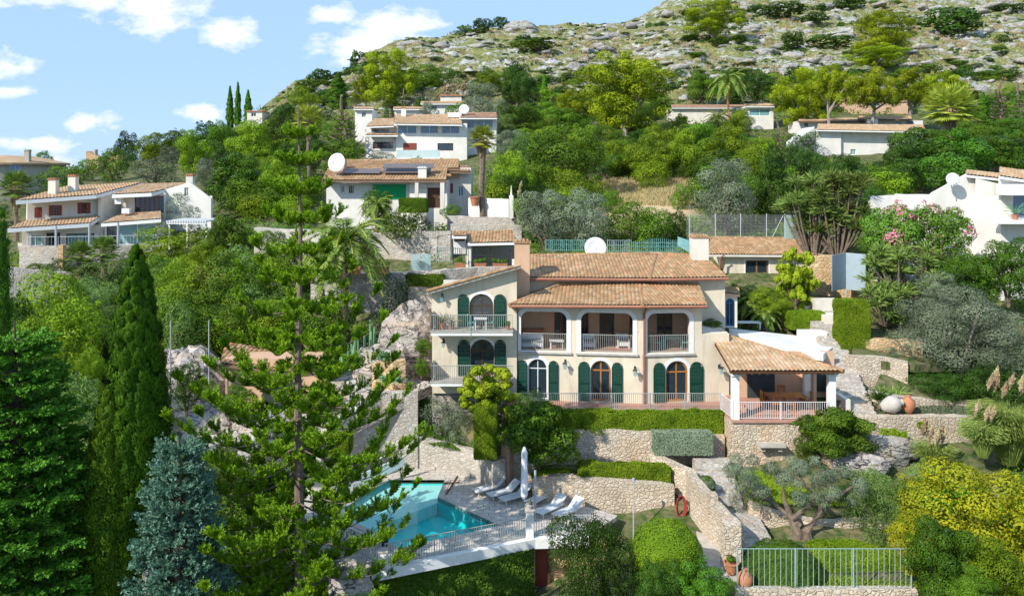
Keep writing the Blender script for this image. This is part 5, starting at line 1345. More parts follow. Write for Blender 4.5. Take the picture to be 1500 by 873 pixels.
facade(H, 1192, 1232, 188, 236, 125.4, [], 'white', deep=6, top=lambda T: [(0, Z(236, 125)), (T.L, Z(236, 125)), (T.L, Z(190, 125)), (T.sp(1196), Z(189, 125)), (-6.3*0, Z(200, 125))])
m = MB(); a, b = P(1163, 211, 124), P(1193, 186, 125); m.slab([a, b, b+Vector((0, 5, 0)), a+Vector((0, 5, 0))], .35); m.build('sloping_parapet', M['trim'], H)
m = MB(); m.slab([a-Vector((0, 0, .4)), b-Vector((0, 0, .4)), b-Vector((0, 0, 4.5)), a-Vector((0, 0, 3))], .1); m.build('wall', M['white'], H)
H = thing('rear_white_house', 'low white house with tiled eaves behind the long low white house', 'house', (X(1280, 142), 142, Z(185, 142)))
facade(H, 1172, 1352, 177, 195, 141, [(1178, 1184, 180, 186, 'dark'), (1312, 1320, 178, 184, 'blue'), (1327, 1337, 178, 184, 'darkw')], 'white', deep=6)
qroof(H, [(1168, 178, 140), (1276, 178, 140), (1276, 173.5, 146), (1172, 173.5, 146)], 'tile_pale', 'beam'); qroof(H, [(1256, 175.5, 139), (1336, 175.5, 139), (1334, 170.5, 145), (1258, 170.5, 145)], 'tile_pale', 'beam')
m = MB(); pbox(m, 1273, 1286, 138.5, 140.5, 175, 188); m.build('parapet', M['trim'], H)
tiny('small ochre house with white pillar high among the umbrella pines', 1245, 1330, 141, 158, 172, [(1268, 1290, 143, 156, 'dark')], 'peach', 'tile_pale', 7)
# ---- white house at the right edge
H = thing('large_white_house', 'large plain white house with stepped walls and tiled verge at the right edge', 'house', (X(1440, 64), 64, Z(390, 64)))
facade(H, 1363, 1432, 263, 392, 64, [], 'white', deep=6, top=lambda T: [(0, Z(392, 64)), (T.L, Z(392, 64)), (T.L, Z(262, 64)), (T.sp(1417), Z(255, 64)), (T.sp(1366), Z(283, 64)), (0, Z(287, 64))])
facade(H, 1432, 1466, 258, 400, 63.4, [], 'white', deep=6, top=lambda T: [(0, Z(400, 63.4)), (T.L, Z(400, 63.4)), (T.L, Z(270, 63.4)), (0, Z(262, 63.4))])
facade(H, 1466, 1560, 262, 420, 62, [(1484, 1560, 284, 318, 'blue3')], 'white', deep=8, top=lambda T: [(0, Z(420, 62)), (T.L, Z(420, 62)), (T.L, Z(275, 62)), (0, Z(258, 62))])
qroof(H, [(1415, 256, 63.6), (1470, 262, 63.6), (1466, 252, 67), (1414, 252, 67)], 'tile_pale', 'trim'); qroof(H, [(1464, 258, 61.6), (1560, 272, 61.6), (1560, 252, 66), (1462, 252, 66)], 'tile_pale', 'trim')
m = MB(); m.box(X(1462, 61), X(1560, 61), 60.6, 61.9, Z(322, 61)-.3, Z(322, 61)); m.build('balcony', M['trim'], H)
m = MB(); m.box(X(1470, 61), X(1560, 61), 60.4, 61.9, Z(286, 61), Z(270, 61)); m.build('fascia', M['trim'], H)
dish(X(1394, 63.3), 63.2, Z(263, 63.3), .5, 'white satellite dish on the gable of the large white house', (-.2, -1, .15))
wall_line('low white wall with scalloped tile coping left of the large white house', [(1275, 65, 288, 330), (1330, 65, 285, 330), (1364, 64.5, 285, 330)], .35, 'white', jit=.02)
pot(X(1487, 61), 61.0, Z(322, 61), .25, .4, 'spiky green plant on the balcony of the large white house', 'l_agave', .7, kind='spiky')
# ---- small pavilion with wrought iron panel
H = thing('garden_pavilion', 'small white garden pavilion with clay tiled roof and dark wrought iron panels', 'pavilion', (X(710, 66), 66, Z(395, 66)))
m = MB(); pbox(m, 664, 682, 65.5, 69, 350, 372, 65.5); pbox(m, 682, 690, 65.6, 69, 357, 395, 65.5); m.build('wall', M['white'], H)
m = MB(); pbox(m, 665, 681, 65.38, 65.48, 347, 353, 65.5); m.build('window', M['darkwood'], H)
qroof(H, [(662, 346, 64.8), (683, 346, 64.8), (684, 339, 68), (664, 339, 68)], 'tile', 'trim', tile=.26); qroof(H, [(686, 356.5, 64.8), (756, 355, 64.8), (750, 338, 69.5), (678, 338, 69.5)], 'tile', 'trim', tile=.26)
m = MB(); m.box(X(690, 69), X(756, 69), 69, 69.2, Z(400, 66), Z(352, 66)); m.build('rear_wall', M['grey_render'], H)
def iron_panel(label, px0, px1, pyb, d, h, mat='iron', cat='fence', scroll=True, name='iron_screen', arch_=0):
    t_ = thing(name, label, cat, (X((px0+px1)/2, d), d, Z(pyb, d))); x0, x1 = X(px0, d), X(px1, d); z0_ = Z(pyb, d)
    m_ = MB(); n = int((x1-x0)/.16)
    for i in range(n+1):
        x = x0+(x1-x0)*i/n; hh = h + (arch_*math.sin(math.pi*i/n) if arch_ else -.12*math.sin(math.pi*((i % 10)/10)))
        m_.tube([(x, d, z0_), (x, d, z0_+hh)], .02 if i % 10 else .035, 4, cap=False)
    m_.build('balusters', M[mat], t_); m_ = MB()
    for f_ in (.08, .55, .92): m_.tube([(x0, d, z0_+h*f_), (x1, d, z0_+h*f_)], .022, 4)
    m_.build('rails', M[mat], t_)
    if scroll:
        m_ = MB(); k = max(1, int((x1-x0)/.8))
        for i in range(k):
            cx_ = x0+(x1-x0)*(i+.5)/k
            for dz_, r0_ in ((.3, .2), (.72, .17)):
                pts_ = [(cx_+r0_*(1-a/16)*math.cos(a*.62)*(1 if i % 2 else -1), d-.01, z0_+h*dz_+r0_*(1-a/16)*math.sin(a*.62)) for a in range(14)]
                m_.tube(pts_, .02, 4, cap=False)
        m_.build('scrollwork', M[mat], t_)
    return t_
iron_panel('dark wrought iron scroll screen under the tiled roof of the garden pavilion', 692, 754, 394, 64.9, 2.0)
iron_panel('small dark iron screen behind the terracotta planter left of the pavilion', 664, 686, 388, 64.5, 1.4)
iron_panel('blue-grey iron screen on the rubble left of the pavilion', 640, 662, 385, 65.5, 1.3, 'rail_blue')
iron_panel('teal wrought iron fence left of the white dish behind the villa roof', 800, 860, 368, 65.5, .95, 'rail_teal')
iron_panel('grey wrought iron fence right of the white dish behind the villa roof', 890, 925, 370, 65.5, 1.05, 'rail_blue')
iron_panel('arched teal wrought iron gate behind the villa roof near its right chimney', 925, 1001, 370, 65.4, .85, 'rail_teal', 'gate', name='iron_gate', arch_=.28)
for k, (a, b, nm) in enumerate(((667, 681, 'terracotta planter box left of the garden pavilion'), (695, 712, 'left terracotta planter with red flowers before the iron scroll screen'), (722, 743, 'right terracotta planter with red flowers before the iron scroll screen'))):
    x0_, x1_ = X(a, 63.8), X(b, 63.8); planter_box(x0_, x1_, 63.6, 64.0, Z(394, 63.8), Z(386, 63.8), nm, 'l_mid', hh=.45)
for k, (a, b) in enumerate(((474, 493), (500, 528), (538, 570))):
    planter_box(X(a, 62), X(b, 62), 61.7, 62.1, Z(401, 62), Z(390, 62), ['left of three terracotta planters on the wall behind the feather palm', 'middle one of three terracotta planters on the wall behind the feather palm', 'right of three terracotta planters on the wall behind the feather palm'][k], 'l_mid', hh=.5)
t = thing('glass_screen', 'clear glass wind screens standing on the rock left of the villa wing', 'glass screen', (X(615, 62), 62, Z(398, 62)))
for a, b in ((602, 616), (617, 631)):
    m = MB(); m.box(X(a, 62), X(b, 62), 61.98, 62.02, Z(398, 62), Z(372, 62)); m.build('pane', M['balglass'], t)
wall_line('long pale rubble wall carrying terracotta planters behind the feather palm', [(455, 62.4, 400, 450), (520, 62.4, 400, 455), (580, 62, 400, 450), (640, 61.5, 397, 440)], .6, 'stone_grey')
wall_line('grey rendered garden wall high behind the norfolk pine', [(372, 70, 334, 372), (410, 70, 335, 372), (470, 68, 338, 380)], .5, 'concrete')
wall_line('pale stone terrace wall with white coping left of the villa wing', [(598, 58.5, 398, 425), (645, 58.5, 396, 425), (700, 60, 392, 420), (762, 60.5, 390, 420)], .5, 'stone_grey')
# chain link fence and glass behind the annex
t = thing('chain_link_fence', 'tall chain link fence on grey posts behind the annex roof', 'fence', (X(1090, 72), 72, Z(345, 72)))
for px_ in (1010, 1048, 1085, 1123, 1150):
    m = MB(); x = X(px_, 72); m.tube([(x, 72, Z(352, 72)), (x, 72, Z(313, 72))], .05, 6); m.build('post', M['galv'], t)
m = MB(); 
for a in np.arange(1006, 1152, 1.9): x = X(a, 72); m.tube([(x, 72, Z(350, 72)), (x+.0, 72, Z(315, 72))], .006, 3, cap=False)
for zz in np.arange(Z(350, 72), Z(315, 72), .13): m.tube([(X(1006, 72), 72, zz), (X(1152, 72), 72, zz)], .006, 3, cap=False)
m.tube([(X(1130, 72), 71.95, Z(350, 72)), (X(1147, 72), 71.95, Z(316, 72))], .04, 5); m.build('wire_mesh', M['galv'], t)
m = MB(); pbox(m, 1149, 1185, 69.5, 69.6, 315, 352, 69.5); tag(m.build('translucent_screen', M['balglass']), 'pale translucent screen panel at the right end of the chain link fence', 'screen')
t = thing('metal_screen', 'blue-grey folded metal screen of two panels above the garden steps', 'screen', (X(1241, 61), 61, Z(424, 61)))
m = MB(); m.prism([(X(1219, 60), 60), (X(1239, 61.4), 61.4), (X(1239, 61.4), 61.5), (X(1219, 60), 60.1)], Z(424, 61), Z(372, 61)); m.build('panel', M['panelblue'], t)
m = MB(); m.prism([(X(1239.3, 61.4), 61.4), (X(1268, 60.2), 60.2), (X(1268, 60.2), 60.3), (X(1239.3, 61.4), 61.5)], Z(425, 61), Z(371, 61)); m.build('panel', M['panelblue'], t)
m = MB(); m.tube([P(1239.5, 440, 61.2), P(1239.5, 424, 61.2)], .07, 6); m.build('post', M['galv'], t)
wall_line('ochre rubble wall beside the blue-grey metal screen', [(1186, 63, 376, 440), (1222, 62.5, 374, 430), (1275, 62, 424, 450)], .5, 'stone_warm')
# stepped cream planters and steps at the right
for k, (a, b, yt, yb_, d_) in enumerate(((1195, 1232, 440, 466, 58.5), (1207, 1240, 462, 486, 57), (1180, 1212, 452, 470, 60))):
    m = MB(); pbox(m, a, b, d_, d_+1.2, yt, yb_+8, d_); tag(m.build('planter_wall', M['offwhite']), ['upper cream planter wall stepping down beside the tall hedge block', 'lower cream planter wall stepping down beside the tall hedge block', 'short cream planter wall right of the low box hedge'][k], 'wall')
def steps(label, p0, p1, n, width, mat='stone_grey', name='garden_steps', side=(1, 0)):
    """p0 bottom, p1 top as (px,py,d); width along x in metres"""
    A, B = P(*p0), P(*p1); m_ = MB()
    for i in range(n):
        a = A+(B-A)*(i/n); b = A+(B-A)*((i+1)/n)
        y0_, y1_ = min(a.y, b.y), max(a.y, b.y)
        m_.box(a.x-width/2, a.x+width/2, a.y, b.y+.25, a.z-1.2, b.z)
    return tag(m_.build(name, M[mat]), label, 'steps')
steps('long flight of pale stone steps climbing past the dining porch', (1262, 608, 47.5), (1222, 512, 53), 14, 1.7)
steps('upper flight of stone steps beside the white roof terrace', (1222, 508, 53.2), (1206, 470, 57.5), 9, 1.6)
wall_line('ochre stone bed wall right of the upper garden steps', [(1236, 53.5, 492, 530), (1270, 53, 497, 530), (1330, 52.5, 498, 545), (1352, 52.5, 500, 560)], .5, 'stone_warm')
wall_line('pale stone bed wall carrying the small grey-green bushes', [(1244, 51, 520, 560), (1300, 51, 525, 560), (1330, 50.6, 530, 600)], .5, 'stone')
wall_line('curved stone wall below the broad olive tree', [(1272, 49.2, 575, 612), (1310, 48.7, 580, 612), (1340, 48.9, 583, 615), (1390, 49.2, 590, 625), (1445, 49.4, 592, 640)], .5, 'stone')
wall_line('long ochre rubble retaining wall right of the dining terrace', [(1226, 46.9, 609, 690), (1290, 46.8, 612, 690), (1360, 47, 610, 680), (1450, 47.5, 612, 680)], .6, 'stone')
for i, (nm, a) in enumerate((('bed', [(1240, 498, 53.6), (1352, 502, 52.8), (1500, 505, 53), (1500, 470, 57), (1240, 478, 57.5)]), ('bed', [(1246, 524, 51.2), (1340, 534, 50.8), (1420, 532, 52.5), (1250, 506, 53.4)]), ('bed', [(1230, 613, 47.3), (1450, 614, 47.8), (1450, 596, 49.2), (1260, 588, 49.3)]), ('bed', [(1275, 579, 49.3), (1445, 594, 49.7), (1500, 560, 52.4), (1290, 548, 51)]))):
    q = [P(*p) for p in a]; m = MB(); m.slab(q, .5); tag(m.build('garden_bed', M['terrain']), kind='structure')

# ================================================================ terrace retaining walls, pool
wall_line('stone retaining wall below the long terrace hedge of the villa', [(742, 47.8, 640, 700), (820, 47.8, 628, 708), (900, 47.7, 628, 700), (985, 47.6, 634, 690), (1062, 47.3, 640, 690)], .5, 'stone')
m = MB(); m.prism([(X(742, 48.2), 48.2), (X(1058, 48), 48.0), (X(1058, 48.6), 49.6), (X(742, 48.5), 51)], -16.5, FL-.3); tag(m.build('terrace_base', M['stone']), kind='structure')
wall_line('stone wall carrying the dining terrace beside the bench niche', [(1056, 48.45, 606, 690), (1070, 46.75, 617, 690), (1150, 46.7, 618, 690), (1226, 46.75, 618, 690)], .5, 'stone')
t = thing('stone_bench', 'small stone ledge bench with a tuft of plants set in the dining terrace wall', 'bench', (X(1131, 46.3), 46.3, Z(662, 46.3)))
m = MB(); pbox(m, 1112, 1151, 46.1, 46.7, 651, 655, 46.2); m.build('slab', M['concrete'], t); m = MB(); pbox(m, 1116, 1122, 46.3, 46.68, 655.3, 662, 46.2); m.build('bracket', M['concrete'], t); m = MB(); pbox(m, 1141, 1147, 46.3, 46.68, 655.3, 662, 46.2); m.build('bracket', M['concrete'], t)
wall_line('lower stone wall with the bright flower bed on top, below the terrace', [(780, 45.3, 700, 735), (836, 44.8, 697, 735), (837, 44.7, 699, 760), (900, 44.5, 703, 760), (988, 44.2, 714, 770)], .5, 'stone')
m = MB(); m.slab([P(785, 702, 45.5), P(838, 699, 45.2), P(985, 714, 44.7), P(985, 680, 47.2), P(785, 680, 47.4)], .6); tag(m.build('garden_bed', M['terrain']), kind='structure')
wall_line('diagonal stone wall stepping down beside the garden stairs, carrying the red hose', [(952, 46.6, 664, 720), (1005, 44.5, 690, 765), (1012, 43.2, 700, 780), (1040, 41, 735, 810), (1076, 38.6, 770, 850)], .5, 'stone')
m = MB(); pbox(m, 1060, 1085, 37.9, 38.6, 768, 835, 38); tag(m.build('gate_pier', M['stone']), 'square stone pier at the foot of the garden stairs', 'pier')
m = MB(); pbox(m, 1038, 1052, 41, 41.6, 726, 760, 41); tag(m.build('gate_pier', M['stone']), 'stone pier with small shrubs halfway up the garden stairs', 'pier')
steps('lower flight of rough stone steps behind the square stone pier', (1108, 806, 38.6), (1078, 746, 42.5), 7, 2.0)
steps('upper flight of rough stone steps beside the clipped grey-green bush', (1062, 742, 42.7), (1042, 672, 46.4), 7, 2.0)
wall_line('low ochre stone wall behind the gnarled olive tree', [(1095, 42, 738, 800), (1130, 41.5, 750, 800), (1200, 41, 765, 810), (1290, 40.5, 762, 815), (1330, 40.5, 766, 815)], .5, 'stone')
m = MB(); m.slab([P(1095, 740, 42.3), P(1330, 765, 40.9), P(1480, 720, 43), P(1480, 690, 46.5), P(1225, 690, 46.4), P(1075, 690, 46.4)], .8); tag(m.build('upper_lawn', M['terrain']), kind='structure')
m = MB(); m.box(X(1030, 36), X(1500, 36), 35.7, 41.2, -22, -18.55); m.build('x', M['terrain'])
tag(bpy.data.objects['x'], kind='structure'); bpy.data.objects['x'].name = 'lower_lawn'
flat('garden_path', [(1030, 37), (1100, 37), (1115, 39), (1075, 42.5), (1018, 43)], z=-18.5, th=.25, mat='concrete')
flat('garden_path', [(1000, 41.6), (1032, 37), (990, 36.8), (940, 41.6)], z=-18.504, th=.25, mat='concrete')
wall_line('low stone kerb wall under the foreground steel fence', [(1078, 35.6, 864, 900), (1200, 35.6, 864, 900), (1345, 35.6, 864, 900)], .4, 'stone', jit=.02)
t = thing('steel_fence', 'blue-grey steel fence on a low kerb in the foreground before the clipped dome', 'fence', (X(1210, 35.8), 35.8, Z(863, 35.8)))
railing(t, [P(1080, 863, 35.8), P(1335, 863, 35.8)], 1.78, mat='rail_blue', bar=.235, post=2.3, root=True, rad=.016, top=.02, postr=.035)
t = thing('hose_reel', 'coiled red garden hose hanging on the diagonal stone wall', 'hose', (X(997, 43.6), 43.6, Z(757, 43.6)))
m = MB(); 
for k in range(6):
    m.tube([(X(997, 43.5)+(.19+.016*k)*math.cos(a*.3927), 43.42-.025*k, Z(740, 43.5)+(.5+.02*k)*math.sin(a*.3927)) for a in range(17)], .03, 5, cap=False)
m.build('coil', M['hose'], t); m = MB(); m.box(X(997, 43.5)-.06, X(997, 43.5)+.06, 43.4, 43.9, Z(731, 43.5), Z(727, 43.5)); m.build('bracket', M['iron'], t)
def jar(px, py, d, r, label, lie=0, mat='terracotta'):
    x, y, z = X(px, d), d, Z(py, d); ca, sa = math.cos(lie), math.sin(lie)
    m_ = MB(lambda a, b, c: (x+a*ca+c*sa, y+b, z+r*1.0-a*sa*(-1)*0+c*ca if not lie else z+r+c*ca-a*sa))
    m_.lathe(0, 0, [(r*.35, -r*1.25), (r*.75, -r*.7), (r, 0), (r*.85, r*.6), (r*.4, r*1.0), (r*.32, r*1.2), (r*.42, r*1.3), (r*.3, r*1.28)], 18)
    return tag(m_.build('clay_jar', M[mat], smooth=True), label, 'jar')
jar(1091, 860, 36.1, .36, 'upright round clay jar just behind the left end of the foreground fence', 0, 'beam' if 0 else 'terracotta')
pot(X(1068, 38), 37.6, -18.45, .34, .5, 'wide terracotta flower pot beside the path behind the foreground fence', 'l_mid', .25)
jar(1330, 603, 47.7, .42, 'ochre clay jar beside the sago palm on the stone wall', .0)
jar(1306, 605, 47.4, .5, 'big pale clay jar lying on its side on the stone wall', 1.35, 'concrete')
def boulder(px, py, d, rx, ry, rz_, label, mat='rockmat', seed=0):
    rr = np.random.RandomState(seed+int(px)); import bmesh
    bm = bmesh.new(); bmesh.ops.create_icosphere(bm, subdivisions=4, radius=1)
    co = np.array([v.co for v in bm.verts]); n_ = fbm(co[:, 0]*1.3+seed, co[:, 1]*1.3+co[:, 2]*1.7+px, 4, seed+3)-.5; n2_ = np.abs(fbm(co[:, 0]*2.5+co[:, 2]*2+9, co[:, 1]*2.5+seed, 4, seed+7)-.5)
    co = co*(1+.5*n_-.55*n2_+.1)[:, None]*np.array([rx, ry, rz_])
    for v, c in zip(bm.verts, co): v.co = c
    me = bpy.data.meshes.new('boulder'); bm.to_mesh(me); bm.free(); me.materials.append(M[mat])
    o = bpy.data.objects.new('boulder', me); COL.objects.link(o); o.location = P(px, py, d); return tag(o, label, 'rock')
def m_rock(name, a, b, warm):
    m, nt, out = nmat(name); ps = pos(nt)
    mp = N(nt, 'ShaderNodeMapping'); mp.inputs['Rotation'].default_value = (.3, .6, .2); mp.inputs['Scale'].default_value = (1, 1, 2.4); nt.links.new(ps, mp.inputs[0])
    n1 = noise(nt, mp.outputs[0], .8, 7, .65); n2 = noise(nt, ps, .5, 4); n3 = noise(nt, mp.outputs[0], 3, 7, .62)
    rg = math_(nt, 'ABSOLUTE', math_(nt, 'SUBTRACT', noise(nt, mp.outputs[0], .75, 3, .5), .5))
    col = mixc(nt, a, b, ramp(nt, n1, [(.35, 0), (.6, 1)])); col = mixc(nt, col, warm, ramp(nt, n2, [(.5, 0), (.68, .8)]))
    cr = ramp(nt, rg, [(0, 0), (.022, 1)]); col = mixc(nt, [x*.5 for x in a], col, cr)
    bsdf(nt, out, col, .92, math_(nt, 'ADD', n3, math_(nt, 'MULTIPLY', cr, .5)), 1, .25, .15); return m
M['rockmat'] = m_rock('limestone', (.30, .27, .25), (.58, .52, .46), (.55, .40, .28))
M['rockgrey'] = m_rock('grey_limestone', (.25, .24, .22), (.46, .44, .40), (.46, .38, .28))

# pool terrace
PZ = -18.25
def pp(px, py, z=PZ): d = (HY-py) and z*F/(HY-py); return (X(px, d), d)
deck = [pp(546, 834), pp(784, 787), pp(862, 785), pp(905, 755), pp(860, 742), pp(790, 728), pp(735, 700), pp(690, 688), pp(600, 672), pp(500, 672), pp(450, 700), pp(440, 780), pp(470, 815)]
poolo = [pp(572, 702.5), pp(652, 702.5), pp(641, 728), pp(733, 770), pp(584, 804), pp(540, 775), pp(512, 762), pp(506, 744), pp(540, 720)]
m = MB(lambda a, b, c: (a, c, b)); m.panel([(p[0], p[1]) for p in deck], [[(p[0], p[1]) for p in poolo]], PZ-.22, PZ); o = m.build('pool_terrace', M['paving']); tag(o, kind='structure')
POOL = thing('swimming_pool', 'angular turquoise swimming pool in the pale paved terrace', 'pool', (*pp(620, 755), PZ-1.0))
m = MB(); n = len(poolo)
shallow = [0, 1, 2, 8]
def inset(pl, k=.0): return pl
vs = [(p[0], p[1], PZ-.01) for p in poolo] + [(p[0], p[1], PZ-1.0) for p in poolo]
m.add(vs, [(i, (i+1) % n, n+(i+1) % n, n+i) for i in range(n)], .5); m.build('side_walls', M['pool_deep'], POOL, fixn=False)
m = MB(); tris = tessellate_polygon([[Vector((p[0], p[1], 0)) for p in poolo]]); m.add([(p[0], p[1], PZ-1.0) for p in poolo], [tuple(t) for t in tris], .5); m.build('floor', M['pool_deep'], POOL)
q = [poolo[0], poolo[1], poolo[2], pp(596, 745), pp(545, 766), poolo[6], poolo[7], poolo[8]]
q = [((a[0]*.996+pp(560, 735)[0]*.004), (a[1]*.996+pp(560, 735)[1]*.004)) for a in q]
m = MB(); m.prism(q, PZ-.99, PZ-.32); m.build('shallow_shelf', M['pool_light'], POOL)
m = MB(); m.add([(p[0], p[1], PZ-.07) for p in poolo], [(tuple(t) if (Vector(poolo[t[1]])-Vector(poolo[t[0]])).cross(Vector(poolo[t[2]])-Vector(poolo[t[0]])) > 0 else tuple(t)[::-1]) for t in tris], .5); m.build('water', M['water'], POOL, fixn=False)
m = MB()
for i in range(n):
    a, b = Vector((*poolo[i], 0)), Vector((*poolo[(i+1) % n], 0)); dr = (b-a).normalized(); nn = Vector((dr.y, -dr.x, 0))
    if nn.dot(Vector((*pp(600, 755), 0))-a) > 0: nn = -nn
    m.prism([(a.x, a.y), (b.x, b.y), (b.x+nn.x*.35, b.y+nn.y*.35), (a.x+nn.x*.35, a.y+nn.y*.35)], PZ+.004, PZ+.03+.002*i)
m.build('coping', M['concrete'], POOL)
# front slab edge, walls below
fe = [pp(546, 834), pp(784, 787), pp(862, 785)]
m = MB()
for (a, b) in zip(fe[:-1], fe[1:]): m.prism([(a[0], a[1]-.25), (b[0], b[1]-.25), (b[0], b[1]+.1), (a[0], a[1]+.1)], PZ-.45, PZ+.03)
tag(m.build('terrace_edge_beam', M['trim']), 'white concrete edge beam along the front of the pool terrace', 'beam')
m = MB(); m.prism([(fe[0][0]-3, fe[0][1]+.6), (fe[1][0], fe[1][1]+.1), (fe[1][0], fe[1][1]+.6), (fe[0][0]-3, fe[0][1]+1.5)], -24, PZ-.23); tag(m.build('support_wall', M['stone_grey']), 'tall wall under the pool terrace hidden by hanging ivy', 'wall')
m = MB(); m.prism([(fe[1][0]+.002, fe[1][1]+.5), (fe[2][0]+1, fe[2][1]+.5), (fe[2][0]+1, fe[2][1]+1), (fe[1][0]+.002, fe[1][1]+1)], -24, PZ-.23); tag(m.build('support_wall', M['stone_warm']), 'ochre wall with the red-brown door under the pool terrace', 'wall')
t = thing('cellar_door', 'red-brown wooden door under the right end of the pool terrace', 'door', (*pp(790, 790), -21))
dd0 = pp(778, 787)[1]+.2
m = MB(); m.box(X(777, 41), X(803, 41), 41.2, 41.3, Z(861, 41), Z(798, 41)); m.build('door_leaf', M['redwood'], t); m = MB()
for px_ in (775.5, 804): m.box(X(px_, 41)-.06, X(px_, 41)+.06, 41.12, 41.35, Z(861, 41), Z(797, 41)); 
m.build('door_frame', M['darkwood'], t)
flat('lower_path', [(760, 41), (850, 41), (850, 37), (740, 37)], z=-20.95, th=.3, mat='concrete')
t = thing('pool_railing', 'long pale railing along the front edge of the pool terrace left of the white pillar', 'railing', (*pp(660, 812), PZ))
a, b = pp(564, 829), pp(771, 788.5); railing(t, [(a[0], a[1], PZ+.03), (b[0], b[1], PZ+.03)], 1.0, mat='rail', bar=.125, post=2.5, root=True, rad=.014)
t = thing('pool_railing', 'short pale railing right of the white pillar at the pool terrace edge', 'railing', (*pp(815, 786), PZ))
a, b = pp(782, 786), pp(860, 784); railing(t, [(a[0], a[1], PZ+.03), (b[0], b[1], PZ+.03)], 1.0, mat='rail', bar=.125, post=2.5, root=True, rad=.014)
t = thing('pool_railing', 'pale railing at the left end of the pool terrace behind the norfolk pine', 'railing', (*pp(520, 818), PZ))
a, b, c = pp(558, 829), pp(512, 812), pp(470, 800); railing(t, [(a[0], a[1], PZ+.03), (b[0], b[1]+.4, PZ+.03), (c[0], c[1], PZ+.03)], 1.0, mat='rail', bar=.125, post=2.5, root=True, rad=.014)
for px_, py_, h_, lb_ in ((776, 787, 1.35, 'white square pillar with a flower bowl at the pool terrace edge'), (561, 832, .8, 'low white corner pillar at the left end of the pool railing')):
    x, y = pp(px_, py_); t = thing('pillar', lb_, 'pillar', (x, y, PZ)); m = MB(); m.box(x-.19, x+.19, y-.19, y+.19, PZ-.3, PZ+h_); m.build('shaft', M['trim'], t); m = MB(); m.box(x-.25, x+.25, y-.25, y+.25, PZ+h_, PZ+h_+.08); m.build('cap', M['concrete'], t)
x, y = pp(776, 787); pot(x, y, PZ+1.43, .2, .22, 'stone bowl with small plant on top of the white pool pillar', 'l_olive', .18, mat='concrete')
x, y = pp(563, 800); pot(x, y, PZ+.03, .25, .45, 'dark pot with a small plant at the near left corner of the pool', 'l_dark', .25, mat='iron')
def lounger(px, py, rz, label, group='white sun loungers beside the pool'):
    x, y = pp(px, py); t_ = thing('sun_lounger', label, 'sun lounger', (x, y, PZ), group)
    ca, sa = math.cos(rz), math.sin(rz); T = lambda a, b, c: (x+a*ca-b*sa, y+a*sa+b*ca, PZ+c)
    m_ = MB(T); m_.box(-.95, .35, -.32, .32, .30, .35); m_.build('seat', M['plastic'], t_)
    m_ = MB(T); m_.prism([(.352, -.32), (.95, -.32), (.95, .32), (.352, .32)], [.30, .75, .75, .30], [.35, .80, .80, .35]); m_.build('backrest', M['plastic'], t_)
    for a in (-.8, .3):
        for b in (-.28, .28):
            m_ = MB(T); m_.box(a-.02, a+.02, b-.02, b+.02, .03, .299); m_.build('leg', M['plastic'], t_)
    return t_
for i, (px_, py_, r_, lb_) in enumerate(((716, 722, .55, 'leftmost white sun lounger, in tree shade near the pool steps'), (737, 728, .55, 'second white sun lounger from the left in the dappled shade'), (755, 734, .6, 'third white sun lounger from the left, nearest the closed parasol'), (791, 736, .9, 'white sun lounger with raised back directly right of the closed parasol'), (806, 752, .75, 'large white sun lounger in full sun right of the white pillar'), (832, 756, .75, 'rightmost white sun lounger in full sun by the stone wall'))): lounger(px_, py_, r_, lb_)
x, y = pp(768, 750); t = thing('closed_parasol', 'closed white parasol wrapped around its tall pole beside the sun loungers', 'parasol', (x, y, PZ))
m = MB(); m.tube([(x, y, PZ), (x, y, PZ+3.5)], .035, 6); m.build('pole', M['galv'], t); m = MB(); m.lathe(x, y, [(.10, PZ+.75), (.19, PZ+.9), (.2, PZ+1.6), (.16, PZ+2.6), (.17, PZ+3.2), (.05, PZ+3.5)], 9); m.build('canopy', M['canvas'], t); m = MB(); m.lathe(x, y, [(.4, PZ+.02), (.4, PZ+.08), (.1, PZ+.12)], 14); m.build('base', M['concrete'], t)
x, y = pp(784, 752); t = thing('pole', 'slim pale grey pole with base plate just right of the closed parasol', 'pole', (x, y, PZ)); m = MB(); m.tube([(x, y, PZ), (x, y, PZ+2.3)], .06, 8); m.build('shaft', M['galv'], t); m = MB(); m.box(x-.2, x+.2, y-.2, y+.2, PZ, PZ+.05); m.build('base_plate', M['galv'], t)
m = MB(); x, y = X(928, 42.5), 42.5; m.tube([(x, y, -19.5), (x, y, Z(703, 42.5))], .04, 6); m.tube([(x, y, Z(705, 42.5)), (x, y, Z(700, 42.5))], .07, 6); tag(m.build('lamp_pole', M['galv']), 'thin grey pole standing before the lower stone wall left of the red hose', 'pole')
a, b = pp(670, 698), pp(654, 724); m = MB(); m.tube([(a[0], a[1], PZ+.05), (b[0], b[1], PZ+.05)], .04, 5); q = pp(663, 710); m.tube([(q[0]-.5, q[1]-.05, PZ+.12), (q[0]+.4, q[1]+.1, PZ+.12)], .04, 5); tag(m.build('pool_brush', M['darkwood']), 'dark pole lying on the paving at the pool edge with a short crossbar', 'pole')
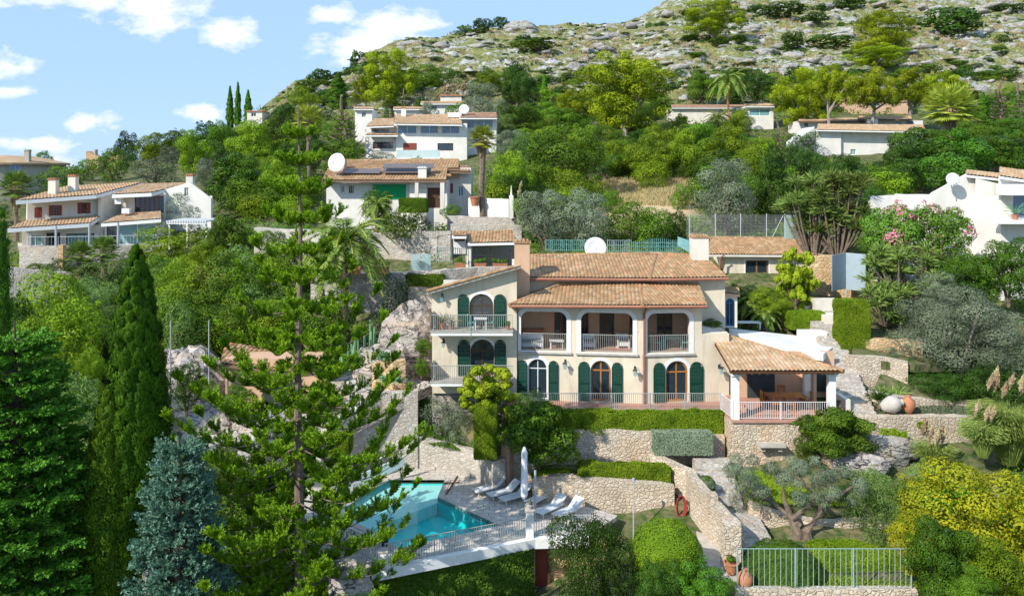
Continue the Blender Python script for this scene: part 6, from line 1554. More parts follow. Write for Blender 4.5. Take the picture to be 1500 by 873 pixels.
# walls around the pool
wall_line('curved pale stone wall behind the pool below the planted slope', [(590, 50.9, 645, 690), (612, 50.3, 640, 688), (660, 49.9, 648, 692), (698, 48.4, 664, 712), (722, 46.4, 676, 720), (740, 46.9, 672, 712)], .6, 'stone_grey')
wall_line('tall plain stone wall between the pine and the planted slope', [(470, 47.8, 640, 700), (520, 49.2, 600, 690), (560, 50.0, 576, 680), (612, 50.2, 572, 690)], .6, 'stone_grey')
wall_line('pink stone pier wall beside the clipped hedge column', [(734, 47.4, 608, 700), (746, 47.2, 608, 705)], .5, 'peach')
wall_line('small ochre stone bed wall on the rocks left of the villa wing', [(545, 52.5, 530, 560), (575, 52, 530, 560), (594, 52.2, 528, 556)], .6, 'stone_warm')
m = MB(); m.slab([P(478, 642, 48), P(606, 576, 50.4), P(640, 560, 53), P(480, 540, 55)], .6); tag(m.build('garden_bed', M['rockmat']), kind='structure')
m = MB(); m.slab([P(592, 647, 50.9), P(660, 650, 50.3), P(700, 668, 48.8), P(742, 664, 47.6), P(756, 600, 51.4), P(612, 584, 52.4)], 1.2); tag(m.build('planted_slope', M['terrain']), kind='structure')
m = MB(); m.box(X(633, 50.9), X(757, 50.9), 50.9, 58, -17.5, zlow-.01); tag(m.build('foundation_rock', M['rockmat']), kind='structure')
m = MB(); m.box(X(757, 51), X(1062, 51), 51.2, 60.5, -17.5, FL-.21); tag(m.build('foundation_rock', M['stone']), kind='structure')
# low white railing stair left of the pool
t = thing('stair_railing', 'white low stair wall with rail left of the pool behind the pine branches', 'railing', (X(540, 47), 47, Z(700, 47)))
a, b = P(488, 712, 45.8), P(592, 668, 48.4); m = MB(); m.prism([(a.x, a.y), (b.x, b.y), (b.x, b.y+.2), (a.x, a.y+.2)], [a.z-.8, b.z-.6, b.z-.6, a.z-.8], [a.z, b.z, b.z, a.z]); m.build('low_wall', M['trim'], t)
m = MB(); m.tube([a+Vector((0, .1, .45)), b+Vector((0, .1, .45))], .035, 5); m.build('handrail', M['trim'], t)
# cave-like pavilion behind the norfolk pine
H = thing('poolside_pavilion', 'low ochre pavilion with tiled roof half hidden behind the norfolk pine', 'pavilion', (X(380, 53), 53, Z(590, 53)))
m = MB(); pbox(m, 330, 470, 53, 55, 525, 600, 53); m.build('wall', M['peach'], H)
qroof(H, [(322, 532, 52.4), (412, 545, 52.4), (430, 512, 56), (330, 505, 56)], 'tile', 'beam'); qroof(H, [(424, 540, 52.6), (486, 535, 52.6), (486, 520, 55), (430, 520, 55)], 'tile', 'beam')
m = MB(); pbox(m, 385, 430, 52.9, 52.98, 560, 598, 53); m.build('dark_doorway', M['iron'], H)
m = MB(); pbox(m, 340, 520, 50.2, 52.8, 618, 640, 50.2); tag(m.build('pavilion_terrace', M['stone_grey']), 'cream terrace block before the low ochre pavilion', 'terrace')
t = thing('terrace_railing', 'small white railing on the cream terrace behind the norfolk pine trunk', 'railing', (X(415, 50.3), 50.3, Z(618, 50.3)))
railing(t, [P(396, 618, 50.3), P(436, 618, 50.3)], .75, mat='rail_white', bar=.14, root=True, rad=.02)
t = thing('terrace_railing', 'small white railing right of the norfolk pine beside the stone wall', 'railing', (X(528, 50), 50, Z(602, 50)))
railing(t, [P(508, 604, 49.8), P(546, 600, 50.2)], .6, mat='rail_white', bar=.14, root=True, rad=.02)
m = MB(); m.slab([P(378, 595, 51), P(392, 588, 51), P(392, 612, 51), P(378, 616, 51)], .2); tag(m.build('beach_towel', M['canvas']), 'pale cloth hanging at the cream terrace left of the pine trunk', 'towel')
for k, (px_, py_) in enumerate(((250, 500), (306, 470), (245, 560))):
    m = MB(); d_ = 50.5; m.tube([P(px_, py_-30 if k == 0 else py_, d_), P(px_, py_+100, d_)], .035, 5); tag(m.build('fence_post', M['galv']), ['thin fence post above the left end of the pale cliff', 'thin fence post at the top middle of the pale cliff', 'thin fence post on the left face of the pale cliff'][k], 'post')
boulder(285, 600, 54.5, 2.6, 3.2, 3.7, 'big fissured pale limestone cliff left of the norfolk pine', seed=2)
boulder(318, 628, 53, 1.9, 2.4, 1.9, 'lower fissured limestone outcrop right of the pale cliff', seed=5)
boulder(352, 668, 50.5, 2.6, 2.2, 1.6, 'low pale rock slope behind the blue cedar', seed=6)
boulder(262, 560, 55, 2.2, 2.5, 2.3, 'upper shoulder of the pale limestone cliff', seed=8)
boulder(600, 510, 57, 1.9, 2.4, 3.0, 'steep pale rock face left of the villa wing', seed=11)
boulder(560, 540, 55, 2.0, 2.2, 1.6, 'low pale rock below the agaves left of the villa wing', seed=12)
boulder(622, 440, 60.5, 1.4, 2.0, 2.0, 'pale rock outcrop above the villa wing eaves', seed=14)
boulder(1262, 680, 44.3, 1.5, 1.0, .55, 'flat pale boulder on the grass below the ochre wall', seed=21)
boulder(1290, 662, 45.8, 2.2, .9, .8, 'long grey boulder at the foot of the ochre wall', 'rockgrey', seed=22)
boulder(1228, 672, 45.5, .9, .7, .6, 'rounded pink boulder under the clipped tree', seed=23)
boulder(512, 862, 36.3, 1.0, .8, 1.1, 'pinkish boulder under the pine below the pool corner', seed=24)
boulder(222, 870, 33, .35, .35, 1.2, 'small upright grey rock at the foot of the cypress', 'rockgrey', seed=25)
boulder(762, 44, 374, 7.5, 6, 3.6, 'rounded grey rock knob on the ridge skyline', 'rockgrey', seed=31)
# ================================================================ vegetation prototypes
for i in range(3):
    for k, mt, kw in (('mid', 'l_mid', {}), ('bright', 'l_bright', {}), ('dark', 'l_dark', {}), ('olive', 'l_olive', dict(rc=(.14, .22), K=34, asp=.4)), ('willow', 'l_willow', dict(asp=.35)), ('glossy', 'l_glossy', dict(asp=.8))):
        p_bush('b_'+k, mt, 100+i*17+len(k), n=10000, leaf=.040, **kw)
        p_tree('t_'+k, mt, 300+i*13+len(k), n=15000, leaf=.034, z0=.05, **kw)
for i in range(4):
    p_tree('t_pine', 'l_pine', 500+i, 'bark_pale', K=70, rc=(.055, .12), n=26000, leaf=.024, asp=.5, z0=.04, pw=.6)
for i in range(3):
    p_tree('t_umbrella', 'l_pine', 540+i, 'bark_pale', K=46, rc=(.06, .12), n=20000, leaf=.025, asp=.5, z0=.34, umbrella=.25, spread=.42, lean=.08)
    p_cypress('cyp', 'l_cyp', 560+i, n=7000, leaf=.016)
    p_bush('b_far', 'l_dark', 580+i, K=16, n=2200, leaf=.085)
    p_bush('b_farm', 'l_mid', 590+i, K=16, n=2200, leaf=.085)
    p_bush('b_rust', 'l_rust', 597+i, n=5000, leaf=.05) if i < 1 else None
for i in range(2):
    p_bush('f_dark', 'l_dark', 620+i, K=60, rc=(.10, .18), n=34000, leaf=.022, asp=.6)
    p_bush('f_glossy', 'l_glossy', 630+i, K=50, rc=(.11, .18), n=30000, leaf=.026, asp=.7)
    p_bush('f_olive', 'l_olive', 640+i, K=60, rc=(.10, .17), n=38000, leaf=.026, asp=.28)
    p_bush('f_willow', 'l_willow', 650+i, K=50, rc=(.11, .19), n=36000, leaf=.030, asp=.22, drop=(0, 0, .5))
    p_bush('f_bright', 'l_bright', 660+i, K=50, rc=(.10, .18), n=32000, leaf=.024, asp=.6)
    p_bush('f_mid', 'l_mid', 665+i, K=50, rc=(.10, .18), n=32000, leaf=.024, asp=.6)
p_bush('f_yellow', 'l_yellow', 670, K=70, rc=(.09, .16), n=36000, leaf=.024, asp=.6)
p_tree('f_lime', 'l_lime', 680, 'bark', K=90, rc=(.04, .09), n=17000, leaf=.036, asp=.75, z0=.06, pw=.8)
p_tree('f_clump', 'l_mid', 690, 'bark', K=40, rc=(.10, .17), n=20000, leaf=.032, asp=.7, z0=.18)
p_tree('f_olivetree', 'l_olive', 700, 'bark_pale', K=80, rc=(.08, .15), n=60000, leaf=.022, asp=.26, z0=.10, pw=.6)
p_bush('f_pink', 'l_pink', 710, K=44, rc=(.11, .19), n=16000, leaf=.034, asp=.7)
p_bush('f_sparse', 'l_olive', 720, K=40, rc=(.08, .14), n=7000, leaf=.028, asp=.35)
p_conifer('con', 'l_fir', 730, whorls=13, per=6, spray=.13, droop=-.06, upturn=.1, pts_per=14, nl=7, leaf=(.035, .012), trunk_r=.018, brush='mix', jitter=.02)
p_conifer('con', 'l_dark', 731, whorls=12, per=6, spray=.13, droop=-.02, upturn=.2, pts_per=14, nl=7, leaf=(.035, .012), trunk_r=.018, brush='mix', jitter=.03)
p_conifer('arau', 'l_norfolk', 732, whorls=14, per=6, spray=.10, droop=-.04, upturn=.3, pts_per=14, nl=7, leaf=(.03, .009), trunk_r=.018, brush='v')

KIND = {  # kind: (object name, category, prototypes)
 'bush': ('bush', 'bush', 'b_mid'), 'bbush': ('feathery_bush', 'bush', 'b_bright'), 'dbush': ('evergreen_shrub', 'shrub', 'b_dark'), 'gbush': ('grey_green_bush', 'bush', 'b_olive'), 'wbush': ('willowy_bush', 'bush', 'b_willow'), 'lbush': ('glossy_bush', 'bush', 'b_glossy'),
 'tree': ('tree', 'tree', 't_mid'), 'btree': ('tree', 'tree', 't_bright'), 'dtree': ('tree', 'tree', 't_dark'), 'gtree': ('olive_tree', 'tree', 't_olive'), 'wtree': ('tree', 'tree', 't_willow'), 'ltree': ('tree', 'tree', 't_glossy'),
 'pine': ('pine_tree', 'tree', 't_pine'), 'upine': ('umbrella_pine', 'tree', 't_umbrella'), 'cyp': ('cypress', 'tree', 'cyp'), 'con': ('conifer', 'tree', 'con'), 'arau': ('norfolk_pine', 'tree', 'arau'), 'far': ('scrub_bush', 'scrub bush', 'b_far'), 'farm': ('hill_shrub', 'hill shrub', 'b_farm'), 'rust': ('russet_bush', 'bush', 'b_rust'),
 'fd': ('bush', 'bush', 'f_dark'), 'fl': ('bush', 'bush', 'f_glossy'), 'fo': ('olive_bush', 'bush', 'f_olive'), 'fw': ('willowy_bush', 'bush', 'f_willow'), 'fb': ('bush', 'bush', 'f_bright'), 'fm': ('bush', 'bush', 'f_mid'), 'fy': ('yellow_bush', 'bush', 'f_yellow'), 'lime': ('lime_green_tree', 'tree', 'f_lime'), 'clump': ('small_tree', 'tree', 'f_clump'), 'ot': ('olive_tree', 'tree', 'f_olivetree'), 'pink': ('flowering_shrub', 'shrub', 'f_pink'), 'sp': ('sparse_shrub', 'shrub', 'f_sparse')}
CNT = {}
def veg(kind, x0, y0, x1, y1, label, d=None, group=None, deep=None, zb=None):
    nm, cat, pk = KIND[kind]
    cx = (x0+x1)/2
    if d is None:
        d = hit(cx, y1); x = X(cx, d); z0_ = ground(x, d)-.25
    else: x = X(cx, d); z0_ = Z(y1, d) if zb is None else zb
    h = max(.3, Z(y0, d)-z0_); w_ = (x1-x0)/F*d*(1.1 if 'pine' in kind else 1)
    if kind in ('bush', 'bbush', 'dbush', 'gbush', 'wbush', 'lbush', 'far', 'farm', 'rust'): h *= 1.08
    CNT[pk] = CNT.get(pk, -1)+1; parts = PROTO[pk][CNT[pk] % len(PROTO[pk])]
    sw = w_*1.06
    return place(nm, cat, label, parts, x, d, z0_, sw, sw if deep is None else deep, h, group)

ROWS = """
fd 1130 8 2 3 x
"""
R = []
def rows(txt):
    for l in txt.strip().split('\n'):
        a, lb = l.split('|'); f = a.split(); d = None
        if len(f) > 5: d = float(f[5])
        veg(f[0], *map(float, f[1:5]), lb.strip(), d)
# ---- upper hill and skyline
rows("""
pine 533 62 614 176 | big bright green pine on the rocky left shoulder of the hill
pine 515 105 560 172 | smaller bright pine at the left foot of the big shoulder pine
pine 846 56 988 206 | tallest bright green pine in the middle of the hillside
pine 812 126 866 192 | small yellow-green pine at the left foot of the tallest hillside pine
pine 1000 -6 1092 66 | dark green spreading pine on the ridge near the top centre
pine 1250 8 1336 92 | conical bright pine standing alone on the grey upper rocks
pine 1245 60 1330 108 | low spreading pine skirt below the conical pine on the rocks
far 1354 14 1434 56 | wide flat dark bush on the grey rocks at the upper right
far 1106 2 1184 34 | wide dark bush under the stone ridge at the top right of centre
far 1176 18 1216 42 | small dark bush right of the wide dark bush near the top
far 1228 -8 1272 20 | dark bush cut off by the top edge above the conical pine
far 1458 4 1500 22 | dark bush on the rocks at the top right corner
far 722 24 748 48 | dark bush touching the grey rock knob on the skyline
far 690 28 722 54 | round dark bush left of the rock knob on the skyline
farm 664 38 694 60 | light green bush lower down the skyline left of the rock knob
far 512 68 536 86 | small dark tree on the rocky left end of the skyline
far 750 50 796 70 | flat dark bush below the rock knob
farm 752 56 824 82 | wide mid green bush under the skyline right of the rock knob
far 1138 48 1178 80 | mid dark bush between the ridge pine and the conical pine
far 1180 48 1248 76 | wide dark bush left of the conical pine skirt
pine 1128 92 1218 196 | left umbrella pine with forked trunks above the long white house
upine 1182 84 1250 214 | tall umbrella pine with pale trunk in front of the long white house
upine 1236 90 1314 208 | second umbrella pine with two dark trunks before the rear white house
upine 1288 96 1372 196 | third umbrella pine leaning right towards the fan palm
upine 1340 98 1412 190 | rightmost umbrella pine with flat crown near the grey ledges
con 558 112 592 176 | dark conifer beside the big shoulder pine
con 576 130 604 178 | smaller dark conifer right of the dark conifer beside the shoulder pine
cyp 482 106 508 168 | dark broad cypress left of the big shoulder pine
cyp 792 108 803 168 | single slim cypress left of the yellow-green pine
dtree 732 86 782 158 | tall dark tree on the slope above the grey bushes in the middle
dtree 750 100 790 166 | dark tree just right of the tall dark tree in the middle slope
cyp 605 142 622 180 | small dark cypress behind the white villa chimney
cyp 343 118 354 176 | tallest middle spire of the cypress trio on the left skyline
cyp 331 124 343 174 | left spire of the cypress trio on the left skyline
cyp 357 130 370 174 | short right spire of the cypress trio on the left skyline
dtree 168 188 203 224 | dark pine-like tree on the low left skyline
btree 146 222 172 250 | bright round tree beside the ruined tower wall
bush 102 234 140 266 | green bush left of the ruined tower below the skyline
bush 52 222 76 256 | dark bush just right of the round grey house
bush 60 246 118 296 | pale green bush on the slope right of the round house
bush 140 218 192 266 | mid green bush right of the ruined tower
gbush 190 232 262 276 | broad grey-green olive on the slope above the left two-storey house
btree 202 194 250 240 | bright green tree on the low skyline left of centre slope
tree 238 184 280 232 | mid green tree on the skyline above the grey-green olive
btree 258 192 306 258 | bright tree below the skyline above the left house gable
dtree 280 176 330 226 | dark rounded tree on the skyline left of the cypress trio
gtree 284 232 318 276 | pale grey tree above the gable chimney of the left house
ltree 302 226 384 306 | dark glossy broad tree right of the left house gable
tree 302 180 350 240 | mid green tree under the cypress trio
btree 340 178 402 246 | light green rounded tree right of the cypress trio
tree 382 168 432 232 | rounded tree above the palms on the left shoulder
dtree 396 148 434 196 | dark tree climbing the rocky left shoulder
bbush 418 130 470 166 | light green bush on the rocks of the left shoulder
far 452 100 492 132 | dark bush on the rocks of the left skyline shoulder
farm 430 118 466 142 | small green bush low on the left skyline shoulder
arau 470 140 536 246 | layered dark green norfolk pine left of the white hillside villa
tree 466 196 536 262 | dense rounded tree in front of the layered norfolk pine
dtree 430 190 478 262 | dark tree under the fan palm left of the bungalow
btree 384 232 442 300 | light green tree on the middle left slope
bbush 352 286 404 322 | bright green bush left of the rendered garden wall
""")
rows("""
gbush 596 128 650 172 | grey-green bush above the white villa roof, left one
rust 640 116 692 176 | brownish grey bush above the satellite dish of the white villa
gbush 672 122 738 180 | grey-green bush right of the brownish bush above the white villa
btree 690 104 738 148 | bright tree on the slope above the white villa dish
bush 600 96 660 136 | green bush on the slope above the small flat-roofed houses
tree 728 148 790 206 | dark round tree right of the white hillside villa
wtree 720 168 760 210 | light willowy tree just right of the white villa end room
tree 776 176 880 286 | large dark green tree with rough crown right of the tall fan palm
tree 792 150 856 204 | mid green tree above the large rough dark tree
bbush 772 130 824 166 | bright bush between slim cypress and dark trees
wbush 744 200 792 246 | pale green bush left of the large rough dark tree
gtree 720 188 770 240 | grey olive right of the tall fan palm crown
btree 714 222 776 306 | bright green tree right of the tall fan palm trunk
dbush 726 260 778 318 | dark green bush beside the slim gate pier
gtree 758 274 836 366 | large grey-green olive behind the villa roof, left one
gtree 820 276 894 364 | large grey-green olive behind the villa roof, right one
bbush 858 270 900 300 | small bright bush above the right grey-green olive
bush 894 298 958 356 | round vivid green bush behind the satellite dish
bush 930 304 986 362 | vivid green bush right of the round one behind the iron gate
dbush 976 310 1012 356 | dark reddish hedge bush beside the glass screen
btree 876 206 930 262 | bright green tree above the dry bank, left one
btree 916 200 984 268 | bright green tree above the dry bank, middle one
bbush 930 236 980 276 | low bright bush on top of the dry bank
btree 970 190 1030 262 | bright green tree above the dry bank, right one
tree 996 176 1054 240 | dense green tree below the long low cream house
gtree 1016 228 1108 344 | big bluish grey-green tree behind the chain link fence
btree 1040 184 1112 252 | bright green mass left of the shaded carport
dtree 1104 206 1168 330 | dark mottled tree right of the bluish grey-green tree
con 1122 176 1158 246 | dark spiky conifer before the long white house
dtree 1150 214 1216 280 | dark green conifer mass below the white gable, left one
dtree 1196 222 1276 296 | dark green conifer mass below the long white house, right one
tree 1082 262 1140 316 | green tree between the bluish tree and the yuccas
tree 1002 100 1052 158 | dark round tree left of the tall feather palm
dtree 1080 100 1136 158 | dark tree right of the tall feather palm
tree 1052 108 1092 156 | dark tree behind the tall feather palm trunk
dtree 1286 206 1350 272 | dark clipped tree mass right of the long white house
ltree 1304 186 1386 262 | broad glossy green tree below the fan palm, left one
ltree 1366 190 1450 262 | broad glossy green tree below the fan palm, middle one
ltree 1430 200 1508 258 | broad glossy green tree above the large white house at right
lbush 1280 238 1350 286 | glossy green bush above the low scalloped wall
lbush 1340 226 1420 284 | glossy green bush above the satellite dish gable
cyp 1432 134 1448 188 | slim dark cypress at the right below the grey ledges
con 1446 118 1484 196 | broad dark conifer near the right edge
con 1474 122 1512 200 | rightmost dark conifer at the picture edge
tree 1400 168 1460 216 | dark tree behind the yellowish fan palm
upine 985 164 1010 200 | tiny tree by the long low cream house
""")
# ---- left slope below the two-storey house
rows("""
gbush 236 284 306 336 | grey olive bush in front of the white gable of the left house
tree 294 304 366 396 | dark dense tree right of the pergola
bbush 200 334 290 392 | bright feathery bush right under the glazed ground floor of the left house
btree 270 352 330 410 | light green tree below the pergola
bush 32 386 72 414 | flat yellowish-green bush on the pale lower wall
dbush 68 382 100 418 | dark rounded shrub below the ochre pier
wbush 114 378 176 428 | soft grey-green bush left of the tall cypress tip
bbush 222 384 290 452 | light green bush right of the tall cypress, upper one
rust 280 386 340 446 | russet tinged bush on the slope left of the norfolk pine
bush 300 396 380 470 | mid green bush behind the norfolk pine left branches, upper one
bbush 34 396 118 500 60 | very bright feathery bush left of the tall cypress, upper one
bbush 58 440 160 560 57 | very bright feathery bush left of the tall cypress, lower one
wbush 90 410 160 470 63 | pale bush behind the very bright feathery bushes
bush 210 436 290 520 | mid green bush right of the tall cypress, middle one
wbush 226 452 284 540 56 | pale willowy bush hanging over the pale cliff
dbush 250 470 330 540 57 | dark bush above the pale cliff
bush 300 440 390 520 58 | dense green bush above the ochre pavilion roof
bbush 350 470 420 530 57.5 | bright bush above the ochre pavilion, right one
btree 372 376 446 470 64 | bright tree behind the upper trunk of the norfolk pine
tree 380 330 440 400 | green tree left of the feather palm
bush 440 440 520 530 57 | green bush mass behind the norfolk pine right branches
wbush 66 548 146 680 44 | grey willowy bush between the dark conifer and the tall cypress
fb 92 500 150 600 48 | bright green shrub left of the tall cypress middle
dbush 0 440 60 560 52 | dark green bush mass at the far left edge
bbush 10 470 92 600 50 | light green bush behind the dark conifer at left
fm 322 560 378 612 51 | green shrub at the left end of the ochre pavilion wall
fm 448 566 500 618 50.6 | green shrub right of the ochre pavilion doorway
fo 372 640 450 704 47 | grey-green shrub behind the pine trunk left of the pool
fm 300 640 362 720 45 | green shrub between the low pale rock and the blue cedar
fd 246 520 300 600 46 | dark bush at the left foot of the pale cliff
gbush 545 400 610 500 58.5 | silvery shrub on the rock left of the villa wing
bush 590 400 640 440 60 | bright green creeper bush hanging over the wall left of the villa wing
bush 632 404 650 426 59 | small vivid green shrub at the wing eaves on the left
fm 604 496 634 520 54 | small round green shrub on the pale rock beside the wing balconies
fm 606 522 628 552 52 | small green shrub below the lower left balcony end
lbush 528 280 576 330 76 | dark spiky shrub in front of the bungalow, left of the clipped hedge
bush 560 306 626 356 73 | vivid green bush on the slope below the clipped bungalow hedge
dbush 556 318 600 344 74 | dark bush left of the steel gate of the bungalow
bush 646 300 676 322 79 | small green shrub at the bungalow entrance wall
""")
# ---- property and foreground
rows("""
gbush 604 150 644 208 146 | grey bush covering the foot of the small houses above the white villa, left
bush 652 152 690 208 146 | green bush covering the foot of the small houses above the white villa, right
gbush 536 222 580 250 120 | grey bush before the lower left corner of the white hillside villa
bbush 596 232 640 256 117 | bright bush below the glass balustrade of the white hillside villa
btree 1060 160 1100 204 | bright tree partly hiding the shaded carport on the right slope
dbush 1150 196 1200 232 | dark shrub hiding the sloping parapet of the long white house
bush 880 282 912 312 | green bush at the left end of the dry bank
bush 984 270 1020 306 | green bush at the right end of the dry bank
lime 664 524 764 625 48.3 | lime green small-leaved tree in front of the lower left balcony
clump 726 588 852 712 46.4 | broad green tree left of the stone wall below the terrace
fw 750 568 812 640 47.3 | feathery green bush in front of the terrace railing, left end
sp 606 562 690 648 50.6 | sparse brownish shrub on the planted slope under the left wing
sp 640 588 700 656 50 | sparse grey shrub left of the clipped hedge column
fd 800 730 930 905 37 | dark olive-like bush in the foreground left of the clipped dome
fd 925 806 1010 905 35.5 | dark blue-green bush at the bottom edge right of centre
fl 985 812 1072 905 35 | dark glossy bush at the bottom edge below the path
fy 1322 660 1520 835 38.5 | large yellow-flowering bush at the right edge, upper one
fy 1300 745 1402 845 36.6 | smaller yellow-flowering bush left of the dark green ones
fl 1330 752 1440 890 35 | vivid dark green bush in front of the yellow ones, left one
fb 1400 780 1520 905 34.4 | vivid green bush at the bottom right corner
fm 1392 830 1470 905 33.5 | low green bush at the bottom right
fw 1232 682 1352 800 40.5 | tall feathery olive-green shrub behind the foreground fence
fw 1310 672 1400 790 41.6 | tall feathery shrub left of the yellow bush
sp 1062 672 1120 760 42.6 | grey sparse shrub beside the upper rough steps
fo 1020 694 1050 730 43 | small round grey-green bush on the diagonal wall
clump 1172 600 1284 690 45.0 | clipped flat-topped small tree below the dining terrace right corner
fm 1162 630 1200 676 45.6 | small green shrub at the left foot of the flat-topped tree
ot 1302 418 1510 602 53.5 | very broad grey-green olive tree on the right terraces
fo 1336 392 1410 470 57 | grey-green olive crown rising above the broad olive tree
fd 1328 536 1424 592 50.6 | dark green feathery shrub under the broad olive tree
fd 1404 520 1500 600 50 | dark shadowy shrub at the right under the broad olive tree
fo 1280 500 1322 530 53 | low grey-green cushion shrub on the ochre bed
fo 1268 530 1292 550 51.8 | tiny dark green cushion shrub on the lower stone bed
pink 1258 288 1356 404 61 | flowering shrub with scattered pink blossoms right of the blue-grey screen
pink 1326 290 1418 384 60 | flowering shrub with dense pink blossoms before the white house
fl 1384 350 1462 450 57.5 | dark compound-leaved shrub before the large white house, left one
fl 1440 340 1515 440 57 | dark compound-leaved shrub before the large white house, right one
fl 1262 330 1330 410 61.8 | dark green shrub behind the scattered pink blossoms
fl 1350 372 1400 440 58.5 | dark green shrub under the pink blossoms
lime 1132 352 1200 470 60 | tall yellow-green climbing tree before the annex
fb 1100 412 1160 472 59.4 | low yellow-green shrub left of the tall climbing tree
fd 1058 408 1120 476 61.5 | dark green bush below the annex window
fd 1168 404 1190 436 61 | small grey bush at the ochre wall beside the metal screen
fm 1028 466 1062 492 53.2 | little green shrub beside the villa's right rear wall
fo 1196 448 1222 464 59 | little grey bush on the upper cream planter wall
fo 1200 462 1226 474 57.9 | little grey bush on the lower cream planter wall
""")

# ---- big individual trees
def add_tm(o, label=None): return o
d0 = 36.2; zb = -21.0; Hn = Z(158, d0)-zb
def prof_n(t): return float(np.interp(t, [0, .15, .3, .42, .56, .66, .74, .85, .93, 1], [.85, .97, 1.0, .87, .66, .48, .36, .22, .11, .03]))
place_conifer('norfolk_pine', 'giant norfolk pine with tiers of upswept brush-like branches, left of the pool', 438, d0, zb, mat='l_norfolk', bark='bark', seed=77, H=Hn, R=5.9, whorls=18, per=7, spray=.62, droop=-.20, upturn=.55, pts_per=122, nl=54, leaf=(.135, .036), prof=prof_n, z0=.06, trunk_r=.25, brush='v')
d1 = 33.5; zc = -20.5; Hc = Z(640, d1)-zc
place_conifer('blue_cedar', 'silvery blue cedar with drooping layered sprays beside the tall cypress', 262, d1, zc, mat='l_cedar', bark='bark', seed=78, H=Hc, R=2.45, whorls=15, per=9, spray=.75, droop=-.05, upturn=.05, pts_per=54, nl=30, leaf=(.14, .05), z0=.02, trunk_r=.16, brush='mix', jitter=.15, prof=lambda t: (1-t)**.55*.95+.05)
d2 = 33.0; zd = -21; Hd = Z(470, d2)-zd
place_conifer('dark_conifer', 'large dark green conifer filling the lower left corner', 22, d2, zd, mat='l_fir', bark='bark_dark', seed=79, H=Hd, R=3.9, whorls=22, per=10, spray=.95, droop=-.08, upturn=.12, pts_per=56, nl=30, leaf=(.18, .08), z0=.02, trunk_r=.25, brush='flat', jitter=.25, prof=lambda t: (1-t)**.5*.95+.05)
def big_cypress(label, px, d, y0, w_, zb_, n, seed, name='cypress', mat='l_cyp', leaf=.1, K=1150):
    r = np.random.RandomState(seed); H_ = Z(y0, d)-zb_; R_ = w_/F*d/2
    prof = lambda z: np.interp(z, [0, .3, .5, .65, .82, .93, 1], [1, 1, .92, .8, .58, .33, .02])
    z = r.uniform(.0, .985, K); a = r.uniform(0, 6.283, K); Rr = R_*prof(z)*r.uniform(.70, 1.0, K)
    cen = np.stack([Rr*np.cos(a), Rr*np.sin(a), z*H_], 1); idx = r.choice(K, n); dd = rdir(n, r)
    C = cen[idx]+dd*np.array([.27, .27, .42])*(np.maximum(.3, prof(z)[idx])*r.uniform(.45, 1.05, n))[:, None]
    out = nrm(C*np.array([1, 1, 0])+1e-6); var = np.clip(r.uniform(0, 1, K)[idx]*.5+r.uniform(0, 1, n)*.5, 0, 1)
    lf = LF(); lf.add(C, nrm(out+dd*1.1), leaf*r.uniform(.7, 1.5, n), leaf*.5*r.uniform(.7, 1.3, n), var, nrm(np.array([0, 0, 1.])+dd*.55))
    t = thing(name, label, 'tree', (X(px, d), d, zb_)); meshobj('crown', lf.mesh('crown', M[mat]), t)
    m_ = MB(); m_.tube([(0, 0, -.4), (0, 0, H_*.93)], [.22, .02], 7); meshobj('trunk', mb_mesh(m_, 'trunk', M['bark']), t)
    m_ = MB(); m_.lathe(0, 0, [(R_*.68*float(prof(u)), u*H_) for u in (.0, .15, .3, .45, .6, .75, .86, .93)], 14, c=.1); meshobj('inner_growth', mb_mesh(m_, 'inner_growth', M[mat]), t)
    # a few upright side leaders break the outline
    return t
big_cypress('very tall narrow cypress spire rising in front of the left slope', 200, 34.5, 352, 108, -21, 150000, 5, leaf=.13)
big_cypress('lighter green shorter cypress merged with the left side of the tall spire', 160, 33.6, 560, 88, -21, 60000, 6, mat='l_cypb', leaf=.12)
big_cypress('dark cypress cut by the left picture edge', 2, 44, 300, 40, -16, 9000, 8, leaf=.12, K=300)

# ---- palms
def add_palm(label, px, d, ytop, H_, CR, kind_, zb_=None, **kw):
    zt_ = Z(ytop, d); z0_ = zt_-H_
    return place('palm_tree', 'palm tree', label, palm(kind_, int(px), H_, CR, **kw), X(px, d), d, z0_, rz=0)
add_palm('feather palm with orange fruit clusters behind the norfolk pine', 506, 57, 352, 7.0, 3.9, 'feather', fruit=True, skirt=False, bark='bark_dark', mat='l_palm', nf=44)
add_palm('tall fan palm with hanging dead skirt beside the bungalow', 706, 79, 205, 8.6, 1.7, 'fan', mat='l_palmy', trunk_r=.28)
add_palm('fan palm with hanging dead skirt on the left shoulder above the bungalow', 452, 98, 176, 7.5, 2.3, 'fan', mat='l_palmy')
add_palm('tall feather palm before the long low cream house', 1067, 152, 118, 7.0, 4.4, 'feather', skirt=False, bark='terracotta')
add_palm('broad yellowish fan palm right of the umbrella pines', 1392, 112, 160, 5.5, 4.0, 'fan', mat='l_palmy', nf=46)
add_palm('fan palm between the round house and the left two-storey house', 24, 84, 275, 5.0, 2.1, 'fan')
add_palm('low fan palm under the left house terrace, left one', 116, 73, 374, 1.6, 1.5, 'fan', skirt=False)
add_palm('low fan palm under the left house terrace, right one', 152, 73, 368, 1.9, 1.6, 'fan', skirt=False)
add_palm('low feather palm in front of the bungalow wall', 552, 74, 300, 2.2, 2.0, 'feather', skirt=False, nf=30)
add_palm('young grey-green palm left of the carport', 1052, 146, 172, 1.5, 3.0, 'feather', skirt=False, nf=30)
add_palm('grey-green palm tuft beside the carport', 1082, 147, 168, 1.5, 2.5, 'feather', skirt=False, nf=30)
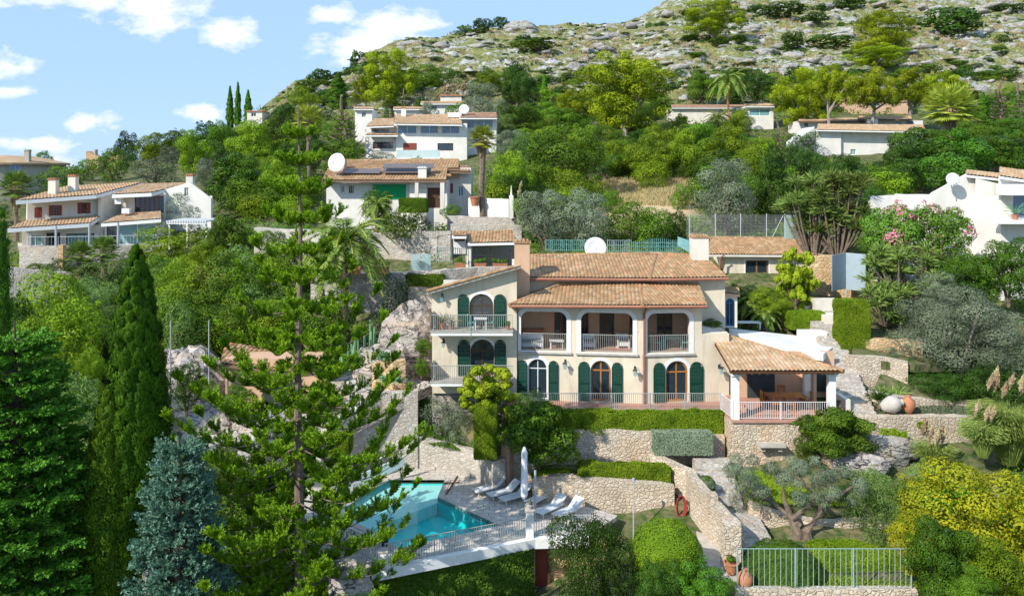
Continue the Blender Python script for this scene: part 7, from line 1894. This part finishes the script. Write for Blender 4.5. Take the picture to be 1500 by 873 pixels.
add_palm('small feather palm in the courtyard behind the roof terrace', 1106, 60.5, 440, 1.4, 2.0, 'feather', skirt=False, nf=34)
add_palm('low palm beside the villa rear wall in the courtyard', 1120, 58.5, 462, .8, 1.5, 'feather', skirt=False, nf=26)
add_palm('agave-like young palm left of the feather palm base', 470, 60, 380, 2.5, 2.4, 'feather', skirt=False, nf=26)
# ---- rosettes: yuccas, dracaenas, agaves, sago
def ros(name, cat, label, px, py, d, pts, L, nb, W, mat, stemH=None, up=.3, group=None, axis=(0, 0, 1)):
    r = np.random.RandomState(int(px*3+py)); t = thing(name, label, cat, (X(px, d), d, Z(py, d)), group)
    lf = rosettes(np.array(pts, float), L, nb, W, r, up, axis=axis); meshobj('foliage', lf.mesh('foliage', M[mat]), t)
    m_ = MB()
    for p in pts:
        if p[2] > .4: m_.tube([(p[0]*.3, p[1]*.3, 0), (p[0]*.7, p[1]*.7, p[2]*.5), tuple(p)], [.11, .08, .05], 6)
    if m_.v: meshobj('stem', mb_mesh(m_, 'stem', M['bark']), t)
    return t
rr = np.random.RandomState(4)
ros('dracaena', 'tree', 'many-headed yucca tree with thick trunks behind the chain link fence, left part', 1192, 372, 66, [(rr.uniform(-2.4, 1.8), rr.uniform(-1.2, 1), rr.uniform(1.6, 6.0)) for _ in range(34)], 1.15, 80, .10, 'l_yucca')
ros('dracaena', 'tree', 'many-headed yucca tree with thick trunks right of the annex, right part', 1226, 372, 65.5, [(rr.uniform(-1.8, 2.1), rr.uniform(-1.2, 1), rr.uniform(1.6, 6.0)) for _ in range(32)], 1.15, 80, .10, 'l_yucca')
ros('yucca', 'shrub', 'mass of light green sword-leaved yuccas right of the tall hedge block, upper part', 1318, 442, 57.5, [(rr.uniform(-2.2, 2.2), rr.uniform(-1, 1), rr.uniform(.2, 3.6)) for _ in range(34)], .95, 70, .10, 'l_yucca')
ros('yucca', 'shrub', 'mass of sword-leaved yuccas right of the tall hedge block, lower part', 1296, 476, 56.2, [(rr.uniform(-1.2, 1.2), rr.uniform(-1, 1), rr.uniform(.1, 2.2)) for _ in range(20)], .9, 70, .10, 'l_yucca')
ros('yucca', 'shrub', 'yucca tufts under the pink blossoms near the white house', 1370, 410, 58.8, [(rr.uniform(-1.4, 1.4), rr.uniform(-.6, .6), rr.uniform(.3, 1.6)) for _ in range(9)], .9, 50, .07, 'l_yucca')
ros('sago_palm', 'palm', 'dark green sago palm on the stone wall at the foot of the steps', 1288, 598, 48.2, [(0, 0, .5)], 1.0, 90, .07, 'l_dark', up=.2)
ros('flax', 'shrub', 'striped spiky flax tuft above the sago palm', 1307, 584, 49.4, [(0, 0, .1), (.4, .1, .1), (-.35, .1, .1)], .85, 40, .05, 'l_reed', up=.6)
ros('agave', 'shrub', 'pale blue-green agave on the rock above the small ochre wall', 558, 528, 53, [(0, 0, .1), (.5, .2, .1)], .7, 34, .12, 'l_agave')
ros('agave', 'shrub', 'bright green agave rosette on the ledge below the small ochre wall', 574, 562, 51.0, [(0, 0, .1), (.45, 0, .05), (-.4, 0, .1)], .6, 36, .12, 'l_agave')
def columns(label, px, py, d, n, h, spread, mat='l_agave', seed=1):
    r = np.random.RandomState(seed); t = thing('cactus', label, 'cactus', (X(px, d), d, Z(py, d)))
    for i in range(n):
        x_, y_ = r.uniform(-spread, spread), r.uniform(-.6, .6); hh = h*r.uniform(.55, 1)
        m_ = MB(); m_.tube([(x_*.5, y_*.5, 0), (x_*.9, y_, hh*.3), (x_, y_, hh)], [.09, .10, .07], 7); meshobj('stem', mb_mesh(m_, 'stem', M['l_agave']), t)
    return t
columns('cluster of tall columnar cacti right of the norfolk pine', 540, 540, 56, 9, 3.4, 1.5, seed=3)
columns('smaller cluster of columnar cacti near the agaves', 500, 548, 54.5, 8, 3.0, 1.0, seed=4)
# pampas grass
def pampas(label, px, py, d, w_, h, nbl, npl, seed, plume='l_plume'):
    r = np.random.RandomState(seed); t = thing('pampas_grass', label, 'grass clump', (X(px, d), d, Z(py, d)))
    lf = LF(); a = r.uniform(0, 6.283, nbl); R_ = r.uniform(0, 1, nbl)**.6*w_/2; hh = h*r.uniform(.55, 1, nbl)
    for s_, (u0, u1) in enumerate(((0, .5), (.5, .85), (.85, 1.05))):
        def pt(u): return np.stack([R_*np.cos(a)*(.25+.9*u**1.5), R_*np.sin(a)*(.25+.9*u**1.5), hh*(u*1.5-.75*u**2.3)], 1)
        p0, p1 = pt(u0), pt(u1); dv = p1-p0
        lf.add((p0+p1)/2, nrm(np.cross(dv, rdir(nbl, r))), np.linalg.norm(dv, axis=1)*1.15, .035, r.uniform(0, 1, nbl), dv)
    meshobj('blades', lf.mesh('blades', M['l_reed']), t)
    for i in range(npl):
        l2 = LF(); an = r.uniform(0, 6.28); q = np.array([math.cos(an)*w_*.3*r.uniform(.1, 1), math.sin(an)*w_*.3, h*r.uniform(.95, 1.25)]); n2 = 520
        u = r.uniform(-1, 1, n2); c = q+np.stack([u*.12+r.normal(0, .07, n2)*(1-abs(u)), r.normal(0, .07, n2)*(1-abs(u)), u*.42], 1)
        l2.add(c, rdir(n2, r), .16, .05, r.uniform(0, 1, n2), nrm(np.array([0.2, 0, 1.])+rdir(n2, r)*.5)); meshobj('plume', l2.mesh('plume', M[plume]), t)
    return t
pampas('tall pampas grass with cream plumes at the right edge', 1478, 676, 44.5, 3.6, 4.0, 5200, 9, 1)
pampas('pampas grass clump left of the plumed one before the ochre wall', 1440, 668, 44.0, 2.2, 2.4, 2200, 3, 2)
pampas('dry pale feather grass tuft at the foot of the ochre wall', 1368, 688, 44.6, 2.2, 1.9, 900, 9, 3)
pampas('dry reed tuft beside the slim gate pier', 762, 330, 74, 1.4, 3.2, 900, 2, 4)
# ---- clipped hedges
def hedge(label, x0, x1, y0, y1, z0_, z1_, mat='l_hedge', n=None, leaf=.07, name='clipped_hedge', rot=0, cat='hedge', rnd=.12, wav=.05):
    r = np.random.RandomState(int(abs(x0*31+y0*7))); cx_, cy_ = (x0+x1)/2, (y0+y1)/2; hx, hy, hz = (x1-x0)/2, (y1-y0)/2, (z1_-z0_)/2
    area = 8*(hx*hy+hy*hz+hx*hz); n = n or int(min(60000, area/(leaf*leaf*.5*.6)*2.4))
    f = np.array([hy*hz, hy*hz, hx*hz, hx*hz, hx*hy, hx*hy*.3]); k = r.choice(6, n, p=f/f.sum()); p = r.uniform(-1, 1, (n, 3)); nn = np.zeros((n, 3))
    for j, (ax, s_) in enumerate(((0, -1), (0, 1), (1, -1), (1, 1), (2, 1), (2, -1))): mk = k == j; p[mk, ax] = s_; nn[mk, ax] = s_
    H3 = np.array([hx, hy, hz]); q = p*H3; cl = np.clip(q, -(H3-rnd), H3-rnd); dv = q-cl; ln = np.linalg.norm(dv, axis=1, keepdims=True); q = cl+dv/np.maximum(ln, 1e-6)*rnd
    bump = (fbm(q[:, 0]*2.2+q[:, 2]*1.3+50, q[:, 1]*2.2+q[:, 2]*2+50, 4, 5)-.5)*2*wav
    q = q+nn*(bump[:, None]+r.uniform(-.06, .03, n)[:, None])
    pv = fbm(q[:, 0]*1.5+20, q[:, 2]*1.5+q[:, 1]+20, 3, 8)
    lf = LF(); lf.add(q, nrm(nn+rdir(n, r)*.75), leaf*r.uniform(.6, 1.4, n), leaf*.6*r.uniform(.6, 1.4, n), np.clip(pv*.9-.1+r.uniform(0, .45, n), 0, 1))
    t = thing(name, label, cat, (cx_, cy_, z0_), rz=0); mo = meshobj('foliage', lf.mesh('foliage', M[mat]), t); mo.location = (0, 0, hz)
    mo.rotation_euler = (0, 0, rot)
    c_ = MB(); c_.box(-hx+.1, hx-.1, -hy+.1, hy-.1, 0.02, 2*hz-.12, .15); co_ = meshobj('inner_growth', mb_mesh(c_, 'inner_growth', M[mat]), t); co_.rotation_euler = (0, 0, rot); return t
def dome(label, px, py, d, w_, h, mat='l_hedge', n=26000, leaf=.06, cat='topiary'):
    r = np.random.RandomState(int(px)); t = thing('clipped_dome', label, cat, (X(px, d), d, Z(py, d))); dd = rdir(n, r); dd[:, 2] = np.abs(dd[:, 2])
    nb = (fbm(dd[:, 0]*5+20, dd[:, 1]*5+dd[:, 2]*5+20, 4, 3)-.5)*.16
    rz_ = min(h*.7, w_*.48); lz = h-rz_
    p = dd*np.array([w_/2, w_/2, rz_])*(1+nb[:, None]+r.uniform(-.05, .02, n)[:, None]); p[:, 2] += lz
    low = r.uniform(0, 1, n) < .25; p[low, 2] = r.uniform(0, lz, low.sum()); nrmxy = nrm(p[low]*np.array([1, 1, 0])); p[low] = nrmxy*np.array([w_/2, w_/2, 0])*(.93+nb[low][:, None])+p[low]*np.array([0, 0, 1])
    pv = fbm(dd[:, 0]*3+9, dd[:, 2]*3+9, 3, 2)
    lf = LF(); lf.add(p, nrm(dd+rdir(n, r)*.7), leaf*r.uniform(.6, 1.4, n), leaf*.6*r.uniform(.6, 1.4, n), np.clip(pv*.9-.1+r.uniform(0, .45, n), 0, 1)); meshobj('foliage', lf.mesh('foliage', M[mat]), t)
    m_ = MB(); m_.lathe(0, 0, [(w_*.42, 0)]+[(w_*.44*math.cos(a_), lz+rz_*.9*math.sin(a_)) for a_ in (0, .3, .6, .9, 1.2, 1.45, 1.56)], 18); meshobj('inner_growth', mb_mesh(m_, 'inner_growth', M[mat]), t); return t
def hpx(label, px0, px1, pyt, pyb, d, dep, mat='l_hedge', **kw): return hedge(label, X(px0, d), X(px1, d), d, d+dep, Z(pyb, d), Z(pyt, d), mat, **kw)
hpx('tall clipped hedge column on the wall corner behind the pool', 694, 728, 600, 674, 46.2, 1.3)
hpx('tall yellow-green clipped hedge block beside the garden steps', 1233, 1277, 442, 521, 53.0, 1.6, rnd=.2, wav=.09)
hpx('low yellow-green clipped box hedge behind the roof terrace', 1158, 1210, 458, 484, 57.5, 1.3)
hpx('long low green hedge running below the villa terrace railing', 812, 1061, 603, 640, 47.75, .7, 'l_hedge', wav=.16, rnd=.22)
hpx('grey-green clipped block hedge on the wall below the terrace', 959, 1046, 636, 668, 46.3, 1.0, 'l_hedgeg')
hpx('bright low flower bed on the lower stone wall', 848, 984, 686, 712, 44.9, 1.3, 'l_hedge', wav=.2, rnd=.22, cat='flower bed', name='flower_bed')
hpx('bright low planting left of the lower stone wall under the parasol', 782, 836, 692, 714, 45.5, .9, 'l_hedge', wav=.2, rnd=.2, cat='flower bed', name='flower_bed')
hpx('clipped rectangular green hedge behind the foreground fence', 1205, 1330, 822, 868, 37.6, 2.4, 'l_hedge', rnd=.25, wav=.12)
hpx('clipped green hedge standing before the bungalow entrance', 584, 625, 291, 312, 74, 1.6, 'l_mid')
hpx('rounded yellow-green and russet clipped hedge left of the pool steps', 478, 512, 640, 672, 47.2, 1.4, 'l_hedge', rnd=.4)
hpx('low dark creeper hedge on the wall left of the villa wing', 596, 652, 402, 420, 58.3, .6, 'l_mid', wav=.2)
dome('big clipped green dome left of the foreground path', 976, 905, 37.2, 3.25, 4.4)
dome('dark clipped dome behind the foreground steel fence', 1145, 866, 37.6, 3.75, 2.2, 'l_ivy')
dome('small clipped shrub beside the steps pier', 1034, 722, 43.4, 1.0, .9, 'l_ivy', 5000)
# ivy on the pool wall
def ivy(label, a, b, z0_, z1_, n, mat='l_ivy', leaf=.13, thick=.35, name='ivy'):
    r = np.random.RandomState(5); u = r.uniform(0, 1, n); z = r.uniform(z0_, z1_, n); A, B = np.array(a), np.array(b)
    nv = np.array([(B-A)[1], -(B-A)[0], 0]); nv = nv/np.linalg.norm(nv)
    k = fbm(u*9+3, z*.9+40, 4, 6); off = thick*(k*1.6-.2)+r.uniform(-.08, .05, n)
    C = np.stack([A[0]+(B-A)[0]*u, A[1]+(B-A)[1]*u, z], 1)+nv*off[:, None]
    lf = LF(); lf.add(C, nrm(nv+rdir(n, r)*.8+np.array([0, 0, .3])), leaf*r.uniform(.6, 1.3, n), leaf*.8, np.clip(r.uniform(0, 1, n)*.6+fbm(u*20, z*2+50, 3, 9)*.5, 0, 1))
    t = thing(name, label, 'creeper', ((a[0]+b[0])/2, (a[1]+b[1])/2, z0_)); lfm = lf.mesh('foliage', M[mat], lambda V: V-np.array([(a[0]+b[0])/2, (a[1]+b[1])/2, z0_])); meshobj('foliage', lfm, t); return t
ivy('thick dark ivy curtain hanging under the white edge of the pool terrace', (fe[0][0]-2.5, fe[0][1]-.1), (fe[1][0]-.1, fe[1][1]-.15), -22, PZ-.4, 30000)
for k, (px_, py_, w_) in enumerate(((1248, 640, 14), (1300, 632, 26), (1318, 636, 20), (1350, 622, 12))):
    d_ = 46.5; ivy(['small creeper patch on the ochre wall under the steps', 'creeper patch on the middle of the ochre wall, left one', 'creeper patch on the middle of the ochre wall, right one', 'tiny creeper patch on the right part of the ochre wall'][k], (X(px_-w_/2, d_), d_), (X(px_+w_/2, d_), d_), Z(py_+5, d_), Z(py_-5, d_), 380, 'l_bright', .1, .12, 'creeper')
# gnarled olive in the foreground garden
t = thing('gnarled_olive_tree', 'old gnarled olive tree with twisted grey trunk behind the foreground fence', 'tree', (X(1178, 40.3), 40.3, Z(800, 40.3)))
m = MB(); s_ = 40.3/F
def gp(px, py, dy=0): return (X(px, 40.3)-X(1178, 40.3), dy, Z(py, 40.3)-Z(800, 40.3))
for pts_, rr_ in (([gp(1172, 806), gp(1168, 780), gp(1160, 758, .2), gp(1152, 735, .3), gp(1150, 715, .3)], [.34, .26, .17, .10, .05]), ([gp(1186, 806), gp(1180, 776, -.1), gp(1196, 752, -.2), gp(1206, 732, -.1), gp(1232, 724), gp(1252, 716, .3)], [.34, .24, .19, .16, .11, .05]), ([gp(1172, 770), gp(1138, 742, .4), gp(1108, 722, .5), gp(1092, 706, .6)], [.14, .08, .06, .03]), ([gp(1205, 735), gp(1180, 712, .2), gp(1172, 695, .3)], [.12, .07, .04]), ([gp(1160, 760), gp(1190, 730, -.3), gp(1196, 700, -.4)], [.13, .08, .04])): m.tube(pts_, rr_, 8)
meshobj('trunk', mb_mesh(m, 'trunk', M['bark']), t)
rr = np.random.RandomState(9); cen = []
for (px_, py_, q) in ((1090, 690, 5), (1112, 712, 3), (1150, 700, 6), (1182, 690, 7), (1215, 700, 6), (1248, 706, 5), (1150, 722, 3), (1200, 722, 4), (1130, 742, 2), (1080, 706, 3), (1232, 728, 3)):
    for _ in range(q): a_ = gp(px_+rr.uniform(-18, 18), py_+rr.uniform(-12, 12), rr.uniform(-1.1, 1.1)); cen.append(a_)
lf = LF(); clumps(lf, np.array(cen), rr.uniform(.28, .5, len(cen)), 17000, .13, .035, r=rr, cull=.5); meshobj('crown', lf.mesh('crown', M['l_olive']), t)

# ---- scatter fill: individually copied bushes over the slopes
RECT = [(8, 250, 310, 372), (468, 228, 700, 322), (530, 152, 732, 246), (1160, 168, 1360, 236), (1086, 148, 1140, 192), (1355, 246, 1520, 420), (615, 138, 680, 170), (655, 318, 770, 400), (800, 345, 1210, 420), (882, 268, 1012, 312), (985, 150, 1095, 172), (1245, 134, 1335, 162), (355, 160, 390, 178), (0, 222, 62, 285), (124, 217, 174, 246), (518, 158, 548, 190), (578, 155, 622, 178), (735, 160, 745, 161), (240, 320, 305, 366), (1000, 312, 1190, 352), (0, 380, 100, 440), (1186, 372, 1280, 430)]
def clear(x0, y0, x1, y1): return all(x1 < a or x0 > c or y1 < b or y0 > e for a, b, c, e in RECT)
rs = np.random.RandomState(21)
ZN = [  # poly box, step px, kinds, size metres, label, group
 ((60, 196, 345, 300), 26, ['bush', 'bbush', 'dbush', 'gbush'], (3.5, 6), 'mid-sized green bush filling the wooded left slope under the skyline', 'bushes filling the left slope'),
 ((345, 150, 560, 330), 24, ['bush', 'dbush', 'bush', 'bbush'], (3.2, 5.5), 'green bush filling the steep slope around the palms left of the bungalow', 'bushes around the left palms'),
 ((200, 368, 440, 520), 30, ['bush', 'bbush', 'wbush'], (2.6, 4), 'feathery green bush filling the slope behind the norfolk pine', 'bushes behind the norfolk pine'),
 ((10, 430, 150, 640), 34, ['bush', 'dbush', 'wbush'], (2.4, 3.6), 'green bush filling the gap between the dark conifer and the bright bushes', 'bushes in the lower left'),
 ((560, 172, 760, 330), 22, ['bush', 'dbush', 'gbush'], (2.4, 4), 'small green bush filling the slope around the white villa and bungalow', 'bushes around the white villa'),
 ((745, 152, 1010, 345), 25, ['bush', 'bbush', 'dbush', 'bush', 'bbush'], (3, 5.5), 'green bush filling the wooded middle slope behind the villa', 'bushes of the middle slope'),
 ((1010, 150, 1300, 345), 25, ['bush', 'dbush', 'bbush', 'bush'], (3, 5.5), 'green bush filling the wooded slope below the right white houses', 'bushes of the right slope'),
 ((1290, 180, 1520, 300), 25, ['lbush', 'bush', 'dbush'], (3, 5.5), 'glossy green bush filling the slope above the large white house', 'bushes above the large white house'),
 ((430, 122, 1180, 172), 20, ['far', 'farm', 'bbush', 'dbush'], (3, 6), 'green bush on the seam where the wood meets the bare rocks', 'bushes on the upper edge of the wood'),
 ((1500, 190, 1720, 430), 34, ['bush', 'dbush', 'lbush'], (3.5, 6), 'green bush on the slope beyond the right edge of the view', 'bushes beyond the right edge'),
 ((-190, 230, 0, 420), 40, ['bush', 'bbush'], (3.5, 6), 'green bush on the slope beyond the left edge of the view', 'bushes beyond the left edge'),
 ((1180, 118, 1500, 172), 22, ['far', 'farm', 'bbush'], (3, 5.5), 'dark green bush under the umbrella pines below the rocks', 'bushes under the umbrella pines')]
for (bx, st, kinds, sz, lb, gp_) in ZN:
    y = bx[1]
    while y < bx[3]:
        x = bx[0]+rs.uniform(0, st)
        while x < bx[2]:
            px_, py_ = x+rs.uniform(-.4, .4)*st, y+rs.uniform(-.4, .4)*st
            d_ = hit(px_, py_); w_ = rs.uniform(*sz)*F/d_; h_ = w_*rs.uniform(.6, .85)
            if d_ < 380 and py_ > 95 and clear(px_-w_*.45, py_-h_, px_+w_*.45, py_): veg(kinds[rs.randint(len(kinds))], px_-w_/2, py_-h_, px_+w_/2, py_, lb, None, gp_)
            x += st
        y += st*.72
n = 0
while n < 290:   # scrub on the bare upper hill
    px_, py_ = rs.uniform(420, 1500), rs.uniform(-6, 160); d_ = hit(px_, py_)
    if float(rocky(px_, d_, py_)) < .8 or d_ > 398: continue
    if vnoise(np.array(px_/60.), np.array(py_/18.), 4) < .47: continue
    w_ = rs.uniform(.35, 1)**1.3*7.4*F/d_; h_ = w_*rs.uniform(.35, .6)
    veg('far' if rs.uniform() < .5 else 'farm', px_-w_/2, py_-h_, px_+w_/2, py_, 'low dark scrub bush among the grey rocks of the upper hill', None, 'scrub bushes on the upper hill'); n += 1

# ---- ground cover that nobody could count
def stuff_leaves(name, label, mat, spots, n_each, rad, leaf, asp=.6, up=.4, flat_=.5, seed=3, cull=0, dirs=None):
    r = np.random.RandomState(seed); cen = np.array(spots); K = len(cen); n = K*n_each; idx = np.repeat(np.arange(K), n_each)
    rd = np.broadcast_to(rad, (K,))[idx]; dd = rdir(n, r); dd[:, 2] = np.abs(dd[:, 2]); C = cen[idx]+dd*rd[:, None]*np.array([1, 1, flat_])*(r.uniform(.3, 1, n)**.5)[:, None]
    lf_ = np.broadcast_to(leaf, (K,))[idx]
    lf = LF(); lf.add(C, nrm(dd+rdir(n, r)*.6) if dirs is None else nrm(rdir(n, r)*np.array([1, 1, .2])), lf_*r.uniform(.6, 1.4, n), lf_*asp, np.clip(r.uniform(0, 1, K)[idx]*.6+r.uniform(0, .4, n), 0, 1), None if dirs is None else nrm(np.array([0, 0, 1.])+rdir(n, r)*dirs))
    o = meshobj(name, lf.mesh(name, M[mat])); tag(o, label, kind='stuff'); return o
def spots_px(n, cond, seed):
    r = np.random.RandomState(seed); out = []; sc_ = []
    while len(out) < n:
        a, b = r.uniform(-60, 1560), r.uniform(-10, 900); d_ = hit(a, b)
        if not cond(a, b, d_, r): continue
        x_ = X(a, d_); out.append((x_, d_, ground(x_, d_)-.1)); sc_.append(d_)
    return out, np.array(sc_)
def inrect(a, b): return any(r_[0] < a < r_[2] and r_[1]+6 < b < r_[3] for r_ in RECT[:8])
sp1, ds1 = spots_px(3600, lambda a, b, d_, r: d_ < 300 and float(rocky(a, d_, b)) < .4 and not inrect(a, b) and not (880 < a < 1015 and 268 < b < 318) and not (470 < a < 1480 and b > 380), 31)
stuff_leaves('undergrowth', 'dense green undergrowth covering the ground between the bushes', 'l_mid', sp1, 46, .6+ds1*.008, .10+ds1*.0019, flat_=.7, seed=5)
sp2, ds2 = spots_px(2600, lambda a, b, d_, r: d_ < 399 and float(rocky(a, d_, b)) > .3 and vnoise(np.array(a/45.), np.array(b/14.), 8) > .42, 32)
stuff_leaves('dry_grass', 'yellow dry grass tufts between the grey rocks of the hill', 'l_dry', sp2, 26, .55+ds2*.003, .25+ds2*.0022, asp=.25, flat_=.5, seed=6, dirs=.4)
sp2, ds2 = spots_px(1500, lambda a, b, d_, r: d_ < 399 and float(rocky(a, d_, b)) > .3 and vnoise(np.array(a/40.), np.array(b/12.), 18) > .5, 42)
stuff_leaves('low_scrub', 'tiny dark green scrub tufts between the grey rocks of the hill', 'l_dark', sp2, 30, .5+ds2*.003, .2+ds2*.0018, flat_=.5, seed=16)
sp3, ds3 = spots_px(420, lambda a, b, d_, r: 880 < a < 1020 and 264 < b < 300, 33)
stuff_leaves('dry_bank_grass', 'tall straw-coloured grass on top of the bare bank behind the villa', 'l_dry', sp3, 40, .8, .75, asp=.10, flat_=.5, seed=7, dirs=.35)
def lawn(name, label, pts, n, leaf, mat='l_grass', seed=1):
    """blades on a quad a,b,c,d of world points"""
    r = np.random.RandomState(seed); a, b, c, d_ = [np.array(p) for p in pts]; u = r.uniform(0, 1, (n, 1)); v = r.uniform(0, 1, (n, 1))
    C = (a*(1-u)+b*u)*(1-v)+(d_*(1-u)+c*u)*v+np.array([0, 0, leaf*.3])
    lf = LF(); lf.add(C, nrm(rdir(n, r)*np.array([1, 1, .3])), leaf*r.uniform(.6, 1.4, n), leaf*.35, r.uniform(0, 1, n), nrm(np.array([0, 0, 1.])+rdir(n, r)*.7)); tag(meshobj(name, lf.mesh(name, M[mat])), label, kind='stuff')
lawn('grass', 'bright green grass on the upper garden lawn below the ochre wall', [P(1095, 738, 42.3), P(1440, 745, 41.6), P(1470, 690, 46.3), P(1075, 690, 46.3)], 42000, .12)
lawn('grass', 'green grass behind the foreground fence around the clipped dome', [(X(1082, 36.1), 36.1, -18.52), (X(1420, 36.1), 36.1, -18.52), (X(1400, 41), 41, -18.52), (X(1100, 41), 41, -18.52)], 26000, .1, seed=2)
lawn('slope_plants', 'low green plants on the slope under the left villa wing', [P(596, 645, 50.8), P(700, 666, 48.8), P(752, 602, 51.3), P(614, 586, 52.2)], 9000, .18, 'l_mid', seed=3)
lawn('rock_plants', 'dry mixed plants on the garden beds right of the villa', [P(1240, 610, 47.5), P(1450, 612, 47.9), P(1450, 598, 49), P(1260, 590, 49.2)], 2500, .16, 'l_olive', seed=4)
# loose rocks on the hill
def rocks(name, label, n, seed):
    r = np.random.RandomState(seed); V_, Q_ = [], []; base = np.array([(1, 0, 0), (-1, 0, 0), (0, 1, 0), (0, -1, 0), (0, 0, 1), (0, 0, -1)], float)
    import bmesh
    bm = bmesh.new(); bmesh.ops.create_icosphere(bm, subdivisions=2, radius=1); co = np.array([v.co for v in bm.verts]); fa = np.array([[v.index for v in f.verts] for f in bm.faces]); bm.free()
    k = 0; tot = 0
    while tot < n:
        a, b = r.uniform(415, 1510), r.uniform(-10, 170); d_ = hit(a, b)
        if d_ > 398 or float(rocky(a, d_, b)) < .5: continue
        s__ = r.uniform(.3, 1)**2.2*(.8+d_*.0065)*np.array([r.uniform(.8, 2.2), r.uniform(.7, 1.4), r.uniform(.3, .7)])
        n_ = (1+.55*(vnoise(co[:, 0]*1.6+tot*3.1, co[:, 1]*1.6+co[:, 2]*1.9+tot, 3)-.5)*2)[:, None]; x_ = X(a, d_)
        an = r.uniform(0, 3.1); c = co*n_*s__; c = np.stack([c[:, 0]*math.cos(an)-c[:, 1]*math.sin(an), c[:, 0]*math.sin(an)+c[:, 1]*math.cos(an), c[:, 2]], 1)
        V_.append(c+np.array([x_, d_, ground(x_, d_)])); Q_.append(fa+k); k += len(co); tot += 1
    tag(meshobj(name, npmesh(name, np.concatenate(V_), np.concatenate(Q_), M['rockgrey'])), label, kind='stuff')
rocks('loose_rocks', 'grey limestone blocks strewn over the upper hill', 800, 5)
